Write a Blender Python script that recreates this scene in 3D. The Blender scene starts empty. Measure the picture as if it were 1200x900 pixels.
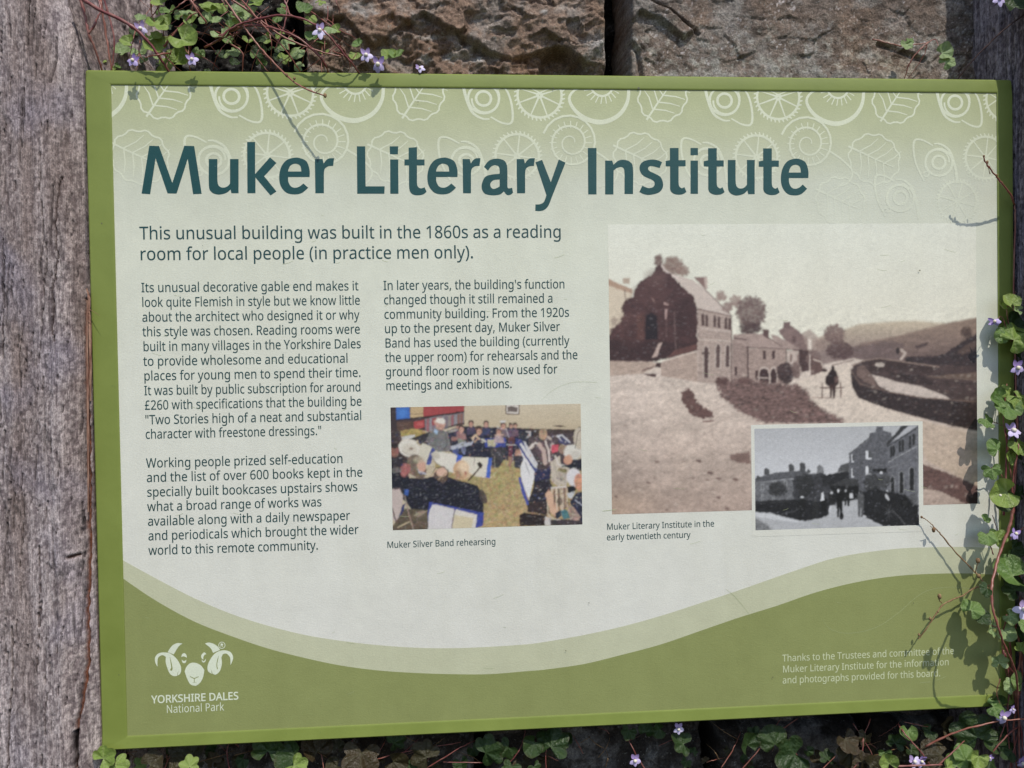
import bpy, bmesh, math, random
import numpy as np
from mathutils import Vector, Matrix
from mathutils.geometry import tessellate_polygon, delaunay_2d_cdt

# ---------------------------------------------------------------- camera, sky, sun, exposure
# metres; the printed panel is an A2 sheet: x 0..0.594, z 0..0.420, its face in the plane y = 0, wall behind (+y)
scene = bpy.context.scene
CAM = Vector((0.22065036, -0.49183504, 0.23206726))
ROT = Matrix(((0.99756899, 0.01760806, -0.0674245), (-0.06769339, 0.01514853, -0.99759116), (-0.01654427, 0.9997302, 0.01630365)))
cd = bpy.data.cameras.new('camera'); cam = bpy.data.objects.new('camera', cd); scene.collection.objects.link(cam)
cam.matrix_world = Matrix.Translation(CAM) @ ROT.to_4x4()
cd.sensor_width = 36; cd.lens = 867/1200*36; cd.clip_start = .01; cd.clip_end = 100
scene.camera = cam
SUN = Vector((.45, -1, 1.7)).normalized()          # towards the sun
world = bpy.data.worlds.new('World'); scene.world = world; world.use_nodes = True
wn = world.node_tree; bg = wn.nodes['Background']; sky = wn.nodes.new('ShaderNodeTexSky')
sky.sky_type = 'NISHITA'; sky.sun_disc = False
sky.sun_elevation = math.asin(SUN.z); sky.sun_rotation = math.atan2(SUN.x, SUN.y)
wn.links.new(sky.outputs[0], bg.inputs[0]); bg.inputs[1].default_value = .15
sd = bpy.data.lights.new('sun', 'SUN'); sd.energy = 3.6; sd.angle = math.radians(.53); sd.color = (1, .955, .87)
so = bpy.data.objects.new('sun', sd); scene.collection.objects.link(so); so.rotation_euler = SUN.to_track_quat('Z', 'Y').to_euler()
so.location = (.8, -1.5, 2.5)
scene.view_settings.view_transform = 'Standard'; scene.view_settings.look = 'None'
scene.view_settings.exposure = 0.0; scene.view_settings.gamma = 1

# ---------------------------------------------------------------- helpers
F = 867.
def at(u, v, h=0.):
    """point h metres in front of the panel's plane, cast from the camera through an image pixel position"""
    d = ROT @ Vector(((u-600)/F, -(v-450)/F, -1)); s = (-h-CAM.y)/d.y
    return CAM + d*s
_Rn = np.array(ROT); _Cn = np.array(CAM)
def image_px(x, y, z):  # world points projected through the camera to image pixel positions
    c = np.stack([x-_Cn[0], y-_Cn[1], z-_Cn[2]], -1) @ _Rn
    return 600+F*c[..., 0]/-c[..., 2], 450-F*c[..., 1]/-c[..., 2]
def at_n(U, V, h=0.):
    d = np.stack([(U-600)/F, -(V-450)/F, -np.ones_like(U)], -1) @ _Rn.T
    s = (-h-_Cn[1])/d[..., 1]
    return _Cn[0]+d[..., 0]*s, _Cn[2]+d[..., 2]*s
C = scene.collection
def tag(o, label=None, cat=None, group=None, kind=None):
    for k, v in (('label', label), ('category', cat), ('group', group), ('kind', kind)):
        if v: o[k] = v
    return o
def empty(name, loc=(0, 0, 0)):
    o = bpy.data.objects.new(name, None); o.empty_display_size = .02; C.objects.link(o); o.location = loc; return o
def link(name, me, mat, parent=None, smooth=False):
    o = bpy.data.objects.new(name, me); C.objects.link(o)
    for m in (mat if isinstance(mat, (list, tuple)) else [mat]):
        if m and m.name not in me.materials: me.materials.append(m)
    if parent:
        o.parent = parent
        q = Vector((0, 0, 0)); p = parent
        while p: q += p.location; p = p.parent
        o.location = -q                                   # meshes keep world coordinates
    if smooth: me.polygons.foreach_set('use_smooth', [True]*len(me.polygons))
    return o
def mesh(name, v, f, mat, parent=None, smooth=False):
    me = bpy.data.meshes.new(name); me.from_pydata([tuple(p) for p in v], [], [tuple(q) for q in f]); me.update()
    return link(name, me, mat, parent, smooth)
def grid(name, X, Y, Z, mat, parent=None, col=None, smooth=True, flip=False):
    n, m = X.shape
    co = np.stack([X, Y, Z], -1).reshape(-1, 3).astype(np.float32)
    i = np.arange(n*m).reshape(n, m)
    q = np.stack([i[:-1, :-1], i[:-1, 1:], i[1:, 1:], i[1:, :-1]], -1).reshape(-1, 4)
    if flip: q = q[:, ::-1]
    me = bpy.data.meshes.new(name); me.vertices.add(len(co)); me.vertices.foreach_set('co', co.ravel())
    me.loops.add(q.size); me.loops.foreach_set('vertex_index', q.ravel().astype(np.int32))
    me.polygons.add(len(q)); me.polygons.foreach_set('loop_start', np.arange(0, q.size, 4, dtype=np.int32))
    me.polygons.foreach_set('loop_total', np.full(len(q), 4, np.int32))
    me.polygons.foreach_set('use_smooth', np.full(len(q), smooth)); me.update(calc_edges=True); me.validate()
    if col is not None:
        a = me.color_attributes.new('tint', 'FLOAT_COLOR', 'POINT')
        c = np.ones((n*m, 4), np.float32); c[:, :3] = np.asarray(col).reshape(-1, 3); a.data.foreach_set('color', c.ravel())
    return link(name, me, mat, parent)
def spline(P, n=6, closed=False):
    """Catmull-Rom through P"""
    P = [np.array(p, float) for p in P]; N = len(P); out = []
    for i in range(N if closed else N-1):
        p1, p2 = P[i], P[(i+1) % N]
        p0 = P[(i-1) % N] if (closed or i > 0) else 2*p1-p2
        p3 = P[(i+2) % N] if (closed or i+2 < N) else 2*p2-p1
        for k in range(n):
            t = k/n
            out.append(.5*(2*p1+(p2-p0)*t+(2*p0-5*p1+4*p2-p3)*t*t+(3*p1-p0-3*p2+p3)*t**3))
    if not closed: out.append(P[-1])
    return out

# ---------------------------------------------------------------- materials
class N:
    """small node-tree writer"""
    def __init__(s, name):
        s.m = bpy.data.materials.new(name); s.m.use_nodes = True; s.t = s.m.node_tree
        s.b = s.t.nodes['Principled BSDF']
    def n(s, typ, **k):
        o = s.t.nodes.new(typ)
        for a, v in k.items():
            if a.startswith('i_'): o.inputs[a[2:].replace('_', ' ')].default_value = v
            else: setattr(o, a, v)
        return o
    def l(s, a, b): s.t.links.new(a, b)
    def coord(s, scale=(1, 1, 1), out='Object'):
        c = s.n('ShaderNodeTexCoord'); m = s.n('ShaderNodeMapping'); m.inputs['Scale'].default_value = scale
        s.l(c.outputs[out], m.inputs[0]); return m.outputs[0]
    def noise(s, vec, scale, detail=4, rough=.55, dist=0):
        o = s.n('ShaderNodeTexNoise'); o.inputs['Scale'].default_value = scale; o.inputs['Detail'].default_value = detail
        o.inputs['Roughness'].default_value = rough; o.inputs['Distortion'].default_value = dist
        if vec is not None: s.l(vec, o.inputs['Vector'])
        return o.outputs['Fac']
    def ramp(s, fac, stops):
        r = s.n('ShaderNodeValToRGB'); e = r.color_ramp.elements
        while len(e) < len(stops): e.new(.5)
        for el, (p, c) in zip(e, stops):
            el.position = p; el.color = (*c, 1) if len(c) == 3 else c
        s.l(fac, r.inputs[0]); return r.outputs[0]
    def mix(s, fac, a, b, mode='MIX'):
        o = s.n('ShaderNodeMix', data_type='RGBA', blend_type=mode)
        for i, v in ((0, fac), (6, a), (7, b)):
            if hasattr(v, 'is_output') or hasattr(v, 'links'): s.l(v, o.inputs[i])
            else: o.inputs[i].default_value = (*v, 1) if isinstance(v, (tuple, list, np.ndarray)) and len(v) == 3 else v
        return o.outputs[2]
    def math(s, op, a, b=0., c=0.):
        o = s.n('ShaderNodeMath', operation=op)
        for i, v in enumerate((a, b, c)):
            if hasattr(v, 'links'): s.l(v, o.inputs[i])
            else: o.inputs[i].default_value = v
        return o.outputs[0]
    def bump(s, h, strength=.5, dist=.001, normal=None):
        o = s.n('ShaderNodeBump'); o.inputs['Strength'].default_value = strength; o.inputs['Distance'].default_value = dist
        s.l(h, o.inputs['Height'])
        if normal is not None: s.l(normal, o.inputs['Normal'])
        return o.outputs[0]
    def fin(s, col, rough=.6, normal=None, spec=.5):
        if hasattr(col, 'links'): s.l(col, s.b.inputs['Base Color'])
        else: s.b.inputs['Base Color'].default_value = (*col, 1)
        if hasattr(rough, 'links'): s.l(rough, s.b.inputs['Roughness'])
        else: s.b.inputs['Roughness'].default_value = rough
        s.b.inputs['Specular IOR Level'].default_value = spec
        if normal is not None: s.l(normal, s.b.inputs['Normal'])
        return s.m
GLYPHS = {
 '"': '274|180,306 167,480 230,480 217,306|57,306 44,480 107,480 94,306',
 "'": '151|57,306 44,480 107,480 94,306',
 '(': '201|126,-106 81,-43 51,28 33,104 27,184 33,265 51,342 81,415 126,480 181,480 140,413 110,340 93,264 87,185 93,108 110,32 140,-40 181,-106',
 ')': '201|21,-106 62,-40 91,32 109,108 115,185 109,264 91,340 61,413 20,480 76,480 120,415 151,342 169,265 175,184 169,104 151,28 120,-43 76,-106',
 ',': '180|28,-87 47,-3 61,78 124,78 129,71 104,-8 71,-87',
 '-': '216|27,154 27,206 189,206 189,154',
 '.': '180|89,-9 74,-7 60,1 51,15 48,36 51,57 60,71 74,79 89,81 106,79 119,71 129,57 132,36 129,15 119,1 106,-7',
 '0': '384|191,-7 142,1 102,22 72,59 50,108 37,169 33,240 37,313 49,373 69,422 99,458 140,480 191,487 241,480 281,458 312,422 334,373 347,313 351,240 347,169 335,108 314,59 284,23 243,1|191,44 224,49 249,65 268,92 286,154 291,240 286,326 268,388 249,415 224,431 191,437 159,431 133,415 115,388 98,326 92,240 98,154 115,93 133,65 159,49',
 '1': '384|181,0 181,335 181,381 183,418 164,400 142,381 91,339 60,379 189,480 238,480 238,0',
 '2': '384|32,0 32,49 158,176 219,240 241,268 257,296 266,324 269,355 263,390 246,415 219,431 185,436 152,433 123,424 96,409 69,390 38,430 68,452 102,470 141,482 185,486 226,482 262,471 291,452 312,427 325,396 330,359 326,322 314,288 296,256 271,224 207,155 107,56 107,54 349,54 349,0',
 '6': '384|200,-7 157,-1 118,16 84,45 59,86 42,139 37,205 39,256 46,307 59,354 79,397 108,434 146,462 195,480 257,486 288,485 316,480 316,430 288,436 258,438 215,434 181,422 153,404 132,380 117,351 106,318 96,244 100,244 119,266 143,284 174,296 214,300 253,296 286,283 314,262 336,233 348,197 353,154 348,108 334,69 311,36 281,12 244,-2|199,43 238,50 268,70 288,105 294,154 288,195 271,227 242,247 201,254 172,251 146,241 126,226 110,208 100,187 97,166 100,137 108,108 122,82 142,61 168,48',
 '8': '384|193,-7 146,-3 106,8 75,27 51,53 38,85 33,122 36,153 47,179 63,202 83,221 132,251 100,273 73,299 54,332 48,372 53,406 67,434 89,456 118,473 153,483 191,486 249,479 295,457 317,434 331,406 335,371 332,344 323,321 308,301 289,283 244,254 298,222 319,203 336,181 347,155 351,124 346,87 332,55 308,29 276,9 238,-3|194,277 226,293 253,312 271,337 277,369 271,399 253,421 226,434 191,439 157,434 130,421 112,399 106,369 109,347 118,328 132,312 150,299|192,40 235,46 267,63 286,90 293,124 286,156 265,182 233,203 192,222 181,226 142,206 114,183 96,155 91,122 97,90 116,63 147,46',
 '9': '384|129,-7 98,-5 69,0 69,50 96,44 128,42 171,46 205,57 233,75 254,99 269,128 280,161 289,235 285,235 267,214 243,196 211,183 171,179 133,184 99,196 72,217 50,246 38,282 34,324 38,371 53,411 76,443 106,467 143,481 187,486 230,480 269,463 302,434 328,393 344,340 349,275 347,223 340,173 327,125 307,82 279,46 240,17 191,-1|184,226 214,229 240,239 261,254 276,272 286,292 289,314 287,342 278,371 264,397 244,418 218,432 187,437 149,430 119,409 99,374 92,325 98,284 115,252 143,232',
 'A': '429|0,0 187,482 242,482 428,0 366,0 308,148 118,148 61,0|138,202 290,202 236,347 230,367 221,396 214,419 203,378 193,347',
 'B': '437|65,0 65,480 202,480 281,473 338,453 364,431 379,400 384,361 378,322 361,290 332,268 293,255 293,251 322,244 348,234 369,218 386,197 397,170 400,136 395,96 380,63 356,36 322,16 282,4 234,0|126,275 214,275 266,280 299,295 316,320 322,354 315,388 294,411 258,424 205,428 126,428|126,51 222,51 276,57 311,76 330,105 336,141 329,175 310,202 274,219 218,225 126,225',
 'D': '490|65,0 65,480 213,480 281,473 338,453 385,419 420,374 442,315 449,244 442,170 420,109 383,61 333,27 272,7 199,0|126,52 191,52 276,64 337,99 373,159 385,242 380,301 364,348 338,383 302,408 258,423 204,428 126,428',
 'E': '373|65,0 65,480 333,480 333,426 126,426 126,277 321,277 321,224 126,224 126,53 333,53 333,0',
 'F': '349|65,0 65,480 333,480 333,426 126,426 126,257 320,257 320,203 126,203 126,0',
 'H': '498|65,0 65,480 126,480 126,277 371,277 371,480 432,480 432,0 371,0 371,224 126,224 126,0',
 'I': '228|27,0 27,35 83,48 83,431 27,445 27,480 200,480 200,445 144,431 144,48 200,35 200,0',
 'K': '416|65,0 65,480 126,480 126,243 167,289 208,334 338,480 408,480 218,271 416,0 345,0 175,229 126,186 126,0',
 'L': '352|65,0 65,480 126,480 126,54 335,54 335,0',
 'M': '609|65,0 65,480 154,480 302,87 305,87 455,480 544,480 544,0 484,0 484,295 486,364 489,420 486,420 326,0 277,0 119,420 116,420 120,364 121,291 121,0',
 'N': '510|65,0 65,480 135,480 391,83 394,83 392,115 390,162 389,209 389,480 445,480 445,0 375,0 118,398 116,398 119,340 121,268 121,0',
 'O': '525|263,-7 216,-3 174,7 139,24 96,61 65,111 47,171 41,241 47,310 65,370 96,419 139,456 174,473 216,483 263,487 329,479 384,456 427,420 458,370 477,310 484,240 477,171 458,110 427,61 384,24 329,1|263,46 312,51 352,69 382,98 403,137 416,184 420,240 416,297 403,344 382,382 352,411 313,428 263,434 214,428 174,411 143,382 122,344 109,297 105,240 109,184 122,137 143,98 173,69 213,51',
 'P': '406|65,0 65,480 192,480 249,475 295,463 329,443 353,415 367,380 372,338 368,300 354,264 330,233 294,208 245,192 181,187 126,187 126,0|126,238 174,238 234,244 276,261 295,279 306,304 310,336 306,364 296,387 280,405 242,422 187,428 126,428',
 'R': '418|65,0 65,480 197,480 252,476 296,464 329,446 353,419 367,385 372,343 369,308 358,279 342,256 322,239 300,225 276,215 408,0 337,0 221,198 126,198 126,0|126,249 197,249 248,255 283,272 303,301 310,340 306,369 297,391 281,407 245,422 194,427 126,427',
 'S': '369|166,-7 91,-1 60,7 34,16 34,74 94,54 131,48 169,46 216,51 249,66 270,91 277,123 274,145 267,163 253,178 232,192 164,222 110,246 72,276 54,300 44,329 40,364 45,400 60,429 83,454 114,471 151,483 193,486 231,484 266,479 326,459 307,408 253,426 223,431 192,433 153,428 124,414 107,392 101,363 104,341 111,323 125,308 144,294 206,267 278,233 303,214 322,191 333,163 337,128 332,89 317,56 291,29 256,9 215,-3',
 'T': '373|156,0 156,426 7,426 7,480 366,480 366,426 217,426 217,0',
 'W': '625|135,0 8,480 71,480 146,187 160,127 169,73 179,130 194,190 279,480 341,480 429,188 445,127 455,73 465,127 479,187 553,480 616,480 488,0 427,0 334,314 323,353 314,388 310,409 303,372 287,312 196,0',
 'Y': '380|160,0 160,183 0,480 66,480 190,244 315,480 380,480 220,186 220,0',
 'a': '377|144,-7 100,0 63,19 45,40 34,67 31,100 36,133 50,161 73,183 106,200 150,210 203,215 265,217 265,238 260,277 245,301 222,314 190,318 163,316 136,310 89,291 71,335 96,347 126,357 159,364 193,366 233,363 266,353 291,337 308,314 319,283 322,245 322,0 279,0 268,51 265,51 241,25 216,7 185,-3|158,41 200,47 234,66 251,86 261,112 264,144 264,176 211,174 154,167 118,152 98,130 92,99 97,73 110,55 132,44',
 'b': '413|228,-7 189,-3 158,9 134,26 116,46 111,46 99,0 57,0 57,510 116,510 116,386 115,344 113,312 116,312 134,333 158,351 189,362 228,366 269,361 305,345 335,319 358,283 372,237 376,180 372,123 358,77 335,40 305,14 269,-1|219,42 248,46 273,58 291,78 309,121 315,181 304,256 272,302 218,317 183,313 157,302 138,284 122,242 116,182 116,179 122,121 138,78 157,58 184,46',
 'c': '322|201,-7 156,-2 117,13 83,38 58,73 42,120 37,178 42,238 59,286 85,322 119,347 160,362 206,367 259,361 300,347 282,298 244,310 204,315 145,300 110,254 98,179 105,121 124,79 144,60 170,48 201,44 229,46 253,50 294,65 294,13 254,-2',
 'd': '413|185,-7 143,-2 107,14 77,40 55,76 41,123 37,179 41,236 55,283 78,319 108,346 144,361 185,367 223,363 254,351 278,334 297,314 301,314 299,339 297,367 297,510 356,510 356,0 308,0 300,48 297,48 278,27 254,9 223,-3|194,42 228,46 255,56 274,74 292,113 298,168 298,179 292,238 275,282 256,302 229,314 193,318 164,313 140,301 122,280 104,235 98,178 104,121 122,78 141,58 165,46',
 'e': '379|210,-7 162,-2 120,14 85,40 59,76 42,122 37,177 42,232 57,279 81,316 112,344 151,361 196,367 239,362 276,347 305,322 327,290 340,250 345,204 345,169 98,169 102,131 113,100 129,76 152,58 180,47 213,44 245,45 274,50 328,69 328,17 274,-1|99,216 283,216 277,257 262,290 234,311 195,318 158,312 129,291 109,259',
 'f': '231|73,0 73,314 10,314 10,342 73,362 73,383 77,425 87,458 104,483 127,500 156,510 190,514 229,510 260,502 244,455 220,462 191,465 165,460 147,446 136,420 132,383 132,360 223,360 223,314 132,314 132,0',
 'g': '413|195,-161 123,-155 65,-138 65,-84 125,-105 198,-112 240,-105 271,-85 291,-53 298,-11 298,3 298,27 300,48 297,48 268,17 231,-1 185,-7 142,-1 106,15 76,42 54,79 41,125 37,179 41,233 54,278 76,316 106,344 142,361 185,367 219,363 249,353 275,336 298,312 301,312 309,360 356,360 356,-6 352,-53 338,-92 317,-122 286,-144 245,-157|194,42 227,45 253,55 273,71 292,109 298,165 298,179 292,243 273,285 252,303 226,313 193,317 165,313 142,301 123,281 104,237 98,179 104,120 123,77 141,57 165,46',
 'h': '415|57,0 57,510 116,510 116,361 113,310 117,310 137,334 164,352 195,362 229,366 269,363 302,352 328,335 346,310 357,276 361,234 361,0 302,0 302,230 293,278 266,307 222,317 186,313 158,302 139,283 122,242 116,186 116,0',
 'i': '173|87,420 74,422 62,429 55,441 52,457 55,474 62,486 74,493 87,495 100,493 111,486 119,474 122,457 119,441 111,429 100,422|57,0 57,360 116,360 116,0',
 'j': '173|87,420 74,422 62,429 55,441 52,457 55,474 62,486 74,493 87,495 100,493 111,486 119,474 122,457 119,441 111,429 100,422|15,-161 -15,-159 -37,-153 -37,-105 -16,-110 7,-112 27,-109 43,-100 54,-83 57,-56 57,360 116,360 116,-54 110,-99 92,-133 73,-148 47,-158',
 'k': '359|57,0 57,510 116,510 116,244 115,216 113,185 116,185 128,201 144,221 158,238 273,360 343,360 197,206 353,0 281,0 156,168 116,132 116,0',
 'l': '173|57,0 57,510 116,510 116,0',
 'm': '628|57,0 57,360 105,360 113,311 117,311 137,336 162,353 192,363 223,367 273,360 310,340 333,306 336,306 358,333 386,352 418,363 452,367 489,363 520,353 543,335 560,310 570,277 574,234 574,0 515,0 515,232 507,279 483,308 442,317 410,314 385,304 367,287 350,250 345,199 345,0 286,0 286,232 278,279 253,308 212,317 180,313 155,302 137,283 121,242 116,187 116,0',
 'n': '415|57,0 57,360 105,360 113,311 117,311 138,336 165,353 197,363 230,367 270,363 302,353 328,335 346,310 357,277 361,234 361,0 302,0 302,230 293,278 266,307 222,317 186,313 158,302 139,283 122,242 116,187 116,0',
 'o': '406|202,-7 157,-1 117,15 84,42 58,79 42,125 37,181 42,236 57,282 82,318 116,345 156,361 204,367 250,361 290,345 324,318 349,282 365,236 370,181 365,126 350,79 325,42 291,15 250,-1|203,42 237,46 263,59 283,80 303,123 309,181 303,238 283,281 263,301 236,313 203,317 169,313 143,301 123,281 104,238 98,181 104,123 123,80 143,59 170,46',
 'p': '413|57,-161 57,360 105,360 113,311 116,311 135,333 158,351 189,363 228,367 270,362 305,346 335,320 358,284 372,238 376,181 372,124 358,78 335,41 305,14 269,-1 228,-7 190,-3 159,9 135,26 116,46 112,46 115,17 116,-13 116,-161|219,42 249,47 273,60 291,82 305,110 312,143 315,181 309,237 291,280 272,301 248,313 218,317 185,314 159,303 140,286 123,247 116,192 116,181 122,122 138,78 157,58 184,46',
 'q': '413|297,-161 297,-7 298,21 300,48 296,48 278,27 254,9 222,-3 183,-7 143,-2 107,14 78,40 55,76 41,123 37,179 42,236 55,283 78,319 108,346 144,361 185,367 224,363 255,351 279,333 298,311 300,311 309,360 356,360 356,-161|195,42 228,46 255,56 274,73 291,112 298,167 298,179 292,239 275,282 256,302 228,314 193,318 164,313 140,301 122,280 104,235 98,178 104,121 122,78 141,58 165,46',
 'r': '277|57,0 57,360 105,360 112,294 115,294 135,322 160,345 190,361 225,367 247,366 267,363 260,308 241,312 221,313 194,309 169,298 147,280 131,256 120,226 116,192 116,0',
 's': '322|148,-7 113,-5 83,-1 57,7 35,16 35,70 87,50 118,43 149,41 188,45 214,55 229,72 234,94 233,107 227,118 217,129 200,140 146,164 86,191 64,206 48,223 38,244 34,271 38,299 51,323 72,342 115,360 169,367 201,365 231,360 284,343 264,296 216,312 191,317 165,318 133,315 110,307 95,293 91,275 93,261 99,249 111,239 129,229 183,206 242,180 263,165 279,147 288,126 291,99 287,67 274,41 253,20 207,0',
 't': '242|167,-7 140,-4 115,3 94,16 77,37 65,66 62,105 62,314 11,314 11,343 62,366 86,443 121,443 121,360 225,360 225,314 121,314 121,106 125,77 137,57 155,46 177,42 205,44 228,49 228,4 201,-4',
 'u': '415|184,-7 144,-3 111,7 86,25 68,49 57,83 53,124 53,360 113,360 113,128 122,81 148,52 193,42 229,46 256,57 276,76 293,117 299,173 299,360 358,360 358,0 310,0 301,48 298,48 277,23 250,6 218,-3',
 'v': '341|136,0 0,360 63,360 140,148 151,115 162,80 169,52 171,52 179,81 190,116 201,148 278,360 341,360 204,0',
 'w': '528|106,1 7,361 69,361 118,169 132,110 142,61 144,61 151,89 159,125 169,158 232,361 297,361 359,158 373,108 383,62 385,62 395,108 410,169 460,361 520,361 420,1 351,1 289,203 274,258 265,299 262,299 253,258 238,203 173,1',
 'x': '355|12,0 142,184 18,360 85,360 178,224 270,360 336,360 212,184 343,0 276,0 178,144 79,0',
 'y': '343|56,-161 28,-160 7,-156 7,-109 25,-111 47,-113 75,-108 97,-95 114,-75 127,-49 146,-1 1,360 64,360 142,155 160,104 172,57 175,57 187,101 206,156 279,360 343,360 187,-50 166,-96 139,-131 116,-148 89,-158',
 'z': '316|26,0 26,39 220,314 38,314 38,360 285,360 285,316 94,46 289,46 289,0',
 '£': '385|40,0 345,0 345,55 125,55 140,80 148,115 148,205 275,205 275,255 148,255 148,345 155,385 175,410 205,425 240,430 275,424 310,410 330,458 290,475 240,482 185,473 140,450 108,410 95,350 95,255 40,255 40,205 95,205 95,115 85,75 65,55 40,45',
 ' ': '175',
}
# print painter
# ---------------------------------------------------------------- printed pictures
# each print is a fine sheet of coloured cells; these functions give the ink colour of every cell
def _hash(ix, iy, s):
    h = (ix.astype(np.int64) * 374761393 + iy.astype(np.int64) * 668265263 + s * 144665) & 0x7fffffff
    h = ((h ^ (h >> 13)) * 1274126177) & 0x7fffffff
    return ((h ^ (h >> 16)) & 0xffff) / 65535.0
def vnoise(x, y, s=0):
    ix = np.floor(x); iy = np.floor(y); fx = x - ix; fy = y - iy
    fx = fx*fx*(3-2*fx); fy = fy*fy*(3-2*fy)
    a = _hash(ix, iy, s); b = _hash(ix+1, iy, s); c = _hash(ix, iy+1, s); d = _hash(ix+1, iy+1, s)
    return (a*(1-fx)+b*fx)*(1-fy) + (c*(1-fx)+d*fx)*fy
def fbm(x, y, s=0, o=4, g=.5):
    r = 0; a = 1; t = 0
    for k in range(o):
        r = r + a*vnoise(x*2**k + 17.3*k, y*2**k + 9.1*k, s+k*7); t += a; a *= g
    return r/t
def srgb(c):
    c = np.asarray(c, float)/255.
    return np.where(c <= .04045, c/12.92, ((c+.055)/1.055)**2.4)

def spl_(P): return [(P[0][0]*(1-t)**2+2*P[1][0]*t*(1-t)+P[2][0]*t*t, P[0][1]*(1-t)**2+2*P[1][1]*t*(1-t)+P[2][1]*t*t) for t in (0, .25, .5, .75, 1)]
class Ink:
    """ink on a sheet; U, V are image pixel positions of the cells, shapes placed in those pixels"""
    def __init__(s, U, V, col):
        w = fbm(U/2.4, V/2.4, 90, 2)-.5; w2 = fbm(U/2.4+31, V/2.4, 91, 2)-.5
        s.U, s.V = U+w*1.2, V+w2*1.2; s.C = np.empty(U.shape+(3,)); s.C[:] = col
    def put(s, m, sl, col, tex=0, ts=(3, 3), seed=1):
        col = np.asarray(col, float)
        if tex:
            n = fbm(s.U[sl]/ts[0], s.V[sl]/ts[1], seed, 3, .6) - .5
            col = col[None, :]*(1+tex*2*n[:, None])
        c = s.C[sl]; s.C[sl] = c*(1-m[:, None]) + col*m[:, None]
    def box(s, x0, y0, x1, y1, pad=3):
        return np.nonzero((s.U > x0-pad) & (s.U < x1+pad) & (s.V > y0-pad) & (s.V < y1+pad))[0]
    def poly(s, P, col, soft=.6, a=1, tex=0, ts=(3, 3), seed=1, rough=0):
        P = np.array(P, float)
        sl = s.box(P[:, 0].min(), P[:, 1].min(), P[:, 0].max(), P[:, 1].max(), 3+rough*2)
        if not len(sl): return
        x, y = s.U[sl], s.V[sl]
        if rough:
            x = x + rough*(fbm(x/2.2, y/2.2, seed+50, 2)-.5)*2; y = y + rough*(fbm(x/2.2+40, y/2.2, seed+51, 2)-.5)*2
        ins = np.zeros(len(sl), bool); d = np.full(len(sl), 1e9)
        for i in range(len(P)):
            ax, ay = P[i]; bx, by = P[(i+1) % len(P)]
            if ay != by:
                c = (ay > y) != (by > y); xi = (bx-ax)*(y-ay)/(by-ay)+ax; ins ^= c & (x < xi)
            L = (bx-ax)**2+(by-ay)**2 + 1e-9
            t = np.clip(((x-ax)*(bx-ax)+(y-ay)*(by-ay))/L, 0, 1)
            d = np.minimum(d, np.hypot(x-ax-t*(bx-ax), y-ay-t*(by-ay)))
        sd = np.where(ins, -d, d)
        s.put(np.clip(.5-sd/(2*soft), 0, 1)*a, sl, col, tex, ts, seed)
    def ell(s, cx, cy, rx, ry, col, rot=0, soft=.6, **k):
        t = np.linspace(0, 2*np.pi, 21)[:-1]; c, q = np.cos(np.radians(rot)), np.sin(np.radians(rot))
        ex, ey = rx*np.cos(t), ry*np.sin(t)
        s.poly(np.stack([cx+ex*c-ey*q, cy+ex*q+ey*c], 1), col, soft, **k)
    def line(s, P, w, col, soft=.5, a=1):
        P = np.array(P, float); sl = s.box(P[:, 0].min(), P[:, 1].min(), P[:, 0].max(), P[:, 1].max(), 3+w)
        if not len(sl): return
        x, y = s.U[sl], s.V[sl]; d = np.full(len(sl), 1e9)
        for (ax, ay), (bx, by) in zip(P[:-1], P[1:]):
            L = (bx-ax)**2+(by-ay)**2+1e-9; t = np.clip(((x-ax)*(bx-ax)+(y-ay)*(by-ay))/L, 0, 1)
            d = np.minimum(d, np.hypot(x-ax-t*(bx-ax), y-ay-t*(by-ay)))
        s.put(np.clip(.5-(d-w/2)/(2*soft), 0, 1)*a, sl, col)
    def grad(s, P, c0, c1, v0, v1, soft=.6, axis=1, **k):
        """polygon whose ink runs from c0 to c1"""
        old = s.C.copy(); s.poly(P, (1, 1, 1), soft, **{q: v for q, v in k.items() if q in ('a', 'rough', 'seed')})
        m = np.clip(np.abs(s.C-old).max(1)/np.maximum(np.abs(1-old).max(1), 1e-6), 0, 1)
        t = np.clip(((s.V if axis else s.U)-v0)/(v1-v0), 0, 1)[:, None]
        col = np.array(c0)*(1-t)+np.array(c1)*t
        if 'tex' in k:
            ts = k.get('ts', (3, 3)); n = fbm(s.U/ts[0], s.V/ts[1], k.get('seed', 1), 3, .6)-.5; col = col*(1+2*k['tex']*n[:, None])
        s.C = old*(1-m[:, None])+col*m[:, None]
    def flecks(s, mask, n, cols, a, seed, bx, r, dark=False):
        """small broken touches of ink, wider than high"""
        rs = np.random.RandomState(seed)
        for i in range(n):
            x, y = rs.uniform(bx[0], bx[2]), rs.uniform(bx[1], bx[3]); rr = r*rs.uniform(.35, 1.)
            j = s.box(x, y, x, y, rr*1.8)
            if not len(j) or (dark and s.C[j].mean() > .16): continue
            dx, dy = (s.U[j]-x)/rr, (s.V[j]-y)/(rr*rs.uniform(.45, .9)); t = rs.uniform(-.5, .5); dx, dy = dx+dy*t, dy
            m = np.clip(1.3-dx*dx-dy*dy, 0, 1)*a*rs.uniform(.4, 1); c = srgb(cols[rs.randint(len(cols))])
            s.C[j] = s.C[j]*(1-m[:, None])+c*m[:, None]
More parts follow.
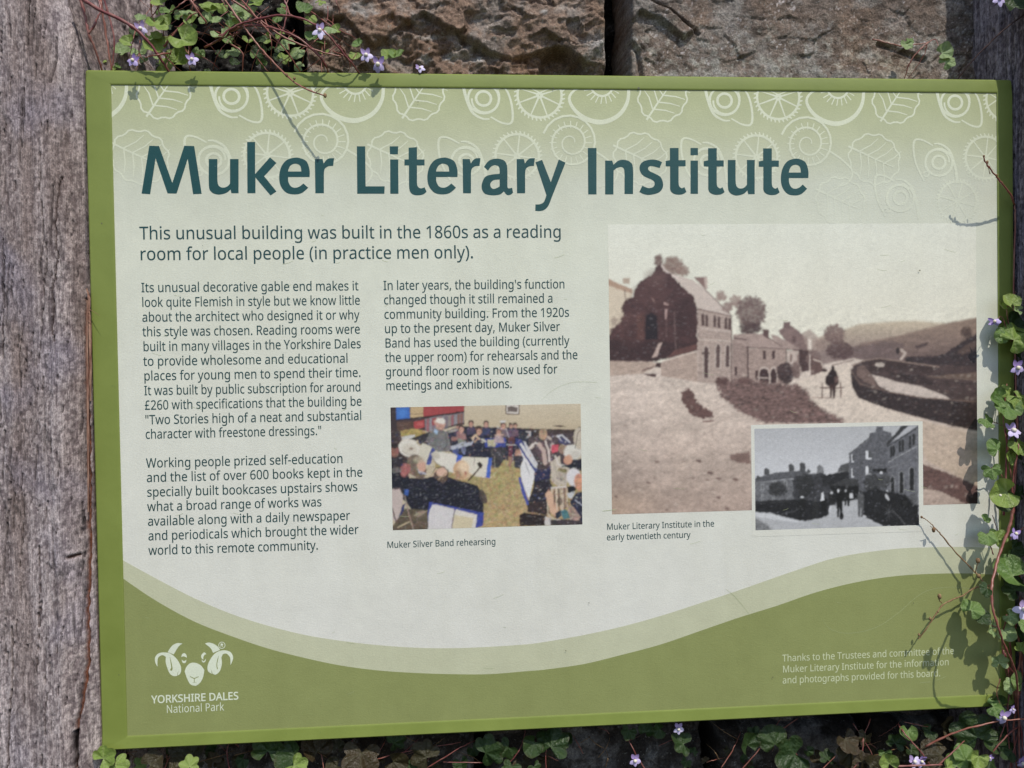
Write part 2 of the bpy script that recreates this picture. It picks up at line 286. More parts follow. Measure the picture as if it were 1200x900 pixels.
    def foliage(s, cx, cy, rx, ry, col, col2, seed=1, n=60):
        rs = np.random.RandomState(seed)
        s.ell(cx, cy, rx*.92, ry*.9, (np.array(col)+np.array(col2))/2, soft=2, a=.8, rough=2, seed=seed)
        for i in range(n):
            a = rs.rand()*6.283; r = np.sqrt(rs.rand())
            x = cx+np.cos(a)*rx*r; y = cy+np.sin(a)*ry*r; q = rs.rand()*.5+.5*(1-(y-cy+ry)/(2*ry))
            s.ell(x, y, rs.uniform(.6, 1.9), rs.uniform(.6, 1.6), np.array(col)*(1-q)+np.array(col2)*q, soft=.9, a=rs.uniform(.5, .95))

def ink_village(U, V):
    S = srgb
    k = Ink(U, V, S((204, 203, 190)))
    t = np.clip((V-262)/120, 0, 1)[:, None]
    k.C[:] = S((213, 213, 197))*(1-t)+S((218, 213, 195))*t
    # hills
    k.grad([(940, 400), (985, 388), (1006, 380), (1040, 377), (1075, 376), (1110, 379), (1150, 372), (1150, 450), (940, 450)], S((192, 176, 152)), S((150, 130, 122)), 378, 412, soft=1.6)
    k.grad([(992, 412), (1010, 402), (1050, 394), (1085, 385), (1112, 378), (1150, 371), (1150, 450), (992, 450)], S((150, 128, 112)), S((118, 96, 92)), 380, 425, soft=1.5, tex=.22, ts=(9, 2.5), seed=4)
    k.foliage(1040, 405, 20, 5, S((104, 86, 84)), S((128, 108, 102)), 3, 40)
    k.poly([(1072, 405), (1088, 401), (1086, 405), (1074, 409)], S((92, 74, 72)), .8)
    k.poly([(990, 408), (1020, 404), (1052, 410), (1058, 424), (990, 424)], S((122, 102, 98)), 1.2, tex=.25, ts=(5, 3), seed=9)
    k.foliage(1132, 390, 6, 7, S((72, 54, 52)), S((100, 80, 72)), 5, 26)
    k.poly([(1150, 388), (1124, 402), (1105, 416), (1062, 418), (1060, 426), (1150, 440)], S((66, 52, 54)), 1, tex=.5, ts=(6, 2.2), seed=11, rough=1.6)
    k.poly([(1150, 396), (1136, 402), (1122, 412), (1128, 416), (1150, 404)], S((108, 86, 76)), 1, a=.7, rough=1, tex=.3)
    k.line([(1056, 410), (1061, 414), (1056, 421)], 3, S((186, 168, 156)))
    k.ell(1052, 411, 2, 4, S((58, 46, 48)))
    # ground
    k.grad([(708, 420), (770, 424), (860, 440), (950, 430), (1000, 420), (1060, 430), (1150, 470), (1150, 610), (708, 610)], S((206, 190, 176)), S((176, 154, 140)), 425, 600, soft=1, tex=.10, ts=(6, 3), seed=21)
    m = np.nonzero(V > 440)[0]
    g = fbm(U[m]/16, V[m]/7, 33, 5, .65)-.5; h = fbm(U[m]/2.2, V[m]/1.2, 35, 2)-.5
    k.C[m] *= (1+.46*g+.16*h)[:, None]
    d = np.clip((U[m]-860)/120, 0, 1)*np.clip((560-V[m])/80, 0, 1); k.C[m] *= (1+.08*d)[:, None]
    lo = np.clip((460-U[m]+330)/80, 0, 1)*np.clip((V[m]-560)/30, 0, 1)
    k.C[m] *= 1+np.outer(lo, (.02, -.02, -.12))
    for x, y, rx, ry, f_ in ((900, 500, 60, 14, .10), (800, 520, 70, 16, .08), (760, 470, 60, 14, .10), (870, 475, 50, 12, .10), (740, 560, 40, 30, -.14), (850, 545, 50, 22, -.10), (790, 585, 60, 14, -.08), (728, 520, 22, 40, -.08), (980, 470, 26, 16, .10)):
        j = k.box(x, y, x, y, max(rx, ry)*1.6); e_ = np.clip(1-((U[j]-x)/rx)**2-((V[j]-y)/ry)**2+.8*(fbm(U[j]/12, V[j]/8, 44, 3)-.5), 0, 1); k.C[j] *= (1+f_*e_)[:, None]
    # river valley behind the wall on the right
    k.poly([(1000, 428), (1012, 423), (1030, 420), (1060, 425), (1150, 430), (1150, 505), (1080, 470), (1010, 460), (996, 440)], S((84, 66, 64)), .8, tex=.45, ts=(6, 3), seed=14, rough=.8)
    k.poly([(1100, 440), (1150, 436), (1150, 446), (1092, 443)], S((120, 98, 84)), .8, a=.8, tex=.3, ts=(8, 2))
    k.line([(1086, 441), (1112, 442), (1150, 447)], 1.2, S((120, 100, 90)))
    k.poly([(1018, 422), (1040, 421), (1070, 425), (1098, 431), (1090, 440), (1060, 432), (1040, 436), (1018, 436)], S((74, 56, 54)), .8, tex=.4, ts=(4, 2), seed=15)
    k.line([(998, 428), (1014, 422), (1030, 420), (1052, 423), (1080, 427), (1100, 430)], 1.3, S((150, 128, 116)))
    k.ell(1031, 427.5, 6, 2.6, S((184, 170, 158)))
    k.poly([(1004, 430), (1012, 428), (1022, 440), (1028, 454), (1014, 448), (1004, 440)], S((124, 102, 94)), .8, tex=.35, ts=(3, 3))
    k.poly([(1021, 439), (1034, 442), (1050, 447), (1080, 453), (1108, 464), (1114, 468), (1070, 466), (1040, 458), (1030, 452)], S((196, 180, 168)), .8, tex=.14, ts=(5, 2), seed=8)
    k.poly([(1040, 436), (1080, 440), (1100, 452), (1060, 448)], S((66, 50, 50)), .8, tex=.4, ts=(3, 3), rough=1)
    # dry stone wall
    k.poly([(996, 431), (1001, 438), (1008, 450), (1024, 454), (1044, 460), (1080, 466), (1120, 470), (1150, 472), (1150, 506), (1120, 500), (1080, 490), (1040, 479), (1004, 466), (998, 452), (994, 438)], S((62, 48, 49)), .7, tex=.6, ts=(2.2, 1.6), seed=17)
    k.line([(995, 431), (1001, 440), (1008, 450), (1026, 455), (1046, 460), (1082, 466), (1148, 471)], 1.3, S((124, 102, 92)), a=.9)
    k.line([(1146, 500), (1148, 512)], 2.5, S((120, 98, 86)), a=.5)
    # road lower right and verge
    k.grad([(1060, 488), (1150, 510), (1150, 572), (1086, 540), (1078, 520)], S((192, 172, 154)), S((190, 168, 146)), 490, 570, soft=1, tex=.12, ts=(14, 2), seed=19)
    k.poly([(1078, 543), (1096, 549), (1120, 558), (1150, 572), (1150, 596), (1130, 590), (1105, 577), (1078, 571)], S((112, 84, 78)), .9, tex=.5, ts=(2.4, 1.8), seed=20, rough=1.5)
    k.poly([(1134, 582), (1150, 572), (1150, 596), (1136, 592)], S((62, 44, 44)), .9, tex=.3)
    # left side: house, ivy gable
    k.poly([(708, 325), (742, 341), (736, 362), (728, 380), (722, 400), (708, 420)], S((206, 190, 166)), .6, tex=.08)
    k.poly([(708, 324), (722, 331), (741, 339), (740, 344), (708, 333)], S((176, 146, 122)), .6)
    k.poly([(730, 326), (738, 326), (738, 333), (730, 332)], S((180, 160, 140)), .6)
    k.line([(732, 340), (732.5, 350)], 1.2, S((130, 108, 96)))
    k.poly([(716, 374), (720, 371), (724, 374), (722, 380), (718, 384)], S((160, 140, 124)), .8, a=.7)
    k.foliage(788, 312, 13, 12, S((120, 92, 84)), S((150, 124, 108)), 31, 90); k.foliage(772, 306, 5, 8, S((104, 74, 70)), S((130, 104, 92)), 32, 26)
    k.foliage(800, 318, 7, 7, S((140, 114, 102)), S((156, 130, 116)), 33, 26)
    # roof and front
    k.poly([(775, 310), (781, 318), (790, 322), (812, 328), (828, 340), (856, 369), (855, 371), (818, 362), (808, 345)], S((198, 182, 170)), .6, tex=.06, ts=(6, 2))
    k.line([(775, 310), (779, 317), (787, 322), (794, 326)], 1.4, S((214, 196, 186)))
    k.line([(826, 339), (843, 356), (857, 369)], 1.1, S((120, 96, 90)))
    k.poly([(813, 325), (828, 324.5), (828, 338), (826, 339)], S((140, 112, 104)), .5); k.poly([(825, 325), (829, 325), (829, 339), (826, 337)], S((186, 166, 154)), .5)
    k.poly([(817, 362), (856, 370), (858, 452), (817, 448)], S((176, 156, 144)), .6, tex=.22, ts=(2.2, 1.5), seed=23)
    k.line([(818, 362), (857, 370.5)], 1.3, S((110, 86, 80)))
    for a, b in ((822, 369), (826.5, 369.7), (836, 371), (841, 372), (849, 373), (853.5, 374)):
        k.poly([(a, b), (a+1.6, b-1.8), (a+3.2, b), (a+3.2, b+13), (a, b+12.6)], S((90, 66, 62)), .5)
    k.line([(821, 384.5), (856, 389)], 1.2, S((206, 190, 178))); k.line([(818, 398), (857, 400)], 1.3, S((198, 182, 168)))
    for a, w, t0, t1 in ((825, 5, 408, 443), (839, 4.6, 406, 431), (850.5, 4.2, 406.5, 430)):
        k.poly([(a-1, t0), (a+w/2, t0-4), (a+w+1, t0), (a+w+1, t1+1), (a-1, t1)], S((196, 180, 168)), .5)
        k.poly([(a, t0), (a+w/2, t0-2.6), (a+w, t0), (a+w, t1), (a, t1)], S((84, 60, 58)), .5)
    k.line([(823.5, 414), (830.5, 414)], 2, S((72, 50, 48)))
    k.line([(857, 372), (857.5, 452)], 1.5, S((112, 88, 82)))
    k.line([(817, 364), (817.5, 446)], 1.1, S((206, 190, 178)))
    for i in range(24):                                          # stone courses, glazing bars
        y = 374+i*3.1; k.line([(818, y-6+i*.12), (857, y+i*.02)], .6, S((138, 116, 108)), a=.35)
    for i in range(13): y = 411+i*3; k.line([(877, y), (921, y+.5)], .5, S((124, 100, 94)), a=.35)
    for i in range(12): y = 402+i*3.8; k.line([(859, y), (875, y)], .5, S((120, 96, 90)), a=.35)
    for i in range(8): k.line([(780+i*2, 424+i*2.4), (817, 416+i*4)], .5, S((134, 110, 102)), a=.4)
    for a, t0, t1 in ((841.3, 407, 430), (852.6, 407, 429)): k.line([(a, t0), (a, t1)], .5, S((140, 118, 110)), a=.6); [k.line([(a-2, y), (a+2, y)], .4, S((140, 118, 110)), a=.5) for y in range(t0+3, t1, 4)]
    for x0, x1, y0, y1 in ((790, 860, 500, 470), (800, 880, 512, 476), (740, 840, 560, 500), (1086, 1146, 512, 540), (1090, 1146, 520, 556), (900, 990, 470, 440)):      # wheel ruts
        k.line(spl_([(x0, y0), ((x0+x1)/2, (y0+y1)/2+3), (x1, y1)]), 1.6, S((168, 146, 134)), soft=1.2, a=.35)
    # ivy mass
    ivy = [(774, 309), (769, 314), (764, 322), (752, 328), (745, 338), (742, 347), (732, 352), (728, 362), (730, 368), (727, 378), (716, 386), (712, 400), (708, 424), (764, 424), (817, 410), (817, 360), (812, 347), (803, 340), (797, 333), (787, 322), (779, 319)]
    k.poly(ivy, S((86, 56, 55)), .8, tex=.42, ts=(4.5, 2.2), seed=25, rough=1.8)
    k.poly([(713, 398), (800, 402), (817, 404), (817, 412), (764, 424), (712, 423)], S((64, 42, 44)), 1, a=.7, tex=.35, ts=(6, 2))
    k.ell(740, 385, 16, 20, S((112, 76, 70)), a=.45, soft=6, tex=.4, ts=(3, 2)); k.ell(800, 372, 14, 24, S((66, 42, 44)), a=.5, soft=6); k.ell(768, 326, 12, 10, S((118, 88, 82)), a=.5, soft=5, tex=.3, ts=(3, 2)); k.ell(745, 395, 18, 18, S((74, 46, 47)), a=.5, soft=5); k.ell(762, 345, 22, 14, S((100, 68, 64)), a=.5, soft=4)
    k.poly([(757, 370), (763, 366), (770, 370), (771, 398), (756, 398)], S((44, 30, 38)), .8)
    k.poly([(746, 370), (755, 366), (755, 398), (747, 398)], S((112, 74, 64)), 1, a=.6)
    k.poly([(779, 362), (782, 362), (781, 374), (779, 374)], S((176, 146, 138)), .5); k.poly([(778, 354), (784, 356), (783, 358), (778, 357)], S((170, 140, 132)), .5)
    k.line([(764, 349), (767, 354)], 1.2, S((150, 120, 112))); k.line([(781, 375), (781, 395)], 1.4, S((120, 92, 88)), a=.6)
    k.line([(790, 365), (792, 412)], .8, S((150, 124, 118)), a=.7)
    k.poly([(772, 402), (776, 401), (770, 418), (764, 419)], S((186, 162, 150)), .6)
    k.poly([(791, 410), (817, 403), (817, 410), (780, 421)], S((110, 74, 68)), .7, tex=.2)
    # forecourt walls
    k.poly([(708, 423), (764, 424), (772, 428), (753, 438), (708, 441)], S((180, 158, 142)), .8, tex=.14, ts=(3, 2))
    k.poly([(773, 425), (795, 417), (817, 411), (818, 448), (796, 444), (775, 441)], S((178, 156, 142)), .6, tex=.22, ts=(5, 1.2), seed=27)
    k.line([(776, 424), (798, 417), (816, 412)], 1.2, S((208, 190, 176)))
    k.poly([(769, 425), (775, 425), (774, 431), (768, 430)], S((76, 52, 50)), .5)
    k.poly([(753, 438), (769, 438), (769, 442), (762, 441)], S((84, 58, 54)), .5); k.line([(760, 435), (774, 432)], 1.8, S((206, 190, 174)))
    k.line([(753, 434), (766, 430)], 1.6, S((110, 84, 76)))
    # tree behind, cottages
    k.foliage(862, 353, 8, 7, S((150, 128, 118)), S((168, 146, 134)), 41, 30); k.foliage(845, 347, 6, 6, S((150, 126, 116)), S((166, 142, 130)), 42, 26); k.foliage(852, 360, 6, 6, S((140, 116, 108)), S((156, 132, 122)), 43, 22)
    k.foliage(880, 366, 18, 20, S((92, 68, 66)), S((136, 112, 104)), 44, 220); k.foliage(880, 385, 14, 7, S((76, 54, 54)), S((96, 72, 70)), 45, 60)
    k.poly([(912, 388), (921, 381), (928, 382), (947, 397), (947, 432), (930, 412)], S((136, 112, 106)), .7, tex=.15)
    k.poly([(918, 378), (926, 377), (926, 385), (918, 384)], S((120, 96, 92)), .5)
    k.poly([(940, 390), (949, 386), (958, 394), (962, 412), (947, 412)], S((170, 150, 138)), .9, a=.8); k.poly([(947, 397), (951, 398), (951, 410), (947, 409)], S((214, 200, 186)), .6)
    k.poly([(859, 392), (872, 391), (893, 391), (902, 396), (920, 407), (922, 409), (874, 407), (859, 400)], S((168, 146, 136)), .6, tex=.12, ts=(5, 1.5))
    k.poly([(903, 392), (912, 394), (938, 409), (921, 409), (906, 398)], S((166, 144, 134)), .6, tex=.1)
    k.poly([(894, 386), (901, 386), (901, 397), (894, 394)], S((108, 82, 78)), .5); k.poly([(928, 393), (933, 394), (932, 403), (928, 400)], S((112, 88, 84)), .6)
    k.line([(900, 395), (916, 406)], 1, S((96, 72, 68)))
    k.poly([(858, 398), (876, 407), (876, 444), (858, 452)], S((158, 136, 126)), .6, tex=.28, ts=(2, 1.4), seed=47)
    k.line([(860, 396), (874, 398)], 1.6, S((104, 80, 76)))
    k.poly([(876, 408), (921, 409), (921, 450), (876, 446)], S((166, 144, 133)), .6, tex=.3, ts=(2, 1.4), seed=48)
    k.line([(874, 407), (921, 409), (937, 411)], 1.2, S((100, 76, 72))); k.line([(876, 407), (876.5, 443)], 1.8, S((84, 60, 58)))
    k.poly([(922, 411), (937, 411), (937, 440), (922, 440)], S((186, 168, 156)), .6, tex=.15); k.line([(921.5, 409), (921.5, 425)], 1.2, S((94, 70, 66)))
    for a in (894, 904.5): k.poly([(a, 411), (a+3.6, 411), (a+3.4, 421), (a, 421)], S((84, 60, 58)), .5)
    k.poly([(926, 415), (928, 415), (928, 424), (926, 424)], S((130, 106, 98)), .5); k.poly([(934, 415), (936, 415), (936, 424), (934, 424)], S((150, 126, 116)), .5)
    k.poly([(861, 430), (864, 429), (864, 440), (861, 440)], S((84, 62, 60)), .5)
    for a, w in ((890, 11), (903, 7)):
        k.poly([(a-1.2, 438), (a+1, 431), (a+w/2, 429.5), (a+w-1, 431), (a+w+1.2, 438), (a+w+1, 449), (a-1, 449)], S((196, 178, 166)), .5)
        k.poly([(a, 438), (a+1.5, 433), (a+w/2, 431.5), (a+w-1.5, 433), (a+w, 438), (a+w, 449), (a, 449)], S((74, 50, 50)), .5)
    k.poly([(885, 434), (889, 434), (889, 445), (885, 445)], S((90, 66, 62)), .5); k.line([(888, 442), (900, 443)], 1.2, S((196, 178, 166)))
    k.poly([(936, 409), (948, 411), (950, 434), (940, 436), (936, 426)], S((84, 60, 58)), .7, tex=.2)
    k.foliage(953, 420, 8, 10, S((112, 90, 86)), S((140, 116, 108)), 52, 60)
    k.foliage(978, 392, 13, 12, S((112, 88, 84)), S((146, 122, 112)), 53, 120); k.foliage(984, 411, 16, 11, S((86, 62, 62)), S((110, 86, 82)), 54, 130)
    k.foliage(962, 404, 6, 7, S((150, 128, 118)), S((160, 138, 126)), 55, 26)
    k.poly([(948, 416), (962, 422), (966, 432), (960, 440), (950, 440)], S((112, 86, 80)), .7, tex=.2); k.line([(949, 416), (949, 442)], 1.3, S((206, 188, 176)))
    k.line([(953, 421), (962, 424), (965, 432)], 1.4, S((200, 182, 168)))
    k.foliage(921, 437, 11, 12, S((50, 34, 38)), S((84, 60, 60)), 56, 150); k.foliage(933, 434, 5, 10, S((110, 86, 82)), S((130, 106, 98)), 57, 36)
    # distant road, then bank of grass
    k.poly([(934, 447), (952, 440), (978, 430), (996, 426), (998, 452), (1006, 467), (1040, 480), (1080, 492), (1060, 500), (960, 497), (940, 470)], S((208, 192, 176)), .8, tex=.08, ts=(10, 3), seed=61)
    k.line([(975, 428), (1000, 422)], 1.2, S((140, 118, 108)))
    k.poly([(838, 449), (850, 446), (872, 445), (900, 448), (935, 451), (945, 458), (950, 468), (965, 480), (990, 492), (985, 497), (895, 496), (870, 484), (846, 466)], S((122, 96, 90)), 2, tex=.9, ts=(3.4, 1.3), seed=62, rough=3)
    k.foliage(846, 446, 8, 4, S((80, 54, 52)), S((110, 80, 74)), 63, 36); k.foliage(873, 446, 9, 3, S((96, 68, 64)), S((124, 94, 88)), 64, 26)
    k.poly([(798, 459), (806, 455), (812, 458), (816, 470), (824, 477), (834, 482), (836, 489), (822, 490), (808, 486), (804, 476), (799, 470)], S((112, 82, 76)), 1, tex=.4, ts=(2.5, 1.5), seed=66, rough=2.4)
    k.line([(824, 494), (836, 493)], 1.6, S((120, 86, 78)))
    k.poly([(857, 532), (878, 529), (880, 543), (864, 543), (856, 538)], S((112, 80, 72)), 1, a=.75, tex=.4, rough=2.5, seed=67)
    for x, y, r in ((819, 540, 3), (842, 561, 2.2), (862, 562, 2.6), (829, 562, 1.2), (722, 582, 1.5), (812, 561, 1.2), (781, 598, 1.5), (842, 583, 2), (760, 566, 2), (852, 596, 2), (770, 541, 2), (832, 554, 3)):
        k.ell(x, y, r*1.3, r*.6, S((92, 62, 56)), a=.75, rot=8, rough=.5)
    # horse and cart
    k.line([(963.5, 450), (963.5, 466)], 1.2, S((96, 72, 66))); k.line([(985, 448), (985.5, 466)], 1.2, S((110, 84, 78)))
    k.line([(961, 454.5), (988, 454.5)], 1.4, S((96, 70, 66)))
    k.poly([(968, 441), (972, 436), (974, 432), (977, 431), (980, 435), (982, 441), (983, 449), (979, 453), (971, 453), (967, 449)], S((52, 34, 36)), .8)
    k.ell(976, 431, 2, 2.3, S((48, 32, 34))); k.poly([(972, 450), (980, 450), (978, 467), (976, 467), (975.5, 456), (974, 467), (972.5, 466)], S((70, 46, 44)), .6)
    k.ell(966, 434, 3.5, 2, S((76, 54, 52))); k.line([(952, 466), (972, 466)], 1.6, S((150, 124, 112)), a=.7)
    k.poly([(978, 441), (983, 441), (982, 449), (978, 449)], S((124, 96, 88)), .7, a=.7)
    k.line([(937, 446), (948, 444)], 1.1, S((206, 188, 172)))
    # grain and fine scuffs of the old print
    dark = np.clip(1-k.C.mean(1)*4, 0, 1)
    sc = np.clip((fbm(U/5+V/14, V/.9-U/9, 71, 2)-.72)*6, 0, 1)*dark
    k.C += sc[:, None]*.12
    k.flecks(V > 428, 900, ((96, 70, 64), (216, 202, 186), (130, 104, 94)), .28, 5, (708, 430, 1146, 598), 2.6)
    k.flecks(None, 260, ((120, 90, 84), (44, 30, 32), (96, 66, 62)), .5, 6, (712, 330, 816, 424), 1.6, dark=True)
    k.flecks(None, 420, ((120, 98, 90), (38, 28, 32), (84, 66, 64)), .5, 7, (990, 395, 1148, 506), 1.8, dark=True)
    k.flecks(None, 300, ((140, 110, 102), (78, 54, 50)), .45, 8, (838, 446, 990, 497), 1.5, dark=True)
    g_ = np.clip((V-330)/60, .3, 1)
    k.C *= (1+g_*.40*(fbm(U/3.2, V/2.2, 73, 3, .7)-.5)+g_*.3*(fbm(U/1.3, V/1.1, 72, 2)-.5))[:, None]
    g_ = k.C.mean(1)[:, None]; k.C = k.C*.82+g_*.18
    k.C = np.clip(k.C, 0, 1)**1.16*1.07
    return k.C

def ink_street(U, V):
    S = srgb; k = Ink(U, V, S((190, 193, 194)))
    g = lambda v, b=2: S((v, v, v+b*.5))
    t = np.clip((V-500)/60, 0, 1)[:, None]; k.C[:] = g(176)*(1-t)+g(196, 3)*t
    X = lambda px, py: (870+px/5.4545, 490+py/5.4545)
    P = lambda *a: [X(*q) for q in a]
    k.poly(P((60, 600), (200, 600), (300, 640), (450, 650), (560, 600), (580, 540), (730, 510), (760, 620), (900, 700), (1140, 700), (1140, 730), (60, 740)), g(176), .7, tex=.08, ts=(8, 3))
    k.poly(P((60, 600), (180, 610), (280, 640), (420, 660), (330, 665), (220, 650), (90, 630)), g(196, 2), .8)
    k.poly(P((60, 640), (110, 650), (180, 700), (190, 730), (60, 740)), g(100), 1.5, a=.7)
    # left cottage row
    k.poly(P((80, 385), (130, 370), (210, 348), (340, 338), (400, 335), (420, 350), (430, 370), (320, 385), (80, 412)), g(98, 6), .6, tex=.2, ts=(4, 2))
    for a in ((88, 368, 28, 22), (138, 320, 34, 45), (296, 295, 34, 45), (366, 285, 36, 55), (412, 328, 22, 22)):
        x, y, w, h = a; k.poly(P((x, y+6), (x+w*.2, y), (x+w*.4, y-4), (x+w*.7, y+2), (x+w, y+8), (x+w, y+h), (x, y+h)), g(88), .5)
    k.poly(P((478, 310), (495, 295), (518, 318), (520, 350), (478, 350)), g(128), .6)
    k.poly(P((80, 412), (320, 388), (325, 540), (80, 540)), g(116, 5), .6, tex=.3, ts=(2, 1.5), seed=3)
    for a in ((118, 420, 20, 40), (265, 400, 20, 48), (195, 400, 22, 40), (120, 485, 16, 48), (190, 495, 16, 40)):
        x, y, w, h = a; k.poly(P((x, y), (x+w, y), (x+w, y+h), (x, y+h)), g(168), .5, a=.7); k.poly(P((x+6, y+4), (x+w-4, y+4), (x+w-4, y+h-6), (x+6, y+h-6)), g(84), .4, a=.7)
    k.poly(P((320, 380), (430, 355), (520, 350), (560, 380), (600, 400), (600, 560), (320, 560)), g(72, 6), .8, tex=.4, ts=(3, 3), rough=1.2)
    k.poly(P((510, 370), (560, 355), (680, 335), (690, 395), (560, 430), (510, 440)), g(52, 5), .8, tex=.3, rough=.8)
    k.poly(P((610, 330), (630, 300), (684, 280), (684, 340), (612, 345)), g(90), .7, tex=.2)
    k.foliage(*X(225, 455), 11, 9, g(50), g(72), 4, 70); k.foliage(*X(400, 430), 10, 13, g(48), g(66), 5, 110)
    k.poly(P((80, 530), (320, 520), (480, 530), (560, 540), (550, 620), (500, 640), (400, 660), (300, 640), (180, 605), (80, 600)), g(46, 5), .8, tex=.3, ts=(4, 2), rough=.6)
    k.line(P((250, 612), (330, 596), (370, 575)), .7, g(110), a=.6); k.line(P((90, 545), (310, 530)), .7, g(90), a=.5)
    # tall gable house
    k.poly(P((682, 230), (810, 130), (812, 95), (850, 90), (858, 52), (898, 52), (900, 80), (950, 95), (960, 130), (940, 180), (935, 330), (930, 460), (800, 470), (740, 470), (682, 400)), g(104, 8), .6, tex=.3, ts=(2.2, 1.6), seed=6)
    k.line(P((682, 230), (760, 165), (820, 118)), 1, g(70)); k.line(P((752, 210), (752, 400)), 1.3, g(82), a=.6)
    for x, y, w, h in ((696, 232, 16, 50), (788, 208, 36, 56), (696, 324, 16, 56), (788, 306, 36, 60), (788, 400, 36, 46)):
        k.poly(P((x, y), (x+w*.45, y), (x+w*.5, y+h*.8), (x+w, y+h*.8), (x+w, y+h), (x, y+h)), g(204, 3), .45)
        k.poly(P((x+w*.45, y+3), (x+w, y+3), (x+w, y+h*.8), (x+w*.5, y+h*.8)), g(84), .45, a=.8)
    k.poly(P((560, 430), (660, 385), (740, 390), (745, 435), (570, 440)), g(72), .6, tex=.15)
    k.poly(P((560, 432), (745, 432), (745, 520), (570, 540)), g(36, 3), .8, tex=.2)
    # institute on the right
    k.poly(P((925, 170), (990, 90), (1050, 50), (1125, 47), (1130, 90), (1125, 560), (930, 480)), g(112, 8), .5, tex=.25, ts=(2.4, 1.4), seed=8)
    k.poly(P((920, 160), (990, 85), (1010, 52), (1058, 48), (960, 140), (925, 182)), g(66), .6)
    k.poly(P((960, 148), (1060, 52), (1120, 48), (1000, 128)), g(176, 4), .5); k.line(P((925, 182), (1120, 60)), 1, g(52))
    for x, y, w, h in ((944, 180, 14, 72), (960, 175, 14, 72), (1000, 140, 14, 82), (1018, 134, 14, 82), (1064, 108, 15, 84), (1086, 98, 16, 76)):
        k.poly(P((x, y+8), (x+w/2, y), (x+w, y+8), (x+w, y+h-6), (x, y+h)), g(54), .45)
    k.line(P((932, 280), (1030, 225), (1112, 182)), 1, g(160)); k.line(P((935, 320), (1020, 290), (1112, 255)), .7, g(134), a=.6)
    for x, y, w, h in ((948, 372, 22, 100), (1004, 340, 24, 140), (1068, 312, 28, 150)):
        k.poly(P((x-5, y+10), (x+w/2, y-8), (x+w+5, y+10), (x+w+5, y+h), (x-5, y+h)), g(150), .5, a=.7)
        k.poly(P((x, y+14), (x+w/2, y), (x+w, y+14), (x+w, y+h), (x, y+h)), g(46), .5)
    k.line(P((1118, 50), (1120, 560)), 1, g(150), a=.5)
    k.poly(P((830, 325), (920, 320), (924, 345), (860, 350), (830, 345)), g(40), .6)
    k.foliage(*X(830, 420), 10, 12, g(48), g(80), 9, 80); k.ell(*X(888, 350), 1.5, 1.3, g(214)); k.foliage(*X(905, 400), 7, 8, g(60), g(96), 10, 50)
    k.poly(P((760, 470), (850, 450), (940, 470), (1040, 490), (1125, 560), (1135, 690), (900, 690), (820, 650), (760, 610)), g(44, 5), .8, tex=.55, ts=(3, 2.4), rough=1.2, seed=12)
    k.poly(P((1050, 500), (1120, 470), (1125, 560), (1090, 550)), g(96), .8, a=.7, tex=.3)
    k.ell(*X(925, 505), 4.2, 1.7, g(190), rot=62); k.ell(*X(1040, 540), 6, 6, g(30), a=.8, tex=.4); k.ell(*X(1040, 540), 3, 3, g(60), a=.6)
    for a in (0, 40, 80, 120, 160): 
        r = math.radians(a); x, y = X(935, 600); k.line([(x-9*math.cos(r)*.55, y-9*math.sin(r)), (x+9*math.cos(r)*.55, y+9*math.sin(r))], .6, g(110), a=.6)
    k.line(P((960, 590), (1010, 640), (1040, 680)), 1, g(120), a=.7); k.line(P((1090, 560), (1130, 520)), 1, g(140), a=.6)
    # people
    for x, y, h, v in ((620, 455, 180, 30), (668, 430, 130, 40), (382, 500, 150, 40), (465, 520, 120, 52), (570, 465, 90, 44), (755, 465, 165, 96), (520, 490, 110, 34)):
        k.poly(P((x-10, y+14), (x+10, y+14), (x+22, y+30), (x+20, y+h*.6), (x+14, y+h), (x+2, y+h), (x, y+h*.65), (x-6, y+h), (x-16, y+h), (x-18, y+h*.6), (x-20, y+30)), g(v), .6)
        k.ell(*X(x, y+6), 1.6, 2, g(90 if v < 60 else 60))
    k.ell(*X(382, 504), 2, .8, g(210)); k.poly(P((505, 478), (515, 470), (524, 525), (500, 528)), g(206), .5); k.poly(P((686, 480), (704, 480), (708, 512), (686, 512)), g(196), .5)
    k.ell(*X(612, 465), 1.2, 2, g(220)); k.ell(*X(570, 478), 1.6, 1.6, g(190)); k.ell(*X(632, 625), 2.4, 4.5, g(28)); k.ell(*X(660, 465), 1.2, 1.6, g(170))
    k.flecks(None, 700, ((150, 150, 156), (22, 22, 26), (84, 84, 92)), .45, 9, (885, 540, 1078, 615), 1.3, dark=True)
    k.flecks(None, 260, ((140, 140, 148), (60, 60, 66)), .4, 10, (1000, 500, 1078, 580), 1.2, dark=True)
    k.C *= (1+np.where(k.C.mean(1) < .4, .9, .15)*(fbm(U/2.4, V/2.2, 73, 3, .7)-.5)+.2*(fbm(U/1.2, V/1.2, 72, 2)-.5))[:, None]
    k.C = np.clip(k.C, 0, 1)**1.2*1.08
    return k.C

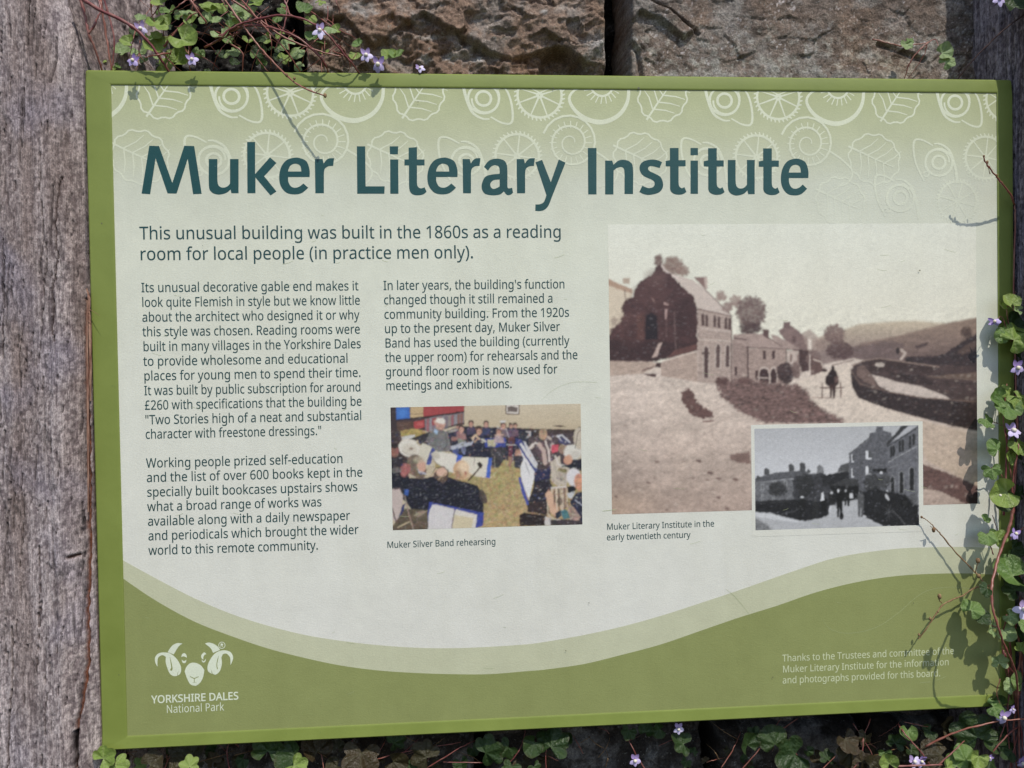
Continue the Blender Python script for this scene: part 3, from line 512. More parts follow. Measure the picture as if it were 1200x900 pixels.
def ink_band(U, V):
    S = srgb; k = Ink(U, V, S((188, 172, 142)))
    A = lambda x, y: (450+x/10, 465+y/10)
    B_ = lambda x, y: (570+x/10, 465+y/10)
    D = lambda x, y: (450+x/10, 540+y/10)
    E_ = lambda x, y: (570+x/10, 540+y/10)
    Q = lambda f, *a: [f(*q) for q in a]
    navy, blue, cream = S((34, 34, 52)), S((44, 68, 150)), S((204, 196, 178))
    # back wall, dado
    k.grad(Q(B_, (-280, 60), (1120, 60), (1120, 400), (-280, 400)), S((196, 180, 150)), S((186, 168, 136)), 474, 500, soft=.6)
    k.poly(Q(B_, (-280, 345), (200, 360), (500, 372), (1050, 385), (1120, 380), (1120, 560), (500, 640), (-280, 640)), S((64, 50, 46)), .6, tex=.4, ts=(4, 2), seed=2)
    # floor
    k.grad(Q(E_, (-600, -20), (1120, -20), (1120, 790), (-600, 790)), S((160, 142, 88)), S((172, 146, 98)), 545, 615, soft=.5, tex=.08, ts=(7, 4))
    # framed picture
    k.poly(Q(B_, (222, 90), (390, 92), (386, 208), (222, 206)), S((84, 62, 52)), .4); k.poly(Q(B_, (235, 94), (376, 94), (374, 196), (234, 194)), S((206, 196, 182)), .4)
    k.poly(Q(B_, (250, 120), (290, 108), (366, 126), (360, 180), (248, 176)), S((104, 90, 82)), .6, tex=.3, ts=(2, 2))
    # shelves on the left
    k.poly(Q(A, (60, 110), (940, 100), (940, 330), (700, 370), (480, 400), (60, 900)), S((72, 54, 54)), .5, tex=.2)
    k.poly(Q(A, (60, 120), (140, 120), (150, 300), (180, 520), (70, 560)), S((58, 46, 46)), .6)
    k.poly(Q(A, (140, 122), (300, 116), (304, 262), (146, 272)), S((44, 100, 176)), .6); k.ell(*A(215, 190), 5, 5, S((66, 132, 204)), a=.5, soft=2)
    k.poly(Q(A, (308, 118), (458, 112), (462, 236), (310, 250)), S((186, 158, 112)), .5); k.line(Q(A, (310, 206), (460, 196)), .8, S((120, 96, 70)))
    k.poly(Q(A, (460, 110), (938, 100), (938, 170), (700, 205), (462, 238)), S((160, 58, 58)), .5)
    for x in (575, 640, 700, 770, 850, 900): k.line(Q(A, (x, 110), (x, 205)), .5, S((126, 44, 48)), a=.6)
    k.line(Q(A, (150, 275), (460, 240), (700, 208), (938, 174)), 1.4, S((40, 28, 30)))
    k.poly(Q(A, (480, 262), (620, 228), (940, 185), (936, 318), (720, 362), (620, 420), (490, 400)), S((126, 116, 118)), .5, tex=.15)
    for i, x in enumerate(range(500, 930, 36)):
        c = [S((150, 80, 84)), S((140, 136, 140)), S((116, 100, 108)), S((150, 134, 120))][i % 4] if x < 840 else S((134, 84, 66))
        k.poly(Q(A, (x, 262-(x-500)*.16), (x+30, 258-(x-500)*.16), (x+28, 400-(x-500)*.19), (x, 404-(x-500)*.19)), c, .4, a=.8)
    k.poly(Q(A, (560, 255), (612, 245), (612, 330), (565, 340)), S((150, 62, 66)), .5)
    k.line(Q(A, (720, 368), (830, 330), (938, 312)), 1.2, S((34, 26, 28)))
    k.poly(Q(A, (350, 290), (470, 272), (482, 350), (372, 385), (345, 350)), S((168, 60, 58)), .6); k.ell(*A(420, 320), 4, 2, S((196, 96, 90)), a=.6)
    k.poly(Q(A, (150, 300), (345, 285), (350, 372), (160, 400)), S((92, 66, 54)), .7, tex=.4)
    k.poly(Q(A, (190, 400), (340, 370), (480, 400), (500, 430), (300, 510), (215, 520)), S((164, 140, 74)), .6, tex=.25)
    k.poly(Q(A, (205, 470), (360, 440), (366, 470), (220, 520)), S((188, 184, 176)), .5)
    k.line(Q(A, (210, 528), (380, 478), (520, 430)), 1.6, S((32, 26, 28)))
    k.poly(Q(A, (70, 520), (200, 530), (190, 600), (300, 720), (300, 900), (70, 900)), S((64, 48, 48)), .8, tex=.3)
    # dark seated back row
    k.poly(Q(A, (740, 400), (860, 360), (940, 350), (1200, 360), (1450, 360), (1750, 400), (1750, 760), (1400, 740), (1200, 720), (940, 710), (760, 640)), navy, .8, tex=.5, ts=(3, 2.4), seed=9)
    k.poly(Q(A, (380, 470), (520, 410), (630, 420), (640, 600), (420, 560)), S((52, 48, 54)), .7, tex=.3)
    # standing man
    k.poly(Q(A, (610, 420), (660, 385), (710, 400), (760, 500), (780, 600), (740, 640), (620, 620), (520, 600), (500, 480), (560, 420)), S((112, 106, 106)), .6, tex=.12)
    k.poly(Q(A, (700, 420), (740, 400), (775, 560), (770, 620), (700, 640), (640, 600)), S((124, 118, 112)), .6); k.ell(*A(665, 335), 4.8, 5.6, S((186, 138, 118))); k.ell(*A(665, 295), 5, 3.6, S((214, 204, 188)))
    k.ell(*A(625, 410), 1.8, 3.4, S((140, 162, 184)), rot=-30)
    rs = np.random.RandomState(7)
    # faces of the back rows
    for x, y, r in ((905, 375, 3.2), (1020, 310, 2.6), (1115, 385, 3.4), (1390, 340, 2.6), (1480, 330, 2), (1530, 330, 2), (1195, 310, 2.2), (860, 350, 2.2)):
        k.poly(Q(A, (x-r*16, y+90), (x-r*12, y+30), (x+r*12, y+30), (x+r*16, y+90), (x+r*12, y+120), (x-r*12, y+120)), S((66, 58, 76)), .7, tex=.2)
        k.ell(*A(x, y), r, r*1.15, S((168, 124, 108))); k.ell(*A(x, y-r*8), r*1.05, r*.6, S((66, 52, 46)))
    k.poly(Q(A, (1320, 380), (1370, 360), (1440, 370), (1450, 460), (1310, 460)), S((176, 152, 150)), .6); k.ell(*A(1390, 290), 3.4, 1.6, S((200, 196, 190)))
    k.ell(*A(890, 430), 4, 3, S((160, 110, 108)), a=.8); k.ell(*A(820, 490), 3.4, 2.4, S((170, 120, 110)), a=.8)
    k.ell(*A(1075, 480), 5, 3.4, S((196, 166, 130)), rot=-50); k.poly(Q(A, (1100, 480), (1190, 500), (1160, 545), (1110, 520)), S((200, 192, 176)), .6)
    k.poly(Q(A, (770, 600), (900, 555), (1050, 520), (1030, 560), (800, 625)), S((170, 172, 180)), .6); k.poly(Q(A, (870, 490), (940, 500), (930, 570), (870, 550)), S((120, 124, 104)), .7)
    k.ell(*A(840, 640), 4, 3, S((70, 76, 124)), a=.8); k.ell(*A(930, 620), 3, 4.4, S((112, 116, 146)), a=.7)
    k.poly(Q(A, (750, 400), (840, 375), (850, 400), (760, 420)), S((150, 146, 140)), .6)
    # blue stand in centre
    k.poly(Q(B_, (-20, 490), (228, 480), (228, 590), (-20, 590)), S((44, 60, 140)), .5); k.poly(Q(B_, (10, 500), (104, 500), (106, 584), (16, 580)), S((176, 166, 130)), .5)
    k.poly(Q(B_, (40, 590), (230, 590), (226, 700), (150, 830), (60, 830)), S((60, 56, 60)), .7, tex=.4)
    k.poly(Q(B_, (250, 470), (330, 470), (330, 560), (262, 550)), S((96, 56, 58)), .6); k.poly(Q(B_, (262, 560), (310, 560), (306, 760), (262, 760)), S((110, 50, 64)), .6); k.poly(Q(B_, (255, 700), (300, 700), (290, 820), (262, 820)), S((150, 112, 90)), .6)
    k.line(Q(B_, (240, 560), (345, 566)), 1, S((196, 190, 180)))
    for x in (95, 228, 310): k.line(Q(B_, (x, 700), (x+4, 840)), .6, S((150, 140, 120)))
    k.poly(Q(B_, (320, 700), (430, 700), (400, 840), (330, 830)), S((52, 50, 60)), .7, tex=.3); k.poly(Q(B_, (340, 620), (430, 610), (440, 690), (330, 690)), S((168, 128, 106)), .8, tex=.2)
    k.poly(Q(B_, (460, 402), (524, 404), (520, 478), (458, 472)), S((178, 170, 166)), .5)
    k.poly(Q(B_, (780, 342), (860, 330), (940, 352), (860, 358)), S((86, 72, 62)), .5)
    k.poly(Q(B_, (380, 400), (500, 420), (480, 500), (420, 520), (380, 470)), S((46, 48, 58)), .7)
    # right hand players and silver instruments
    k.poly(Q(B_, (500, 460), (620, 480), (660, 380), (720, 400), (780, 440), (1050, 420), (1050, 860), (560, 860), (480, 640)), S((74, 60, 62)), .8, tex=.55, ts=(3, 3), seed=10)
    k.poly(Q(B_, (350, 490), (410, 500), (600, 840), (580, 860), (460, 690), (340, 540)), S((46, 54, 116)), .5)
    k.poly(Q(B_, (430, 520), (460, 530), (600, 790), (590, 840), (480, 650)), S((192, 188, 186)), .5)
    k.poly(Q(B_, (370, 560), (460, 690), (600, 880), (570, 900), (500, 1190), (450, 1100), (400, 900), (440, 740)), S((204, 200, 196)), .5)
    k.line(Q(B_, (372, 556), (460, 700), (590, 900)), 1.4, S((46, 58, 128))); k.line(Q(B_, (390, 960), (430, 1120), (480, 1250)), 3, S((66, 72, 140)))
    k.ell(*B_(665, 430), 4.4, 5.4, S((176, 138, 110))); k.ell(*B_(665, 398), 4.4, 2, S((150, 126, 98)))
    k.poly(Q(B_, (620, 560), (720, 570), (730, 780), (640, 760)), S((190, 168, 152)), .7, tex=.25, ts=(2, 3)); k.poly(Q(B_, (490, 590), (570, 510), (620, 540), (520, 620)), S((186, 168, 150)), .6, tex=.2)
    k.ell(*B_(810, 500), 4.4, 5, S((92, 78, 76))); k.poly(Q(B_, (770, 560), (835, 560), (840, 640), (745, 670), (765, 620)), S((190, 62, 76)), .6)
    k.poly(Q(B_, (840, 450), (980, 530), (960, 560), (850, 500)), S((60, 62, 96)), .5); k.line(Q(B_, (830, 452), (900, 540)), 1.1, S((204, 200, 196)))
    k.ell(*B_(900, 610), 5.6, 5.6, S((160, 134, 108)), tex=.2)
    k.ell(*B_(1085, 490), 6.6, 13, S((176, 160, 136)), tex=.2); k.line(Q(B_, (1060, 560), (1085, 440), (1110, 400)), .7, S((110, 96, 84)))
    k.poly(Q(B_, (1130, 360), (1080, 350), (1070, 362), (1130, 372)), S((60, 52, 50)), .5)
    k.ell(*B_(1000, 650), 10, 8.4, S((196, 188, 172))); k.ell(*B_(950, 725), 4, 6.5, S((192, 136, 104)), rot=20)
    k.poly(Q(B_, (1000, 740), (1120, 720), (1120, 870), (860, 840), (870, 760), (940, 790)), S((34, 34, 46)), .6)
    k.poly(Q(B_, (750, 760), (860, 690), (880, 840), (860, 1080), (760, 980)), S((186, 172, 152)), .7, tex=.4, ts=(1.4, 4), seed=14)
    k.poly(Q(B_, (600, 850), (760, 850), (750, 960), (700, 1010), (560, 1030), (560, 900)), S((38, 40, 72)), .7, tex=.3)
    k.poly(Q(E_, (560, 250), (740, 200), (770, 300), (700, 490), (480, 490), (540, 350)), S((38, 34, 44)), .7, tex=.3)
    k.poly(Q(E_, (480, 490), (720, 480), (710, 640), (560, 610), (480, 600)), S((52, 40, 40)), .7, tex=.3); k.poly(Q(E_, (390, 640), (440, 605), (700, 640), (690, 760), (385, 765)), S((42, 32, 32)), .6, tex=.25)
    k.poly(Q(E_, (690, 650), (760, 680), (750, 760), (680, 755)), S((196, 190, 182)), .5)
    k.poly(Q(E_, (830, 70), (960, 90), (940, 290), (820, 280), (800, 180)), S((170, 158, 140)), .6, tex=.35, ts=(1.6, 5)); k.ell(*E_(905, 115), 3.6, 2, S((118, 104, 60)))
    k.ell(*E_(1035, 200), 7.5, 10.5, S((192, 184, 186))); k.ell(*E_(1085, 260), 4.6, 9.5, S((190, 128, 96)))
    k.poly(Q(E_, (940, 320), (1010, 290), (1060, 330), (1000, 380), (950, 370)), S((30, 30, 38)), .6)
    k.poly(Q(E_, (1050, 380), (1130, 360), (1130, 760), (1000, 560), (980, 480)), S((38, 42, 62)), .6, tex=.4); k.poly(Q(E_, (940, 380), (1040, 360), (1000, 450), (960, 430)), S((186, 184, 184)), .6)
    k.line(Q(E_, (1040, 460), (1125, 525)), .9, S((200, 200, 206)))
    k.poly(Q(E_, (760, 310), (950, 300), (950, 540), (880, 570), (790, 500)), S((176, 150, 118)), .6, tex=.3, ts=(1.2, 6), seed=18)
    for x in (800, 840, 880, 925): k.line(Q(E_, (x, 310), (x+10, 540)), .8, S((84, 66, 56)), a=.7); k.line(Q(E_, (x+16, 310), (x+24, 540)), .7, S((214, 198, 174)), a=.8)
    k.poly(Q(E_, (690, 390), (730, 340), (780, 400), (800, 480), (860, 560), (830, 650), (790, 640), (730, 500)), S((196, 154, 122)), .6)
    k.poly(Q(E_, (790, 640), (850, 590), (880, 640), (830, 680)), S((40, 46, 62)), .5); k.poly(Q(E_, (860, 580), (930, 570), (980, 670), (900, 680)), S((64, 108, 116)), .6)
    k.poly(Q(E_, (950, 520), (1000, 520), (1110, 660), (1060, 720), (980, 720)), S((160, 134, 118)), .7, tex=.2); k.poly(Q(E_, (750, 690), (860, 680), (1130, 700), (1130, 760), (750, 755)), S((60, 52, 56)), .6, tex=.3)
    k.line(Q(E_, (715, 480), (720, 620), (780, 680), (860, 690)), 1, S((196, 184, 164)))
    # left hand players
    k.ell(*A(120, 640), 4.4, 6, S((150, 92, 80))); k.poly(Q(A, (60, 720), (180, 700), (300, 760), (260, 900), (70, 900)), S((44, 38, 44)), .7)
    k.poly(Q(D, (75, 60), (260, 100), (300, 200), (500, 200), (660, 160), (820, 210), (1100, 290), (1160, 440), (1170, 620), (560, 500), (520, 580), (350, 600), (230, 460), (75, 330)), S((28, 28, 40)), .7, tex=.35, ts=(4, 1.4), seed=20)
    k.ell(*A(300, 600), 13, 10.5, S((206, 196, 178)), rot=20); k.ell(*A(310, 610), 6, 3.6, S((164, 150, 126)), rot=30, a=.8); k.poly(Q(A, (330, 540), (400, 530), (410, 590), (370, 580)), S((150, 140, 66)), .6, a=.8)
    k.poly(Q(A, (470, 550), (560, 590), (490, 790), (400, 700), (430, 600)), S((196, 186, 160)), .5); k.poly(Q(A, (560, 590), (610, 600), (540, 800), (490, 790)), S((54, 66, 132)), .5)
    k.poly(Q(A, (290, 760), (330, 690), (400, 700), (440, 740), (500, 860), (470, 960), (400, 960), (300, 900)), S((122, 100, 78)), .7, tex=.2); k.ell(*A(450, 830), 3.6, 6, S((188, 134, 112)))
    k.poly(Q(D, (390, 80), (450, 120), (500, 150), (480, 165), (400, 140)), S((180, 184, 196)), .5, a=.7)
    k.poly(Q(A, (560, 650), (620, 640), (860, 680), (830, 890), (760, 880), (620, 780), (555, 700)), S((206, 200, 184)), .5); k.ell(*A(610, 690), 2.8, 3.6, S((150, 140, 118)), a=.7)
    k.poly(Q(A, (860, 670), (920, 690), (920, 740), (840, 790)), S((48, 84, 176)), .5)
    k.poly(Q(A, (920, 705), (1200, 712), (1200, 950), (1050, 930), (880, 820)), S((200, 186, 158)), .5, tex=.05); k.poly(Q(A, (1200, 712), (1262, 716), (1240, 950), (1195, 940)), S((56, 88, 176)), .5)
    k.poly(Q(A, (1200, 712), (1225, 714), (1200, 900), (1190, 900)), S((186, 192, 200)), .4)
    k.ell(*A(920, 870), 9.5, 10.5, S((186, 148, 104))); k.ell(*A(970, 850), 8, 10, S((206, 178, 140)), a=.8, soft=2); k.ell(*A(955, 900), 1.4, 3, S((150, 90, 74)))
    k.line(Q(A, (1050, 910), (1130, 800)), 1.6, S((66, 46, 36))); k.ell(*A(1115, 790), 3, 2, S((52, 38, 34)), rot=50)
    k.poly(Q(A, (590, 880), (700, 840), (760, 900), (740, 970), (690, 1020), (580, 940)), S((96, 74, 60)), .6, tex=.4); k.ell(*A(680, 890), 4.6, 3.4, S((192, 148, 124)))
    k.line(Q(A, (620, 860), (700, 835), (755, 880)), 1, S((50, 40, 36))); k.line(Q(A, (550, 930), (620, 860)), 1.2, S((176, 150, 116)))
    k.line(Q(A, (490, 800), (560, 805)), 1, S((196, 186, 170)))
    k.ell(*D(1160, 420), 4, 9, S((66, 58, 56)), rot=-20, a=.9)
    k.ell(*D(240, 100), 5, 8, S((140, 80, 74)), rot=20, a=.9); k.ell(*D(140, 110), 7, 3.5, S((120, 112, 104)), a=.6)
    k.poly(Q(D, (80, 330), (180, 320), (220, 380), (215, 500), (150, 720), (80, 680)), S((184, 166, 156)), .6); k.line(Q(D, (85, 330), (190, 325), (230, 400)), 1.2, S((70, 60, 60))); k.line(Q(D, (80, 500), (120, 640), (150, 760)), 1.4, S((60, 46, 46)))
    k.poly(Q(D, (215, 520), (250, 500), (210, 740), (150, 760), (165, 680)), S((44, 48, 100)), .6); k.poly(Q(D, (240, 330), (295, 340), (280, 410), (240, 400)), S((44, 86, 160)), .6, a=.8)
    k.poly(Q(D, (250, 560), (520, 580), (520, 810), (90, 830), (90, 780)), S((92, 78, 60)), .7, tex=.25); k.poly(Q(D, (350, 640), (420, 590), (530, 580), (400, 660)), S((140, 126, 100)), .6)
    k.line(Q(D, (240, 410), (290, 620), (350, 820)), 1.6, S((150, 130, 112))); k.line(Q(D, (165, 780), (300, 712)), 1.1, S((196, 176, 140)))
    k.poly(Q(D, (530, 480), (1170, 610), (1160, 760), (1080, 790), (520, 810), (515, 600)), S((48, 62, 140)), .5)
    k.poly(Q(D, (590, 510), (820, 560), (790, 800), (515, 810), (530, 600)), S((196, 188, 178)), .5); k.poly(Q(D, (840, 568), (1090, 630), (1065, 800), (790, 800)), S((202, 192, 180)), .5)
    k.poly(Q(D, (830, 620), (1040, 650), (1030, 790), (800, 796)), S((196, 176, 120)), .6, a=.8)
    k.line(Q(D, (818, 565), (800, 790)), .7, S((110, 90, 76)))
    k.line(Q(E_, (320, 560), (430, 525)), .6, S((110, 96, 60)), a=.7)
    dark = np.clip(1-k.C.mean(1)*5, 0, 1); k.C += (np.clip((fbm(U/4, V/.8, 71, 2)-.7)*6, 0, 1)*dark)[:, None]*.07
    pal = ((196, 140, 116), (214, 208, 198), (36, 36, 52), (96, 74, 64), (150, 140, 130), (60, 76, 140), (24, 22, 30), (128, 96, 84))
    k.flecks(None, 330, pal, .55, 11, (625, 505, 682, 614), 1.7); k.flecks(None, 300, pal, .5, 12, (520, 500, 640, 540), 1.5)
    k.flecks(None, 260, pal, .45, 13, (458, 505, 530, 560), 1.7); k.flecks(None, 420, ((70, 72, 90), (16, 16, 22), (50, 48, 58)), .6, 14, (460, 548, 568, 600), 1.6, dark=True)
    k.flecks(None, 160, ((190, 172, 118), (140, 122, 70)), .3, 15, (572, 545, 614, 616), 2.2)
    Z = lambda x, y: (455+x/5.106, 470+y/5.106)
    ZP = lambda *q: [Z(*t) for t in q]
    skin, hair, silver, pale = S((190, 142, 120)), S((58, 44, 38)), S((206, 196, 186)), S((208, 200, 184))
    # clean sheets, bells and the bald head over the broken ink
    k.ell(*Z(125, 283), 12.2, 9.6, pale, rot=12); k.ell(*Z(130, 290), 9, 6.5, S((186, 174, 152)), rot=15, soft=2, a=.6); k.line(ZP((85, 300), (120, 320), (160, 318)), .8, S((120, 108, 92)), a=.6); k.ell(*Z(135, 285), 2.5, 1.8, S((110, 96, 78)), a=.7)
    k.poly(ZP((205, 250), (262, 275), (228, 370), (172, 335), (185, 290)), S((198, 190, 168)), .5); k.poly(ZP((262, 272), (280, 280), (245, 372), (228, 372)), S((58, 66, 128)), .5)
    k.poly(ZP((255, 318), (275, 303), (330, 308), (412, 325), (398, 425), (350, 405), (290, 370)), pale, .6); k.ell(*Z(285, 325), 5.2, 4, S((176, 166, 146)), rot=30, a=.7, soft=1.2); k.line(ZP((258, 318), (276, 360), (330, 400)), .7, S((110, 96, 80)), a=.7)
    k.poly(ZP((412, 322), (442, 330), (438, 355), (405, 372)), S((50, 88, 182)), .5)
    k.poly(ZP((442, 335), (600, 342), (585, 455), (540, 450), (420, 400)), S((206, 198, 178)), .5); k.poly(ZP((600, 342), (618, 343), (606, 460), (583, 456)), S((58, 94, 186)), .5); k.line(ZP((518, 340), (512, 380)), .6, S((120, 108, 92)))
    k.ell(*Z(435, 412), 9.2, 11.2, S((192, 152, 112)), soft=.9); k.ell(*Z(450, 395), 6.5, 7, S((222, 194, 158)), soft=3, a=.9); k.ell(*Z(420, 440), 4, 6, S((150, 112, 82)), soft=2, a=.6); k.ell(*Z(463, 432), 1.3, 2.6, S((160, 100, 80)))
    k.line(ZP((480, 475), (550, 395)), 1.8, S((70, 52, 42))); k.poly(ZP((530, 372), (545, 362), (566, 385), (556, 402), (540, 392)), S((48, 36, 32)), .5)
    k.ell(*Z(160, 365), 9, 9, S((116, 100, 84)), tex=.25, ts=(2, 2)); k.ell(*Z(198, 385), 5, 7, S((196, 150, 126)), soft=.9); k.ell(*Z(185, 350), 7, 4, S((176, 160, 136)), a=.6, soft=1.5)
    k.ell(*Z(105, 415), 4.5, 8, S((158, 90, 84)), rot=25, soft=1); k.ell(*Z(38, 300), 5, 7, S((140, 90, 78)), soft=1.2); k.ell(*Z(36, 268), 4.5, 3, S((44, 34, 34)))
    k.ell(*Z(322, 425), 6.5, 5.4, S((206, 166, 140)), soft=1); k.line(ZP((262, 440), (285, 400), (330, 392), (360, 415), (350, 450)), 1, S((60, 46, 40))); k.line(ZP((255, 450), (290, 405)), 1.2, S((196, 172, 136))); k.line(ZP((300, 470), (345, 430)), 1, S((150, 120, 92)))
    k.poly(ZP((265, 620), (395, 652), (378, 765), (238, 765), (248, 650)), S((200, 194, 190)), .5); k.poly(ZP((398, 654), (530, 688), (520, 765), (380, 765)), S((206, 198, 184)), .5); k.poly(ZP((395, 680), (510, 700), (500, 765), (383, 765)), S((198, 180, 130)), .8, a=.7); k.line(ZP((396, 652), (380, 765)), .8, S((96, 80, 70)))
    k.poly(ZP((270, 120), (290, 105), (330, 108), (342, 140), (320, 178), (295, 170)), S((190, 142, 122)), .7); k.poly(ZP((283, 125), (290, 104), (325, 100), (342, 118), (335, 138), (300, 132)), S((216, 206, 190)), .7); k.line(ZP((300, 155), (318, 158)), .6, S((110, 74, 64)), a=.6)
    k.poly(ZP((240, 200), (285, 165), (345, 185), (372, 260), (368, 300), (300, 305), (250, 270)), S((114, 110, 108)), .7, tex=.15); k.line(ZP((345, 200), (352, 260), (330, 295)), .8, S((70, 66, 66)), a=.7); k.poly(ZP((275, 165), (300, 180), (290, 200), (272, 185)), S((150, 172, 196)), .5)
    for x, y, r_, hc, tc in ((495, 138, 3., hair, (70, 60, 84)), (585, 140, 3.2, hair, (58, 62, 92)), (690, 150, 3., S((92, 66, 52)), (120, 100, 108)), (437, 170, 3.6, hair, (150, 110, 106)), (543, 182, 3.6, hair, (40, 42, 66)), (662, 188, 3.4, S((110, 80, 60)), (176, 150, 150)), (735, 150, 2.2, hair, (96, 74, 92)), (762, 148, 2.2, hair, (110, 84, 96))):
        k.poly(ZP((x-r_*9, y+62), (x-r_*7, y+28), (x, y+18), (x+r_*7, y+28), (x+r_*9, y+62)), S(tc), .8, tex=.3)
        k.ell(*Z(x, y-4), r_*1.05, r_*1.05, hc, soft=.8); k.ell(*Z(x, y+3), r_*.78, r_*.95, skin, soft=.8); k.line(ZP((x-8, y), (x+8, y)), .5, hair, a=.5)
    for P_, w_, c_ in ((((500, 222), (520, 205), (545, 225)), 2., (206, 176, 142)), (((515, 245), (538, 225)), 1.6, (190, 150, 120)), (((560, 232), (580, 240)), 2.2, (196, 190, 176)), (((380, 275), (460, 245)), 1.4, (176, 178, 186)), (((420, 230), (455, 240)), 2.4, (130, 132, 116)), (((390, 180), (415, 172)), 1.5, (160, 150, 140)),
                        (((640, 205), (690, 200)), 1.6, (196, 160, 140)), (((710, 180), (722, 215)), 1.2, (170, 160, 160)), (((395, 300), (410, 318)), 2.6, (70, 80, 140)), (((445, 290), (455, 315)), 2.2, (110, 116, 150))): k.line(ZP(*P_), w_, S(c_), soft=.8)
    # players on the right with silver horns
    k.ell(*Z(926, 205), 4.6, 5.4, S((182, 140, 112)), soft=.9); k.ell(*Z(926, 184), 4.6, 2.6, S((160, 132, 100)), soft=.8); k.line(ZP((915, 200), (937, 200)), .6, hair, a=.6)
    k.poly(ZP((860, 240), (900, 232), (960, 240), (985, 300), (960, 375), (915, 370), (885, 300)), S((92, 74, 74)), .8, tex=.4, ts=(2, 2))
    for P_, w_, c_ in ((((840, 285), (880, 250), (905, 262)), 2., (206, 196, 184)), (((905, 262), (930, 300), (938, 372)), 5, (186, 160, 146)), (((940, 240), (960, 300), (965, 360)), 2.2, (206, 190, 176)), (((985, 215), (1040, 205), (1085, 245)), 1.4, (206, 204, 206)), (((1000, 225), (1060, 260)), 2.6, (62, 64, 104)), (((955, 215), (990, 240), (975, 290)), 3, (176, 160, 146)),
                        (((1000, 330), (1020, 380), (1075, 390)), 2, (206, 196, 182)), (((985, 400), (1000, 470), (1060, 500)), 3.4, (190, 176, 156)), (((1010, 405), (1080, 400), (1070, 480)), 2.4, (200, 186, 162)), (((1025, 410), (1055, 415)), 4, (130, 116, 76))): k.line(ZP(*P_), w_, S(c_), soft=.8)
    k.poly(ZP((978, 262), (1018, 262), (1016, 292), (985, 308), (975, 290)), S((196, 70, 84)), .6); k.ell(*Z(998, 232), 4, 4.4, S((84, 70, 70)), soft=.8); k.ell(*Z(1045, 290), 4.6, 5, S((150, 120, 96)), soft=1)
    k.ell(*Z(1105, 305), 10.5, 8.6, S((208, 202, 188)), soft=1); k.ell(*Z(1078, 350), 4.6, 6, S((198, 144, 112)), rot=15, soft=.9); k.ell(*Z(1120, 320), 7, 5, S((180, 172, 156)), soft=2.5, a=.6); k.poly(ZP((1040, 385), (1095, 380), (1160, 345), (1160, 400), (1100, 410)), S((30, 30, 42)), .6)
    k.ell(*Z(1108, 455), 8, 10.5, S((206, 200, 198)), soft=1); k.ell(*Z(1140, 480), 5.6, 9, S((196, 136, 104)), soft=1); k.poly(ZP((1070, 515), (1110, 505), (1120, 530), (1080, 552)), S((24, 24, 32)), .6)
    k.ell(*Z(1142, 225), 6, 13, S((186, 172, 150)), soft=1, tex=.15); k.line(ZP((1118, 280), (1135, 190), (1155, 170)), .8, S((96, 84, 74)))
    for j_ in range(7):
        x = 962+j_*15; k.line(ZP((x, 520+j_ % 3*8), (x+3, 670-j_ % 2*14)), 1.3, S((206, 188, 162) if j_ % 2 else (92, 72, 62)), soft=.7)
    k.line(ZP((975, 520), (1060, 512)), 1.6, silver); k.line(ZP((985, 560), (1050, 552)), 1, S((150, 120, 92))); k.ell(*Z(1025, 600), 3.5, 5, S((70, 56, 50)), a=.7)
    k.poly(ZP((940, 560), (965, 535), (985, 560), (990, 620), (1012, 660), (1000, 690), (970, 660), (950, 600)), S((204, 162, 130)), .7); k.poly(ZP((1000, 670), (1030, 655), (1035, 690), (1008, 705)), S((40, 48, 62)), .6); k.poly(ZP((1035, 655), (1070, 652), (1088, 700), (1050, 706)), S((70, 116, 122)), .6)
    k.poly(ZP((785, 255), (800, 250), (890, 400), (870, 400), (830, 340)), S((198, 194, 190)), .5); k.poly(ZP((810, 340), (830, 345), (875, 440), (842, 590), (800, 470), (790, 400)), S((208, 204, 200)), .5)
    k.line(ZP((770, 245), (825, 335), (882, 415)), 1.8, S((44, 54, 118))); k.line(ZP((788, 465), (835, 615)), 2.6, S((64, 72, 146))); k.line(ZP((820, 370), (846, 440)), .6, S((130, 126, 124)))
    q = np.clip((V-492)/12, 0, 1)*np.where(k.C.mean(1) > .33, .12, 1.)
    for i in range(3): k.C[:, i] *= 1+q*.5*(fbm(U/2.6, V/2.4, 80+i, 3, .7)-.5)+q*.8*(fbm(U/3, V/2.4, 84, 3, .7)-.5)+.2*(fbm(U/1.2, V/1.2, 72, 2)-.5)
    k.C += (np.clip((fbm(U/2.2, V/2.6, 88, 2)-.74)*5, 0, 1)*np.clip((V-510)/10, 0, 1)*q*.16)[:, None]
    g_ = k.C.mean(1)[:, None]; k.C = k.C*.86+g_*.14
    return k.C*np.array([.98, .98, 1.0])
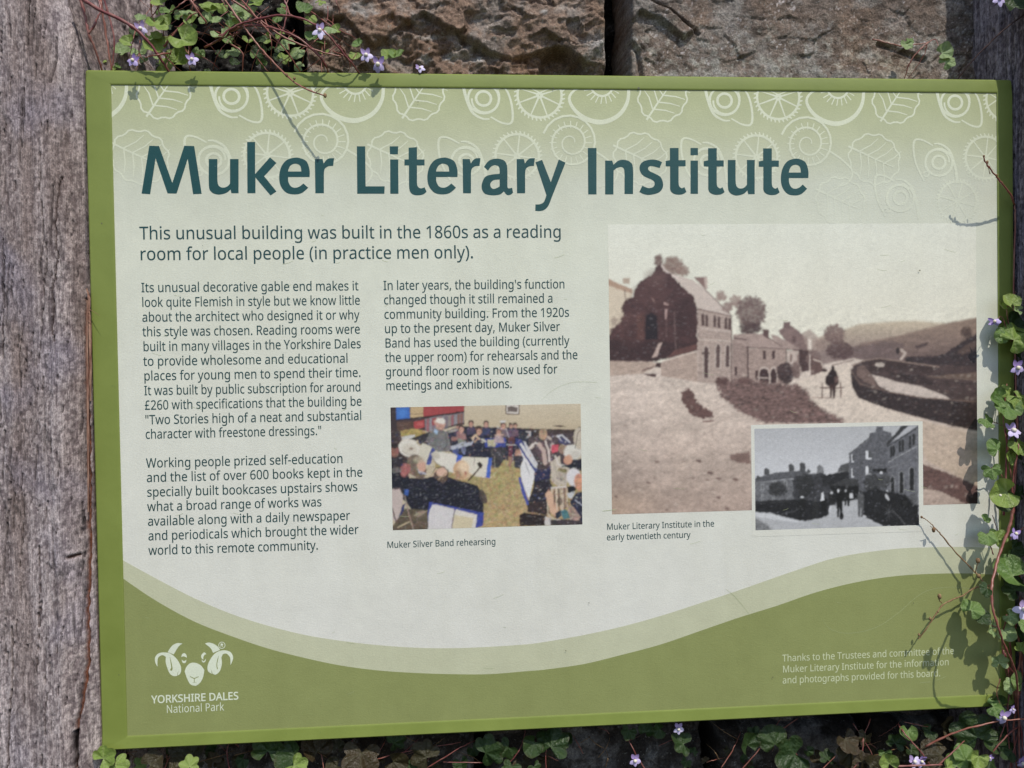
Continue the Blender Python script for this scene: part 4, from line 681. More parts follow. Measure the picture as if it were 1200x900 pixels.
# ---------------------------------------------------------------- print inks
KP = 1.12
def ink(r, g, b, k=KP): return tuple(float(q) for q in srgb((r, g, b))*k)
def print_finish(m, col, amt=1.):
    """laminate over every ink: mottling, crinkled film, faint scuffs"""
    v = m.coord()
    mot = m.noise(v, 55, 6, .7); fine = m.noise(m.coord((1, 1, 1.7)), 900, 3, .65)
    cr = m.noise(m.coord((1, 1, 2.2)), 330, 5, .62, 1.2)
    f = m.ramp(mot, [(.3, (.95, .95, .95)), (.7, (1.045, 1.045, 1.04))])
    stn = m.noise(m.coord((1.6, 1, .35)), 16, 5, .65, .6); f = m.mix(1., f, m.ramp(stn, [(.34, (.965, .963, .95)), (.60, (1.01, 1.01, 1.01))]), 'MULTIPLY')
    g = m.ramp(fine, [(.3, (.92, .92, .92)), (.7, (1.06, 1.06, 1.06))])
    c = m.mix(amt, m.mix(amt, col, f, 'MULTIPLY'), g, 'MULTIPLY')
    # fine pale scuffs
    s1 = m.noise(m.coord((1, 1, 9)), 190, 4, .6, 2.5)
    sc = m.ramp(s1, [(.66, (0, 0, 0)), (.78, (1, 1, 1))])
    c = m.mix(m.math('MULTIPLY', sc, .17), c, (.62, .64, .58))
    nb = m.bump(cr, .17, .0006); nb = m.bump(fine, .22, .0003, nb)
    ro = m.math('MULTIPLY_ADD', mot, .2, .34)
    return m.fin(c, ro, nb, .5)
def ink_mat(name, col): return print_finish(N(name), m_col(col))
def m_col(c): return tuple(c)
def flat_ink(name, col, amt=1.):
    m = N(name); r = m.n('ShaderNodeRGB'); r.outputs[0].default_value = (*col, 1)
    return print_finish(m, r.outputs[0], amt)
def ground_tint(m):
    """ink of the sheet running from leaf green at its head to pale grey"""
    c = m.n('ShaderNodeTexCoord'); s = m.n('ShaderNodeSeparateXYZ'); m.l(c.outputs['Object'], s.inputs[0])
    z = m.math('DIVIDE', s.outputs['Z'], .42)
    return z, m.ramp(z, [(0, ink(207, 205, 197)), (.45, ink(206, 206, 194)), (.76, ink(204, 205, 188)), (.85, ink(194, 196, 178)), (.925, ink(178, 181, 148)), (1, ink(166, 171, 126))])
mp = N('panel_print'); z, g = ground_tint(mp); M_PANEL = print_finish(mp, g)
mp = N('pattern_ink'); z, g = ground_tint(mp)
fade = mp.ramp(z, [(.78, (0, 0, 0)), (.84, (.38,)*3), (.93, (.66,)*3), (1, (.82,)*3)])
M_PATTERN = print_finish(mp, mp.mix(fade, g, ink(214, 217, 194)))
M_TEXT = flat_ink('dark_teal_ink', ink(20, 62, 64))
M_TITLE = flat_ink('teal_title_ink', ink(12, 66, 66))
M_GREEN = flat_ink('olive_green_ink', ink(132, 138, 86))
M_CREAM = flat_ink('pale_green_ink', ink(183, 184, 156))
M_WHITE = flat_ink('white_ink', ink(206, 212, 190))
M_THANKS = flat_ink('faint_white_ink', ink(190, 196, 160))
M_SCRATCH = flat_ink('scratch', ink(166, 174, 132), .5)
M_SPECK = flat_ink('dirt_speck', ink(90, 90, 70), .5)
mp = N('photo_ink'); a = mp.n('ShaderNodeVertexColor', layer_name='tint'); M_PHOTO = print_finish(mp, a.outputs[0], .8)
mp = N('green_frame_paint')
v = mp.coord(); n1 = mp.noise(v, 24, 5, .6); n2 = mp.noise(v, 1500, 2); n3 = mp.noise(v, 160, 4, .7)
c = mp.mix(mp.ramp(n1, [(.3, (0, 0, 0)), (.72, (1, 1, 1))]), ink(107, 119, 50), ink(119, 131, 60))
c = mp.mix(mp.ramp(n3, [(.68, (0, 0, 0)), (.76, (.5,)*3)]), c, ink(96, 108, 52))
M_FRAME = mp.fin(c, mp.math('MULTIPLY_ADD', n1, .2, .48), mp.bump(n2, .25, .0002, mp.bump(n3, .25, .0004)), .5)

# ---------------------------------------------------------------- the board: thing > frame, printed_panel > everything printed
board = tag(empty('information_board', (0, 0, 0)), 'green framed information board titled Muker Literary Institute, fixed between two wooden posts', 'information board')
def rounded(x0, z0, x1, z1, r):
    out = []
    for cx, cz, a0, rr in ((x0, z0, 180, r[0]), (x1, z0, 270, r[1]), (x1, z1, 0, r[2]), (x0, z1, 90, r[3])):
        sx = 1 if cx == x0 else -1; sz = 1 if cz == z0 else -1
        for k in range(5):
            a = math.radians(a0+k*22.5); out.append((cx+sx*rr+rr*math.cos(a), cz+sz*rr+rr*math.sin(a)))
        p = out[-1]; e = {180: (x1, z0), 270: (x1, z1), 0: (x0, z1), 90: (x0, z0)}[a0]      # points along the straight side that follows
        for t in (.025, .25, .5, .75, .975): out.append((p[0]+(e[0]-p[0])*t if abs(e[0]-p[0]) > .1 else p[0], p[1]+(e[1]-p[1])*t if abs(e[1]-p[1]) > .1 else p[1]))
    return out
def frame_mesh():
    o = (-.0162, -.0085, .606, .4298); i = (.0003, .0003, .5937, .4197)
    L = []
    for t, y, r in ((0, .020, 1), (0, .0016, 1), (.0004, .0004, 1), (.0014, -.0007, .8)):
        L.append([(x, y, z) for x, z in rounded(o[0]+t, o[1]+t, o[2]-t, o[3]-t, [q*r for q in (.002, .006, .0015, .0015)])])
    for t, y in ((.0012, -.0007), (.0004, -.0006), (0, -.0004), (0, .0006)):
        L.append([(x, y, z) for x, z in rounded(i[0]-t, i[1]-t, i[2]+t, i[3]+t, [.0005]*4)])
    for t, y in ((.004, .0016), (.004, .020)):
        L.append([(x, y, z) for x, z in rounded(i[0]+t, i[1]+t, i[2]-t, i[3]-t, [.0005]*4)])
    for l in L[1:4]:
        for k, (x, y, z) in enumerate(l):
            if z > .424: l[k] = (x, y+.0010, z)                  # top rail leaned back, bottom rail out, shaped so both faces catch more sun
            elif z < -.003: l[k] = (x, y-.0009, z)
    v = [p for l in L for p in l]; n = len(L[0]); f = []
    for a in range(len(L)-1):
        for k in range(n): f.append((a*n+k, a*n+(k+1) % n, (a+1)*n+(k+1) % n, (a+1)*n+k))
    return v, f
fv, ff = frame_mesh(); fo = mesh('frame', fv, ff, M_FRAME, board, True); fo.data.set_sharp_from_angle(angle=math.radians(22))
mesh('backing_board', [(x, y, z) for y in (.004, .019) for x, z in ((.003, .003), (.591, .003), (.591, .417), (.003, .417))],
     [(0, 1, 2, 3), (7, 6, 5, 4), (0, 4, 5, 1), (1, 5, 6, 2), (2, 6, 7, 3), (3, 7, 4, 0)], M_FRAME, board)
# the sheet itself, very slightly wavy
gx, gz = np.meshgrid(np.linspace(0.0002, .5938, 120), np.linspace(.0002, .4198, 86))
panel = grid('printed_panel', gx, 0*gx+.0000, gz, M_PANEL, board)
def sheet(name, poly, y, mat, parent=None):
    P = [Vector((p[0], p[1], 0)) for p in poly]
    return mesh(name, [(p.x, y, p.y) for p in P], tessellate_polygon([P]), mat, parent or panel)
def xz(P): return [(at(*p).x, at(*p).z) for p in P]
up = [(144, 656.5), (183, 678), (227, 700.7), (270, 719), (313, 733), (357, 744), (400, 751), (443, 756), (487, 759), (530, 759.6), (573, 758), (617, 755), (640, 752), (685, 744), (730, 734), (775, 721.5), (820, 707), (865, 692), (928, 670), (982, 653), (1045, 643.6), (1090, 641.4), (1135, 641), (1176, 643)]
lo = [(144, 678), (183, 704), (227, 728), (270, 745), (313, 759.6), (357, 771), (400, 780), (443, 785.6), (487, 788.6), (530, 790), (573, 790), (617, 786.5), (640, 784.5), (685, 778), (730, 767), (775, 755), (820, 739.5), (865, 724), (910, 710), (955, 694.5), (1000, 683), (1045, 675.6), (1090, 672.5), (1135, 672), (1176, 674)]
def strip(name, curve, y, mat):
    pts = [p for p in spline(xz(curve), 5)]
    xs = [min(max(p[0], .0002), .5938) for p in pts]
    v = []; f = []
    for x, p in zip(xs, pts): v += [(x, y, .0002), (x, y, p[1])]
    for k in range(len(xs)-1):
        if xs[k+1]-xs[k] > 1e-6: f.append((2*k, 2*k+2, 2*k+3, 2*k+1))
    return mesh(name, v, f, mat, panel)
strip('pale_wave', up, -.000015, M_CREAM); strip('green_wave', lo, -.00003, M_GREEN)

# ---------------------------------------------------------------- lettering
def parse(s):
    a = s.split('|'); return int(a[0]), [[tuple(map(int, q.split(','))) for q in p.split()] for p in a[1:]]
def area(P): return .5*sum(P[i-1][0]*P[i][1]-P[i][0]*P[i-1][1] for i in range(len(P)))
def inside(p, P):
    r = False
    for i in range(len(P)):
        (x1, y1), (x2, y2) = P[i-1], P[i]
        if (y1 > p[1]) != (y2 > p[1]) and p[0] < (x2-x1)*(p[1]-y1)/(y2-y1)+x1: r = not r
    return r
def offset(P, d):
    n = len(P); out = []; s = 1 if area(P) > 0 else -1
    for i in range(n):
        a, b, c = Vector(P[i-1]), Vector(P[i]), Vector(P[(i+1) % n])
        e1 = (b-a).normalized(); e2 = (c-b).normalized()
        n1 = Vector((-e1.y, e1.x)); n2 = Vector((-e2.y, e2.x)); m = (n1+n2)
        m = m/max(m.length_squared/2, .5) if m.length > 1e-6 else n1
        out.append(tuple(b+m*d*s))
    return out
def tess(polys, weight=0):
    """outlines, holes allowed -> verts, tris"""
    outs = [p for p in polys if not any(q is not p and inside(p[0], q) for q in polys)]
    V, T = [], []
    for o in outs:
        hs = [p for p in polys if p is not o and p not in outs and inside(p[0], o)]
        loops = [offset(o, -weight)]+[offset(h, weight) for h in hs]
        base = len(V); pts = [p for l in loops for p in l]; ed = []; k = 0
        sc = 1000/max(max(abs(q) for p in pts for q in p), 1e-6)
        for l in loops: ed += [(k+i, k+(i+1) % len(l)) for i in range(len(l))]; k += len(l)
        cv, _, cf, *_r = delaunay_2d_cdt([Vector((x*sc, y*sc)) for x, y in pts], ed, [], 0, 1e-4)
        V += [(p.x/sc, p.y/sc) for p in cv]
        for t in cf:
            c = (sum(cv[i].x for i in t)/3/sc, sum(cv[i].y for i in t)/3/sc)
            if sum(inside(c, l) for l in loops) % 2: T.append(tuple(base+i for i in t))
    return V, T
_cache = {}
def glyph(ch, w):
    if (ch, w) not in _cache:
        adv, P = parse(GLYPHS[ch]); _cache[ch, w] = (adv, *tess(P, w))
    return _cache[ch, w]
def lettering(name, lines, mat, cap, w=0, y=-.00009):
    """lines: (text, left u, baseline v, right u, baseline v); cap = height of capitals in metres"""
    V, T = [], []; s = cap/480
    for txt, u0, v0, u1, v1 in lines:
        a, b = at(u0, v0), at(u1, v1); z = (a.z+b.z)/2
        tot = sum(glyph(c, w)[0] for c in txt)-40; sx = (b.x-a.x)/tot; x = a.x-20*sx
        for c in txt:
            adv, gv, gt = glyph(c, w); base = len(V)
            V += [(x+p[0]*sx, y, z+p[1]*s) for p in gv]; T += [tuple(base+i for i in t) for t in gt]
            x += adv*sx
    return mesh(name, V, T, mat, panel)
def shape(name, polys, mat, org, sc, y=-.00009, parent=None, w=0):
    P = [[(at(org[0]+p[0]/sc, org[1]+p[1]/sc).x, at(org[0]+p[0]/sc, org[1]+p[1]/sc).z) for p in q] for q in polys]
    V, T = tess(P, w); return V, T
def merged(name, parts, mat, y=-.00009, parent=None):
    V, T = [], []
    for v, t in parts:
        b = len(V); V += [(p[0], y, p[1]) for p in v]; T += [tuple(b+i for i in q) for q in t]
    return mesh(name, V, T, mat, parent or panel)
def outline(s):
    """'x,y' corner, '~x,y' smooth point; smooth runs are rounded"""
    pts = [(q[0] == '~', tuple(float(v) for v in q.lstrip('~').split(','))) for q in s.split()]
    n = len(pts); P = [np.array(p[1]) for p in pts]; out = []
    for i in range(n):
        s1, s2 = pts[i][0], pts[(i+1) % n][0]; p1, p2 = P[i], P[(i+1) % n]
        out.append(tuple(p1))
        if not (s1 or s2): continue
        p0 = P[i-1] if s1 else 2*p1-p2; p3 = P[(i+2) % n] if s2 else 2*p2-p1
        if not s1: p0 = p1
        if not s2: p3 = p2
        for k in (1, 2, 3):
            t = k/4; out.append(tuple(.5*(2*p1+(p2-p0)*t+(2*p0-5*p1+4*p2-p3)*t*t+(3*p1-p0-3*p2+p3)*t**3)))
    return out
# title letters drawn by hand, sets in three words
W1, W2, W3 = ((160, 150), 5.0), ((400, 150), 4.2857), ((670, 150), 4.138)
tm = '30,384 80,388 112,178 182,383 235,384 300,182 332,388 382,385 338,106 280,104 210,322 132,106 75,104'
tu = '424,182 474,182 474,300 ~478,330 ~492,346 ~514,349 ~534,341 548,326 548,182 598,182 598,382 556,382 551,360 ~530,378 ~500,388 ~470,389 ~438,374 ~424,335'
tk = '648,82 695,82 695,270 782,172 820,205 748,283 820,372 785,395 697,290 697,382 650,382'
te = ['888,287 1014,287 ~1014,245 ~997,197 ~960,177 ~925,174 ~880,188 ~848,228 ~836,285 ~845,340 ~880,380 ~930,389 ~970,380 1006,350 978,325 ~955,343 ~930,350 ~905,342 ~890,315', '888,255 966,255 ~962,228 ~950,214 ~928,209 ~905,218 ~892,238']
tr = '1045,182 1090,182 1097,208 ~1112,188 ~1130,178 1158,177 1152,222 ~1125,224 ~1104,238 1098,262 1098,382 1048,382'
def word(org, *paths): return [shape('', [outline(p) for p in q], None, org[0], org[1]) for q in paths]
def shifted(paths, src, dst, x0, x1, dy=0):
    """reuse a letter of one word in another: map its box onto x0..x1 of the other word's drawing"""
    r = dst[1]/src[1]; out = []
    xs = [float(t.lstrip('~').split(',')[0]) for t in paths[0].split()]; a, b = min(xs), max(xs); kx = (x1-x0)/(b-a)
    for p in paths:
        o = []
        for t in p.split():
            x, y = map(float, t.lstrip('~').split(','))
            o.append(('~' if t[0] == '~' else '')+'%f,%f' % (x0+(x-a)*kx, y*r+dy))
        out.append(' '.join(o))
    return out
parts = word(W1, [tm], [tu], [tk], te, [tr])
e2 = shifted(te, W1, W2, 432, 583); r2 = shifted([tr], W1, W2, 609, 699); r3 = shifted([tr], W1, W2, 880, 972)
parts += word(W2, ['78,92 120,92 122,293 218,293 216,330 80,330'], ['243,92 286,92 284,132 244,132'], ['245,158 286,158 287,330 246,330'],
    ['338,99 380,96 380,158 418,158 418,188 380,188 380,270 ~383,292 ~398,303 418,298 428,320 ~412,333 ~385,338 ~360,334 ~345,318 ~340,285 340,188 317,188 317,158 338,158'], e2, r2,
    ['716,196 ~735,170 ~755,158 ~785,154 ~815,162 ~830,182 ~834,215 834,290 ~838,303 858,300 862,325 ~850,335 ~832,336 816,318 ~798,333 ~765,338 ~725,332 ~707,310 ~706,280 ~722,246 ~755,234 795,230 795,212 ~790,194 ~772,187 ~752,194 737,214',
     '795,258 ~765,262 ~750,276 ~749,292 ~758,304 ~772,305 795,294'],
    r3, ['975,172 1008,160 1052,272 1092,158 1126,174 1058,345 ~1040,390 ~1018,412 ~996,417 974,416 975,384 ~1000,382 ~1018,370 1030,337'])
u3 = shifted([tu], W1, W3, 757, 887, 4.5)
tt = '476,97 518,97 518,156 552,156 552,186 518,186 518,262 ~521,282 ~534,292 546,286 556,310 ~538,321 ~512,323 ~490,316 ~478,300 ~477,270 477,186 455,186 455,160 476,156'
def mv(p, dx, dy=0): return ' '.join(('~' if t[0] == '~' else '')+'%f,%f' % (float(t.lstrip('~').split(',')[0])+dx, float(t.split(',')[1])+dy) for t in p.split())
e3 = shifted(te, W1, W3, 1014, 1147, 5)
parts += word(W3, ['78,97 120,97 120,322 80,322'], ['162,158 196,158 203,178 ~225,159 ~252,154 ~282,164 ~297,195 297,320 256,320 256,222 ~253,198 ~240,189 ~220,194 203,206 202,322 162,322'],
    ['438,166 ~415,156 ~385,153 ~350,161 ~331,180 ~330,205 ~345,230 ~375,245 ~396,256 ~402,272 ~393,287 ~370,291 342,280 328,310 ~350,321 ~380,324 ~420,314 ~440,292 ~442,265 ~430,237 ~400,220 ~376,208 ~370,195 ~378,186 ~396,186 426,194'],
    [tt], ['576,97 612,97 612,132 576,132'], ['576,158 612,158 612,319 576,319'], [mv(tt, 185, 1)], u3, [mv(tt, 452, 2)], e3)
merged('title_lettering', parts, M_TITLE, -.00009)

lettering('introduction_text', [('This unusual building was built in the 1860s as a reading', 164, 279.5, 658, 279.5), ('room for local people (in practice men only).', 164, 303.5, 555, 304)], M_TEXT, .00815, 3)
c1 = ['Its unusual decorative gable end makes it', 'look quite Flemish in style but we know little', 'about the architect who designed it or why', 'this style was chosen. Reading rooms were', 'built in many villages in the Yorkshire Dales', 'to provide wholesome and educational', 'places for young men to spend their time.', 'It was built by public subscription for around', '£260 with specifications that the building be', '"Two Stories high of a neat and substantial', 'character with freestone dressings."', None, 'Working people prized self-education', 'and the list of over 600 books kept in the', 'specially built bookcases upstairs shows', 'what a broad range of works was', 'available along with a daily newspaper', 'and periodicals which brought the wider', 'world to this remote community.']
r1 = [420, 422, 421, 422, 423, 408, 423, 423, 424, 424, 377, 0, 402, 425, 419, 377, 410, 420, 373]
bl = [341, 358.3, 375.8, 393, 410.5, 427.8, 445, 462.4, 479.6, 496.8, 513.8, 0, 547.8, 564.8, 582, 599, 616.3, 633.5, 650.6]
def column(rows):
    out = []
    for i in rows:
        v = bl[i]; u0 = 165.8+(v-341)*.0278; drop = (v-341)/310*7.5*(r1[i]-u0)/200-.6
        out.append((c1[i], u0, v, r1[i], v-drop))
    return out
lettering('first_paragraph', column(range(11)), M_TEXT, .0060, 4)
lettering('second_paragraph', column(range(12, 19)), M_TEXT, .0060, 4)
c2 = [("In later years, the building's function", 662), ('changed though it still remained a', 648), ('community building. From the 1920s', 667), ('up to the present day, Muker Silver', 656), ('Band has used the building (currently', 667), ('the upper room) for rehearsals and the', 677), ('ground floor room is now used for', 653), ('meetings and exhibitions.', 600)]
lettering('third_paragraph', [(t, 449.5+i*.4, 339.2+i*16.85, r, 338.6+i*16.6) for i, (t, r) in enumerate(c2)], M_TEXT, .0060, 4)
lettering('photo_caption', [('Muker Silver Band rehearsing', 453.5, 642, 581, 638.2)], M_TEXT, .0042, 3)
lettering('photo_caption', [('Muker Literary Institute in the', 711, 620.5, 837, 617.3), ('early twentieth century', 711, 632.7, 809, 630.5)], M_TEXT, .0042, 3)
lettering('acknowledgement_text', [('Thanks to the Trustees and committee of the', 917, 774.5, 1118, 767), ('Muker Literary Institute for the information', 917, 787.5, 1112, 780), ('and photographs provided for this board.', 917, 800.5, 1102, 793)], M_THANKS, .0047, 3)
lettering('emblem_lettering', [('YORKSHIRE DALES', 178, 824, 279.5, 819.6)], M_WHITE, .0049, 14)
lettering('emblem_lettering', [('National Park', 195, 835.6, 262.5, 832.6)], M_WHITE, .0052, -2)
# ram's head emblem
EO, ES = (150, 720), 6.925
ram = ['322,306 ~345,270 ~370,245 ~405,232 443,236 ~415,256 ~395,285 372,324', '240,424 ~222,390 ~220,350 ~245,318 ~290,308 ~345,318 ~395,360 ~425,410 ~432,450 ~424,480 404,496 410,450 402,480 400,498 ~370,500 ~340,480 ~318,430 ~306,385 308,345 ~280,330 ~250,345 ~240,375',
       '625,236 ~655,228 ~695,238 ~730,262 748,288 690,312 ~672,275', '832,412 ~850,370 ~852,340 ~835,308 ~795,292 ~745,296 ~700,322 ~665,370 ~646,420 ~650,460 680,482 676,445 686,480 ~712,488 ~745,460 ~762,400 758,350 770,322 ~800,318 ~826,345 ~832,375',
       '460,462 ~475,425 ~505,396 ~545,392 ~590,412 620,450 ~612,500 ~592,545 ~560,575 ~535,577 ~505,565 ~480,520']
em = [shape('', [outline(p)], None, EO, ES) for p in ram]
for pp in (['432,345 ~440,322 ~458,314 ~474,328 478,352 ~455,340'], ['436,366 ~455,378 474,368 ~470,388 ~456,396 ~442,388'], ['636,322 ~620,330 ~612,348 612,366 ~600,358 ~594,335 ~608,314 ~622,308'], ['598,364 ~615,380 632,358 ~630,378 ~616,390 ~602,384']):
    em.append(shape('', [outline(pp[0])], None, EO, ES))
def ring(cx, cy, r, w, n=20): return [[(cx+(r+s)*math.cos(6.2832*k/n), cy+(r+s)*math.sin(6.2832*k/n)) for k in range(n)] for s in (w/2, -w/2)]
em.append(shape('', ring(762, 250, 26, 5), None, EO, ES))
em += [shape('', [outline(p)], None, EO, ES) for p in ('752,236 757,236 757,264 752,264', '757,236 770,237 773,246 768,251 773,264 768,264 762,252 757,252')]
merged('ram_emblem', em, M_WHITE)
dk = [outline(p) for p in ('340,340 ~352,385 ~362,440 ~350,458 342,448 352,430 ~344,380', '738,330 ~724,370 ~718,410 724,448 730,440 ~724,405 ~732,365', '504,500 538,516 574,502 576,506 541,523 541,548 562,552 522,552 536,548 536,523 503,506')]
merged('emblem_detail', [shape('', [p], None, EO, ES) for p in dk], M_GREEN, -.00011)

# ---------------------------------------------------------------- band of fossils, leaves and wheels along the head of the sheet
RB = ([], []); KW = 1.6; RN = [0]; ROW = [0]
ZT = .4196
def ribbon(P, w, closed=False, ly=None):
    """w: width or (start, middle, end) widths, millimetres"""
    P = [np.array(p, float) for p in P]; n = len(P); V, T = RB
    L = []
    for i in range(n):
        a = P[i-1] if (i or closed) else P[i]; b = P[(i+1) % n] if (i < n-1 or closed) else P[i]
        d = b-a; d = d/(np.hypot(*d)+1e-9); nn = np.array((-d[1], d[0])); t = i/(n-1)
        ww = w if np.isscalar(w) else (w[0]*(1-2*t)+w[1]*2*t if t < .5 else w[1]*(2-2*t)+w[2]*(2*t-1))
        L.append((P[i]+nn*ww*.0005*KW, P[i]-nn*ww*.0005*KW))
    b0 = len(V); RN[0] += 1; yy = -.00002-.0000025*((ly if ly is not None else 4+RN[0] % 8)+ROW[0])
    V.extend([(q[0], yy, min(q[1], ZT)) for l in L for q in l])
    for i in range(n if closed else n-1):
        j = (i+1) % n
        if P[i][1] < ZT+.002 or P[j][1] < ZT+.002: T.append((b0+2*i, b0+2*j, b0+2*j+1, b0+2*i+1))
def pol(c, r, a): return (c[0]+r*math.cos(math.radians(a)), c[1]+r*math.sin(math.radians(a)))
def wheel(c, r, k=0):
    ribbon([pol(c, r*.86, a) for a in range(0, 360, 10)], 1.0, True, 2)
    for a in range(0, 360, 10): ribbon([pol(c, r*.86, a), pol(c, r, a+3)], (1, .8, .5), ly=1)
    for a in range(20+k, 380+k, 45): ribbon([pol(c, r*.13, a), pol(c, r*.84, a)], (.8, .6, .5), ly=3)
    ribbon([pol(c, r*.08, a) for a in range(0, 360, 40)], 1.3, True, 0)
def leafp(c, r, ang, flip=1):
    ax = lambda s, t: (c[0]+r*(s*math.cos(ang)-t*math.sin(ang)*flip), c[1]+r*(s*math.sin(ang)+t*math.cos(ang)*flip))
    P = []
    for k in range(44):
        a = 2*math.pi*k/44; q = 1+.035*(1 if k % 4 < 2 else -1)+.03*math.cos(2*a); P.append(ax(q*math.cos(a), q*.97*math.sin(a)))
    ribbon(P, .7, True, 2); ribbon([ax(-1.15, -.05), ax(-.4, 0), ax(.3, .04), ax(.85, .1)], (.9, .7, .4), ly=3)
    for s in (-.65, -.3, .05, .4):
        for d in (1, -1):
            ribbon([ax(s, .02), ax(s+.28, .42*d), ax(s+.42, .78*d)], (.6, .5, .3), ly=1 if d > 0 else 0)
def snail(c, r, m=1):
    q = lambda x, y: (c[0]+r*x*m, c[1]+r*y*m)
    for rr, w in ((.28, 1.1), (.58, 1)): ribbon([q(-.12+rr*math.cos(math.radians(a))*1.05, .0+rr*math.sin(math.radians(a))) for a in range(0, 360, 15)], w, True)
    ribbon([q(-.12+(.3+.0009*a)*math.cos(math.radians(a)), (.3+.0009*a)*math.sin(math.radians(a))) for a in range(180, 400, 15)], .8)
    ribbon(spline([q(-.95, .9), q(-.85, .2), q(-.6, -.5), q(-.2, -.78), q(.1, -.8)], 4), (1.4, 1.1, .6))
    ribbon(spline([q(.15, -.72), q(.6, -.95), q(.95, -.95), q(1.02, -.55), q(.9, .1), q(.55, .8)], 4), (.6, 1, .8))
    ribbon([q(.45+.12*math.cos(a), .5+.12*math.sin(a)) for a in np.linspace(0, 6.28, 9)], .7)
def ammonite(c, r):
    q = lambda x, y: (c[0]+r*x, c[1]+r*y)
    sp = [q(-.2+(.12+.00095*a)*math.cos(math.radians(a)), .15+(.12+.00095*a)*math.sin(math.radians(a))) for a in range(0, 900, 18)]
    ribbon(sp, (.5, .9, .9))
    for a in range(0, 350, 18): ribbon([q(-.2+.48*math.cos(math.radians(a)), .15+.48*math.sin(math.radians(a))), q(-.2+.72*math.cos(math.radians(a)), .15+.72*math.sin(math.radians(a)))], .45, ly=0)
    ribbon(spline([q(.55, -.1), q(1.0, -.4), q(1.35, -.8), q(1.15, -1.2), q(.7, -1.3)], 4), (.8, .8, .4))
def nautilus(c, r):
    q = lambda x, y: (c[0]+r*x, c[1]+r*y)
    ribbon(spline([q(-.55, .55), q(-1.15, 0), q(-1, -.5), q(-.5, -.88), q(.1, -.98), q(.7, -.72), q(1.05, -.2), q(1.12, .5)], 5), (.7, 2.1, 1.2))
    ribbon([q(.08+.42*math.cos(math.radians(a)), .42+.42*math.sin(math.radians(a))) for a in range(175, 370, 12)], .9)
    for a in range(185, 360, 17): ribbon([q(.08+.42*math.cos(math.radians(a)), .42+.42*math.sin(math.radians(a))), q(.08+.72*math.cos(math.radians(a-4)), .42+.72*math.sin(math.radians(a-4)))], .45, ly=0)
per = .0402; R = .0168
base_x = at(192, 110).x
row1 = [at(192, 108), at(275, 113), at(340, 109), at(414, 110)]
P4 = (at(1050, 112).x-at(192, 108).x)/3.
for rep in range(-1, 4):
    for k, fn in enumerate(('leaf', 'snail', 'wheel', 'nautilus')):
        c = (row1[k].x+P4*rep, row1[k].z)
        if c[0] < -.014 or c[0] > .608: continue
        {'leaf': lambda: leafp((c[0], c[1]), R, math.radians(52)), 'snail': lambda: snail((c[0], c[1]), R*1.0), 'wheel': lambda: wheel((c[0], c[1]), R*1.02), 'nautilus': lambda: nautilus((c[0], c[1]-.0), R*1.05)}[fn]()
ROW[0] = 13
row2 = [at(164, 184), at(247, 188), at(313, 182), at(386, 166)]
for rep in range(-1, 4):
    for k, fn in enumerate(('leaf', 'snail', 'wheel', 'ammonite')):
        c = (row2[k].x+P4*rep, row2[k].z)
        if c[0] < -.014 or c[0] > .606: continue
        {'leaf': lambda: leafp(c, R*1.05, math.radians(-28)), 'snail': lambda: snail(c, R*.95, -1), 'wheel': lambda: wheel(c, R*1.0, 18), 'ammonite': lambda: ammonite((c[0], c[1]-.003), R*1.2)}[fn]()
wheel((at(1122, 236).x, at(1122, 236).z), R*.95, 10); snail((at(1052, 232).x, at(1052, 232).z), R*.95, -1); leafp((at(985, 236).x, at(985, 236).z), R, math.radians(-28))
V, T = RB
V = [(min(max(x, .0003), .5937), y, z) for x, y, z in V]
mesh('fossil_and_leaf_pattern', V, T, M_PATTERN, panel)
# scratches and specks on the sheet
RB = ([], []); KW = 1.
def scr(P, w): ribbon([(at(*p).x, at(*p).z) for p in spline(P, 5)], w)
scr([(964, 726), (973, 737), (995, 742), (1027, 735), (1054, 717), (1072, 701), (1090, 691), (1117, 688), (1140, 690)], (.08, .18, .1))
scr([(633, 470), (650, 456), (672, 448), (700, 448)], (.06, .12, .12)); scr([(850, 690), (862, 700), (880, 722)], (.1, .25, .1)); scr([(1078, 800), (1090, 799)], .18); scr([(1097, 797), (1108, 793)], .15)
scr([(890, 828), (900, 828)], .3); scr([(706, 599), (722, 597)], .3)
rs = random.Random(4)
for k in range(60):
    x, yy = rs.uniform(160, 1150), rs.uniform(250, 815); a = rs.uniform(-.5, .3); l = rs.uniform(3, 14)
    scr([(x, yy), (x+l*.5*math.cos(a), yy+l*.5*math.sin(a)+.5), (x+l*math.cos(a), yy+l*math.sin(a))], .13)
V, T = RB; mesh('scratches', [(x, -.00013, min(max(z, .001), ZT)) for x, y, z in V], T, M_SCRATCH, panel)['kind'] = 'stuff'
sp = []
for u, v, r in ((1077, 317, .7), (1069.5, 706.3, .5), (690, 706, .5), (663, 762, .5), (238, 288, .3), (490, 120, .5), (905, 793, .5), (120, 262, .6), (648, 103.6, .7), (748, 103.8, .9), (140, 790, .5)):
    c = at(u, v); sp.append(([(c.x+r*.0008*math.cos(t)*rs.uniform(.6, 1.2), c.z+r*.0009*math.sin(t)*rs.uniform(.6, 1.2)) for t in np.linspace(0, 6.283, 8)[:-1]], [(0, i, i+1) for i in range(1, 6)]))
merged('dirt_specks', sp, M_SPECK, -.0009)['kind'] = 'stuff'

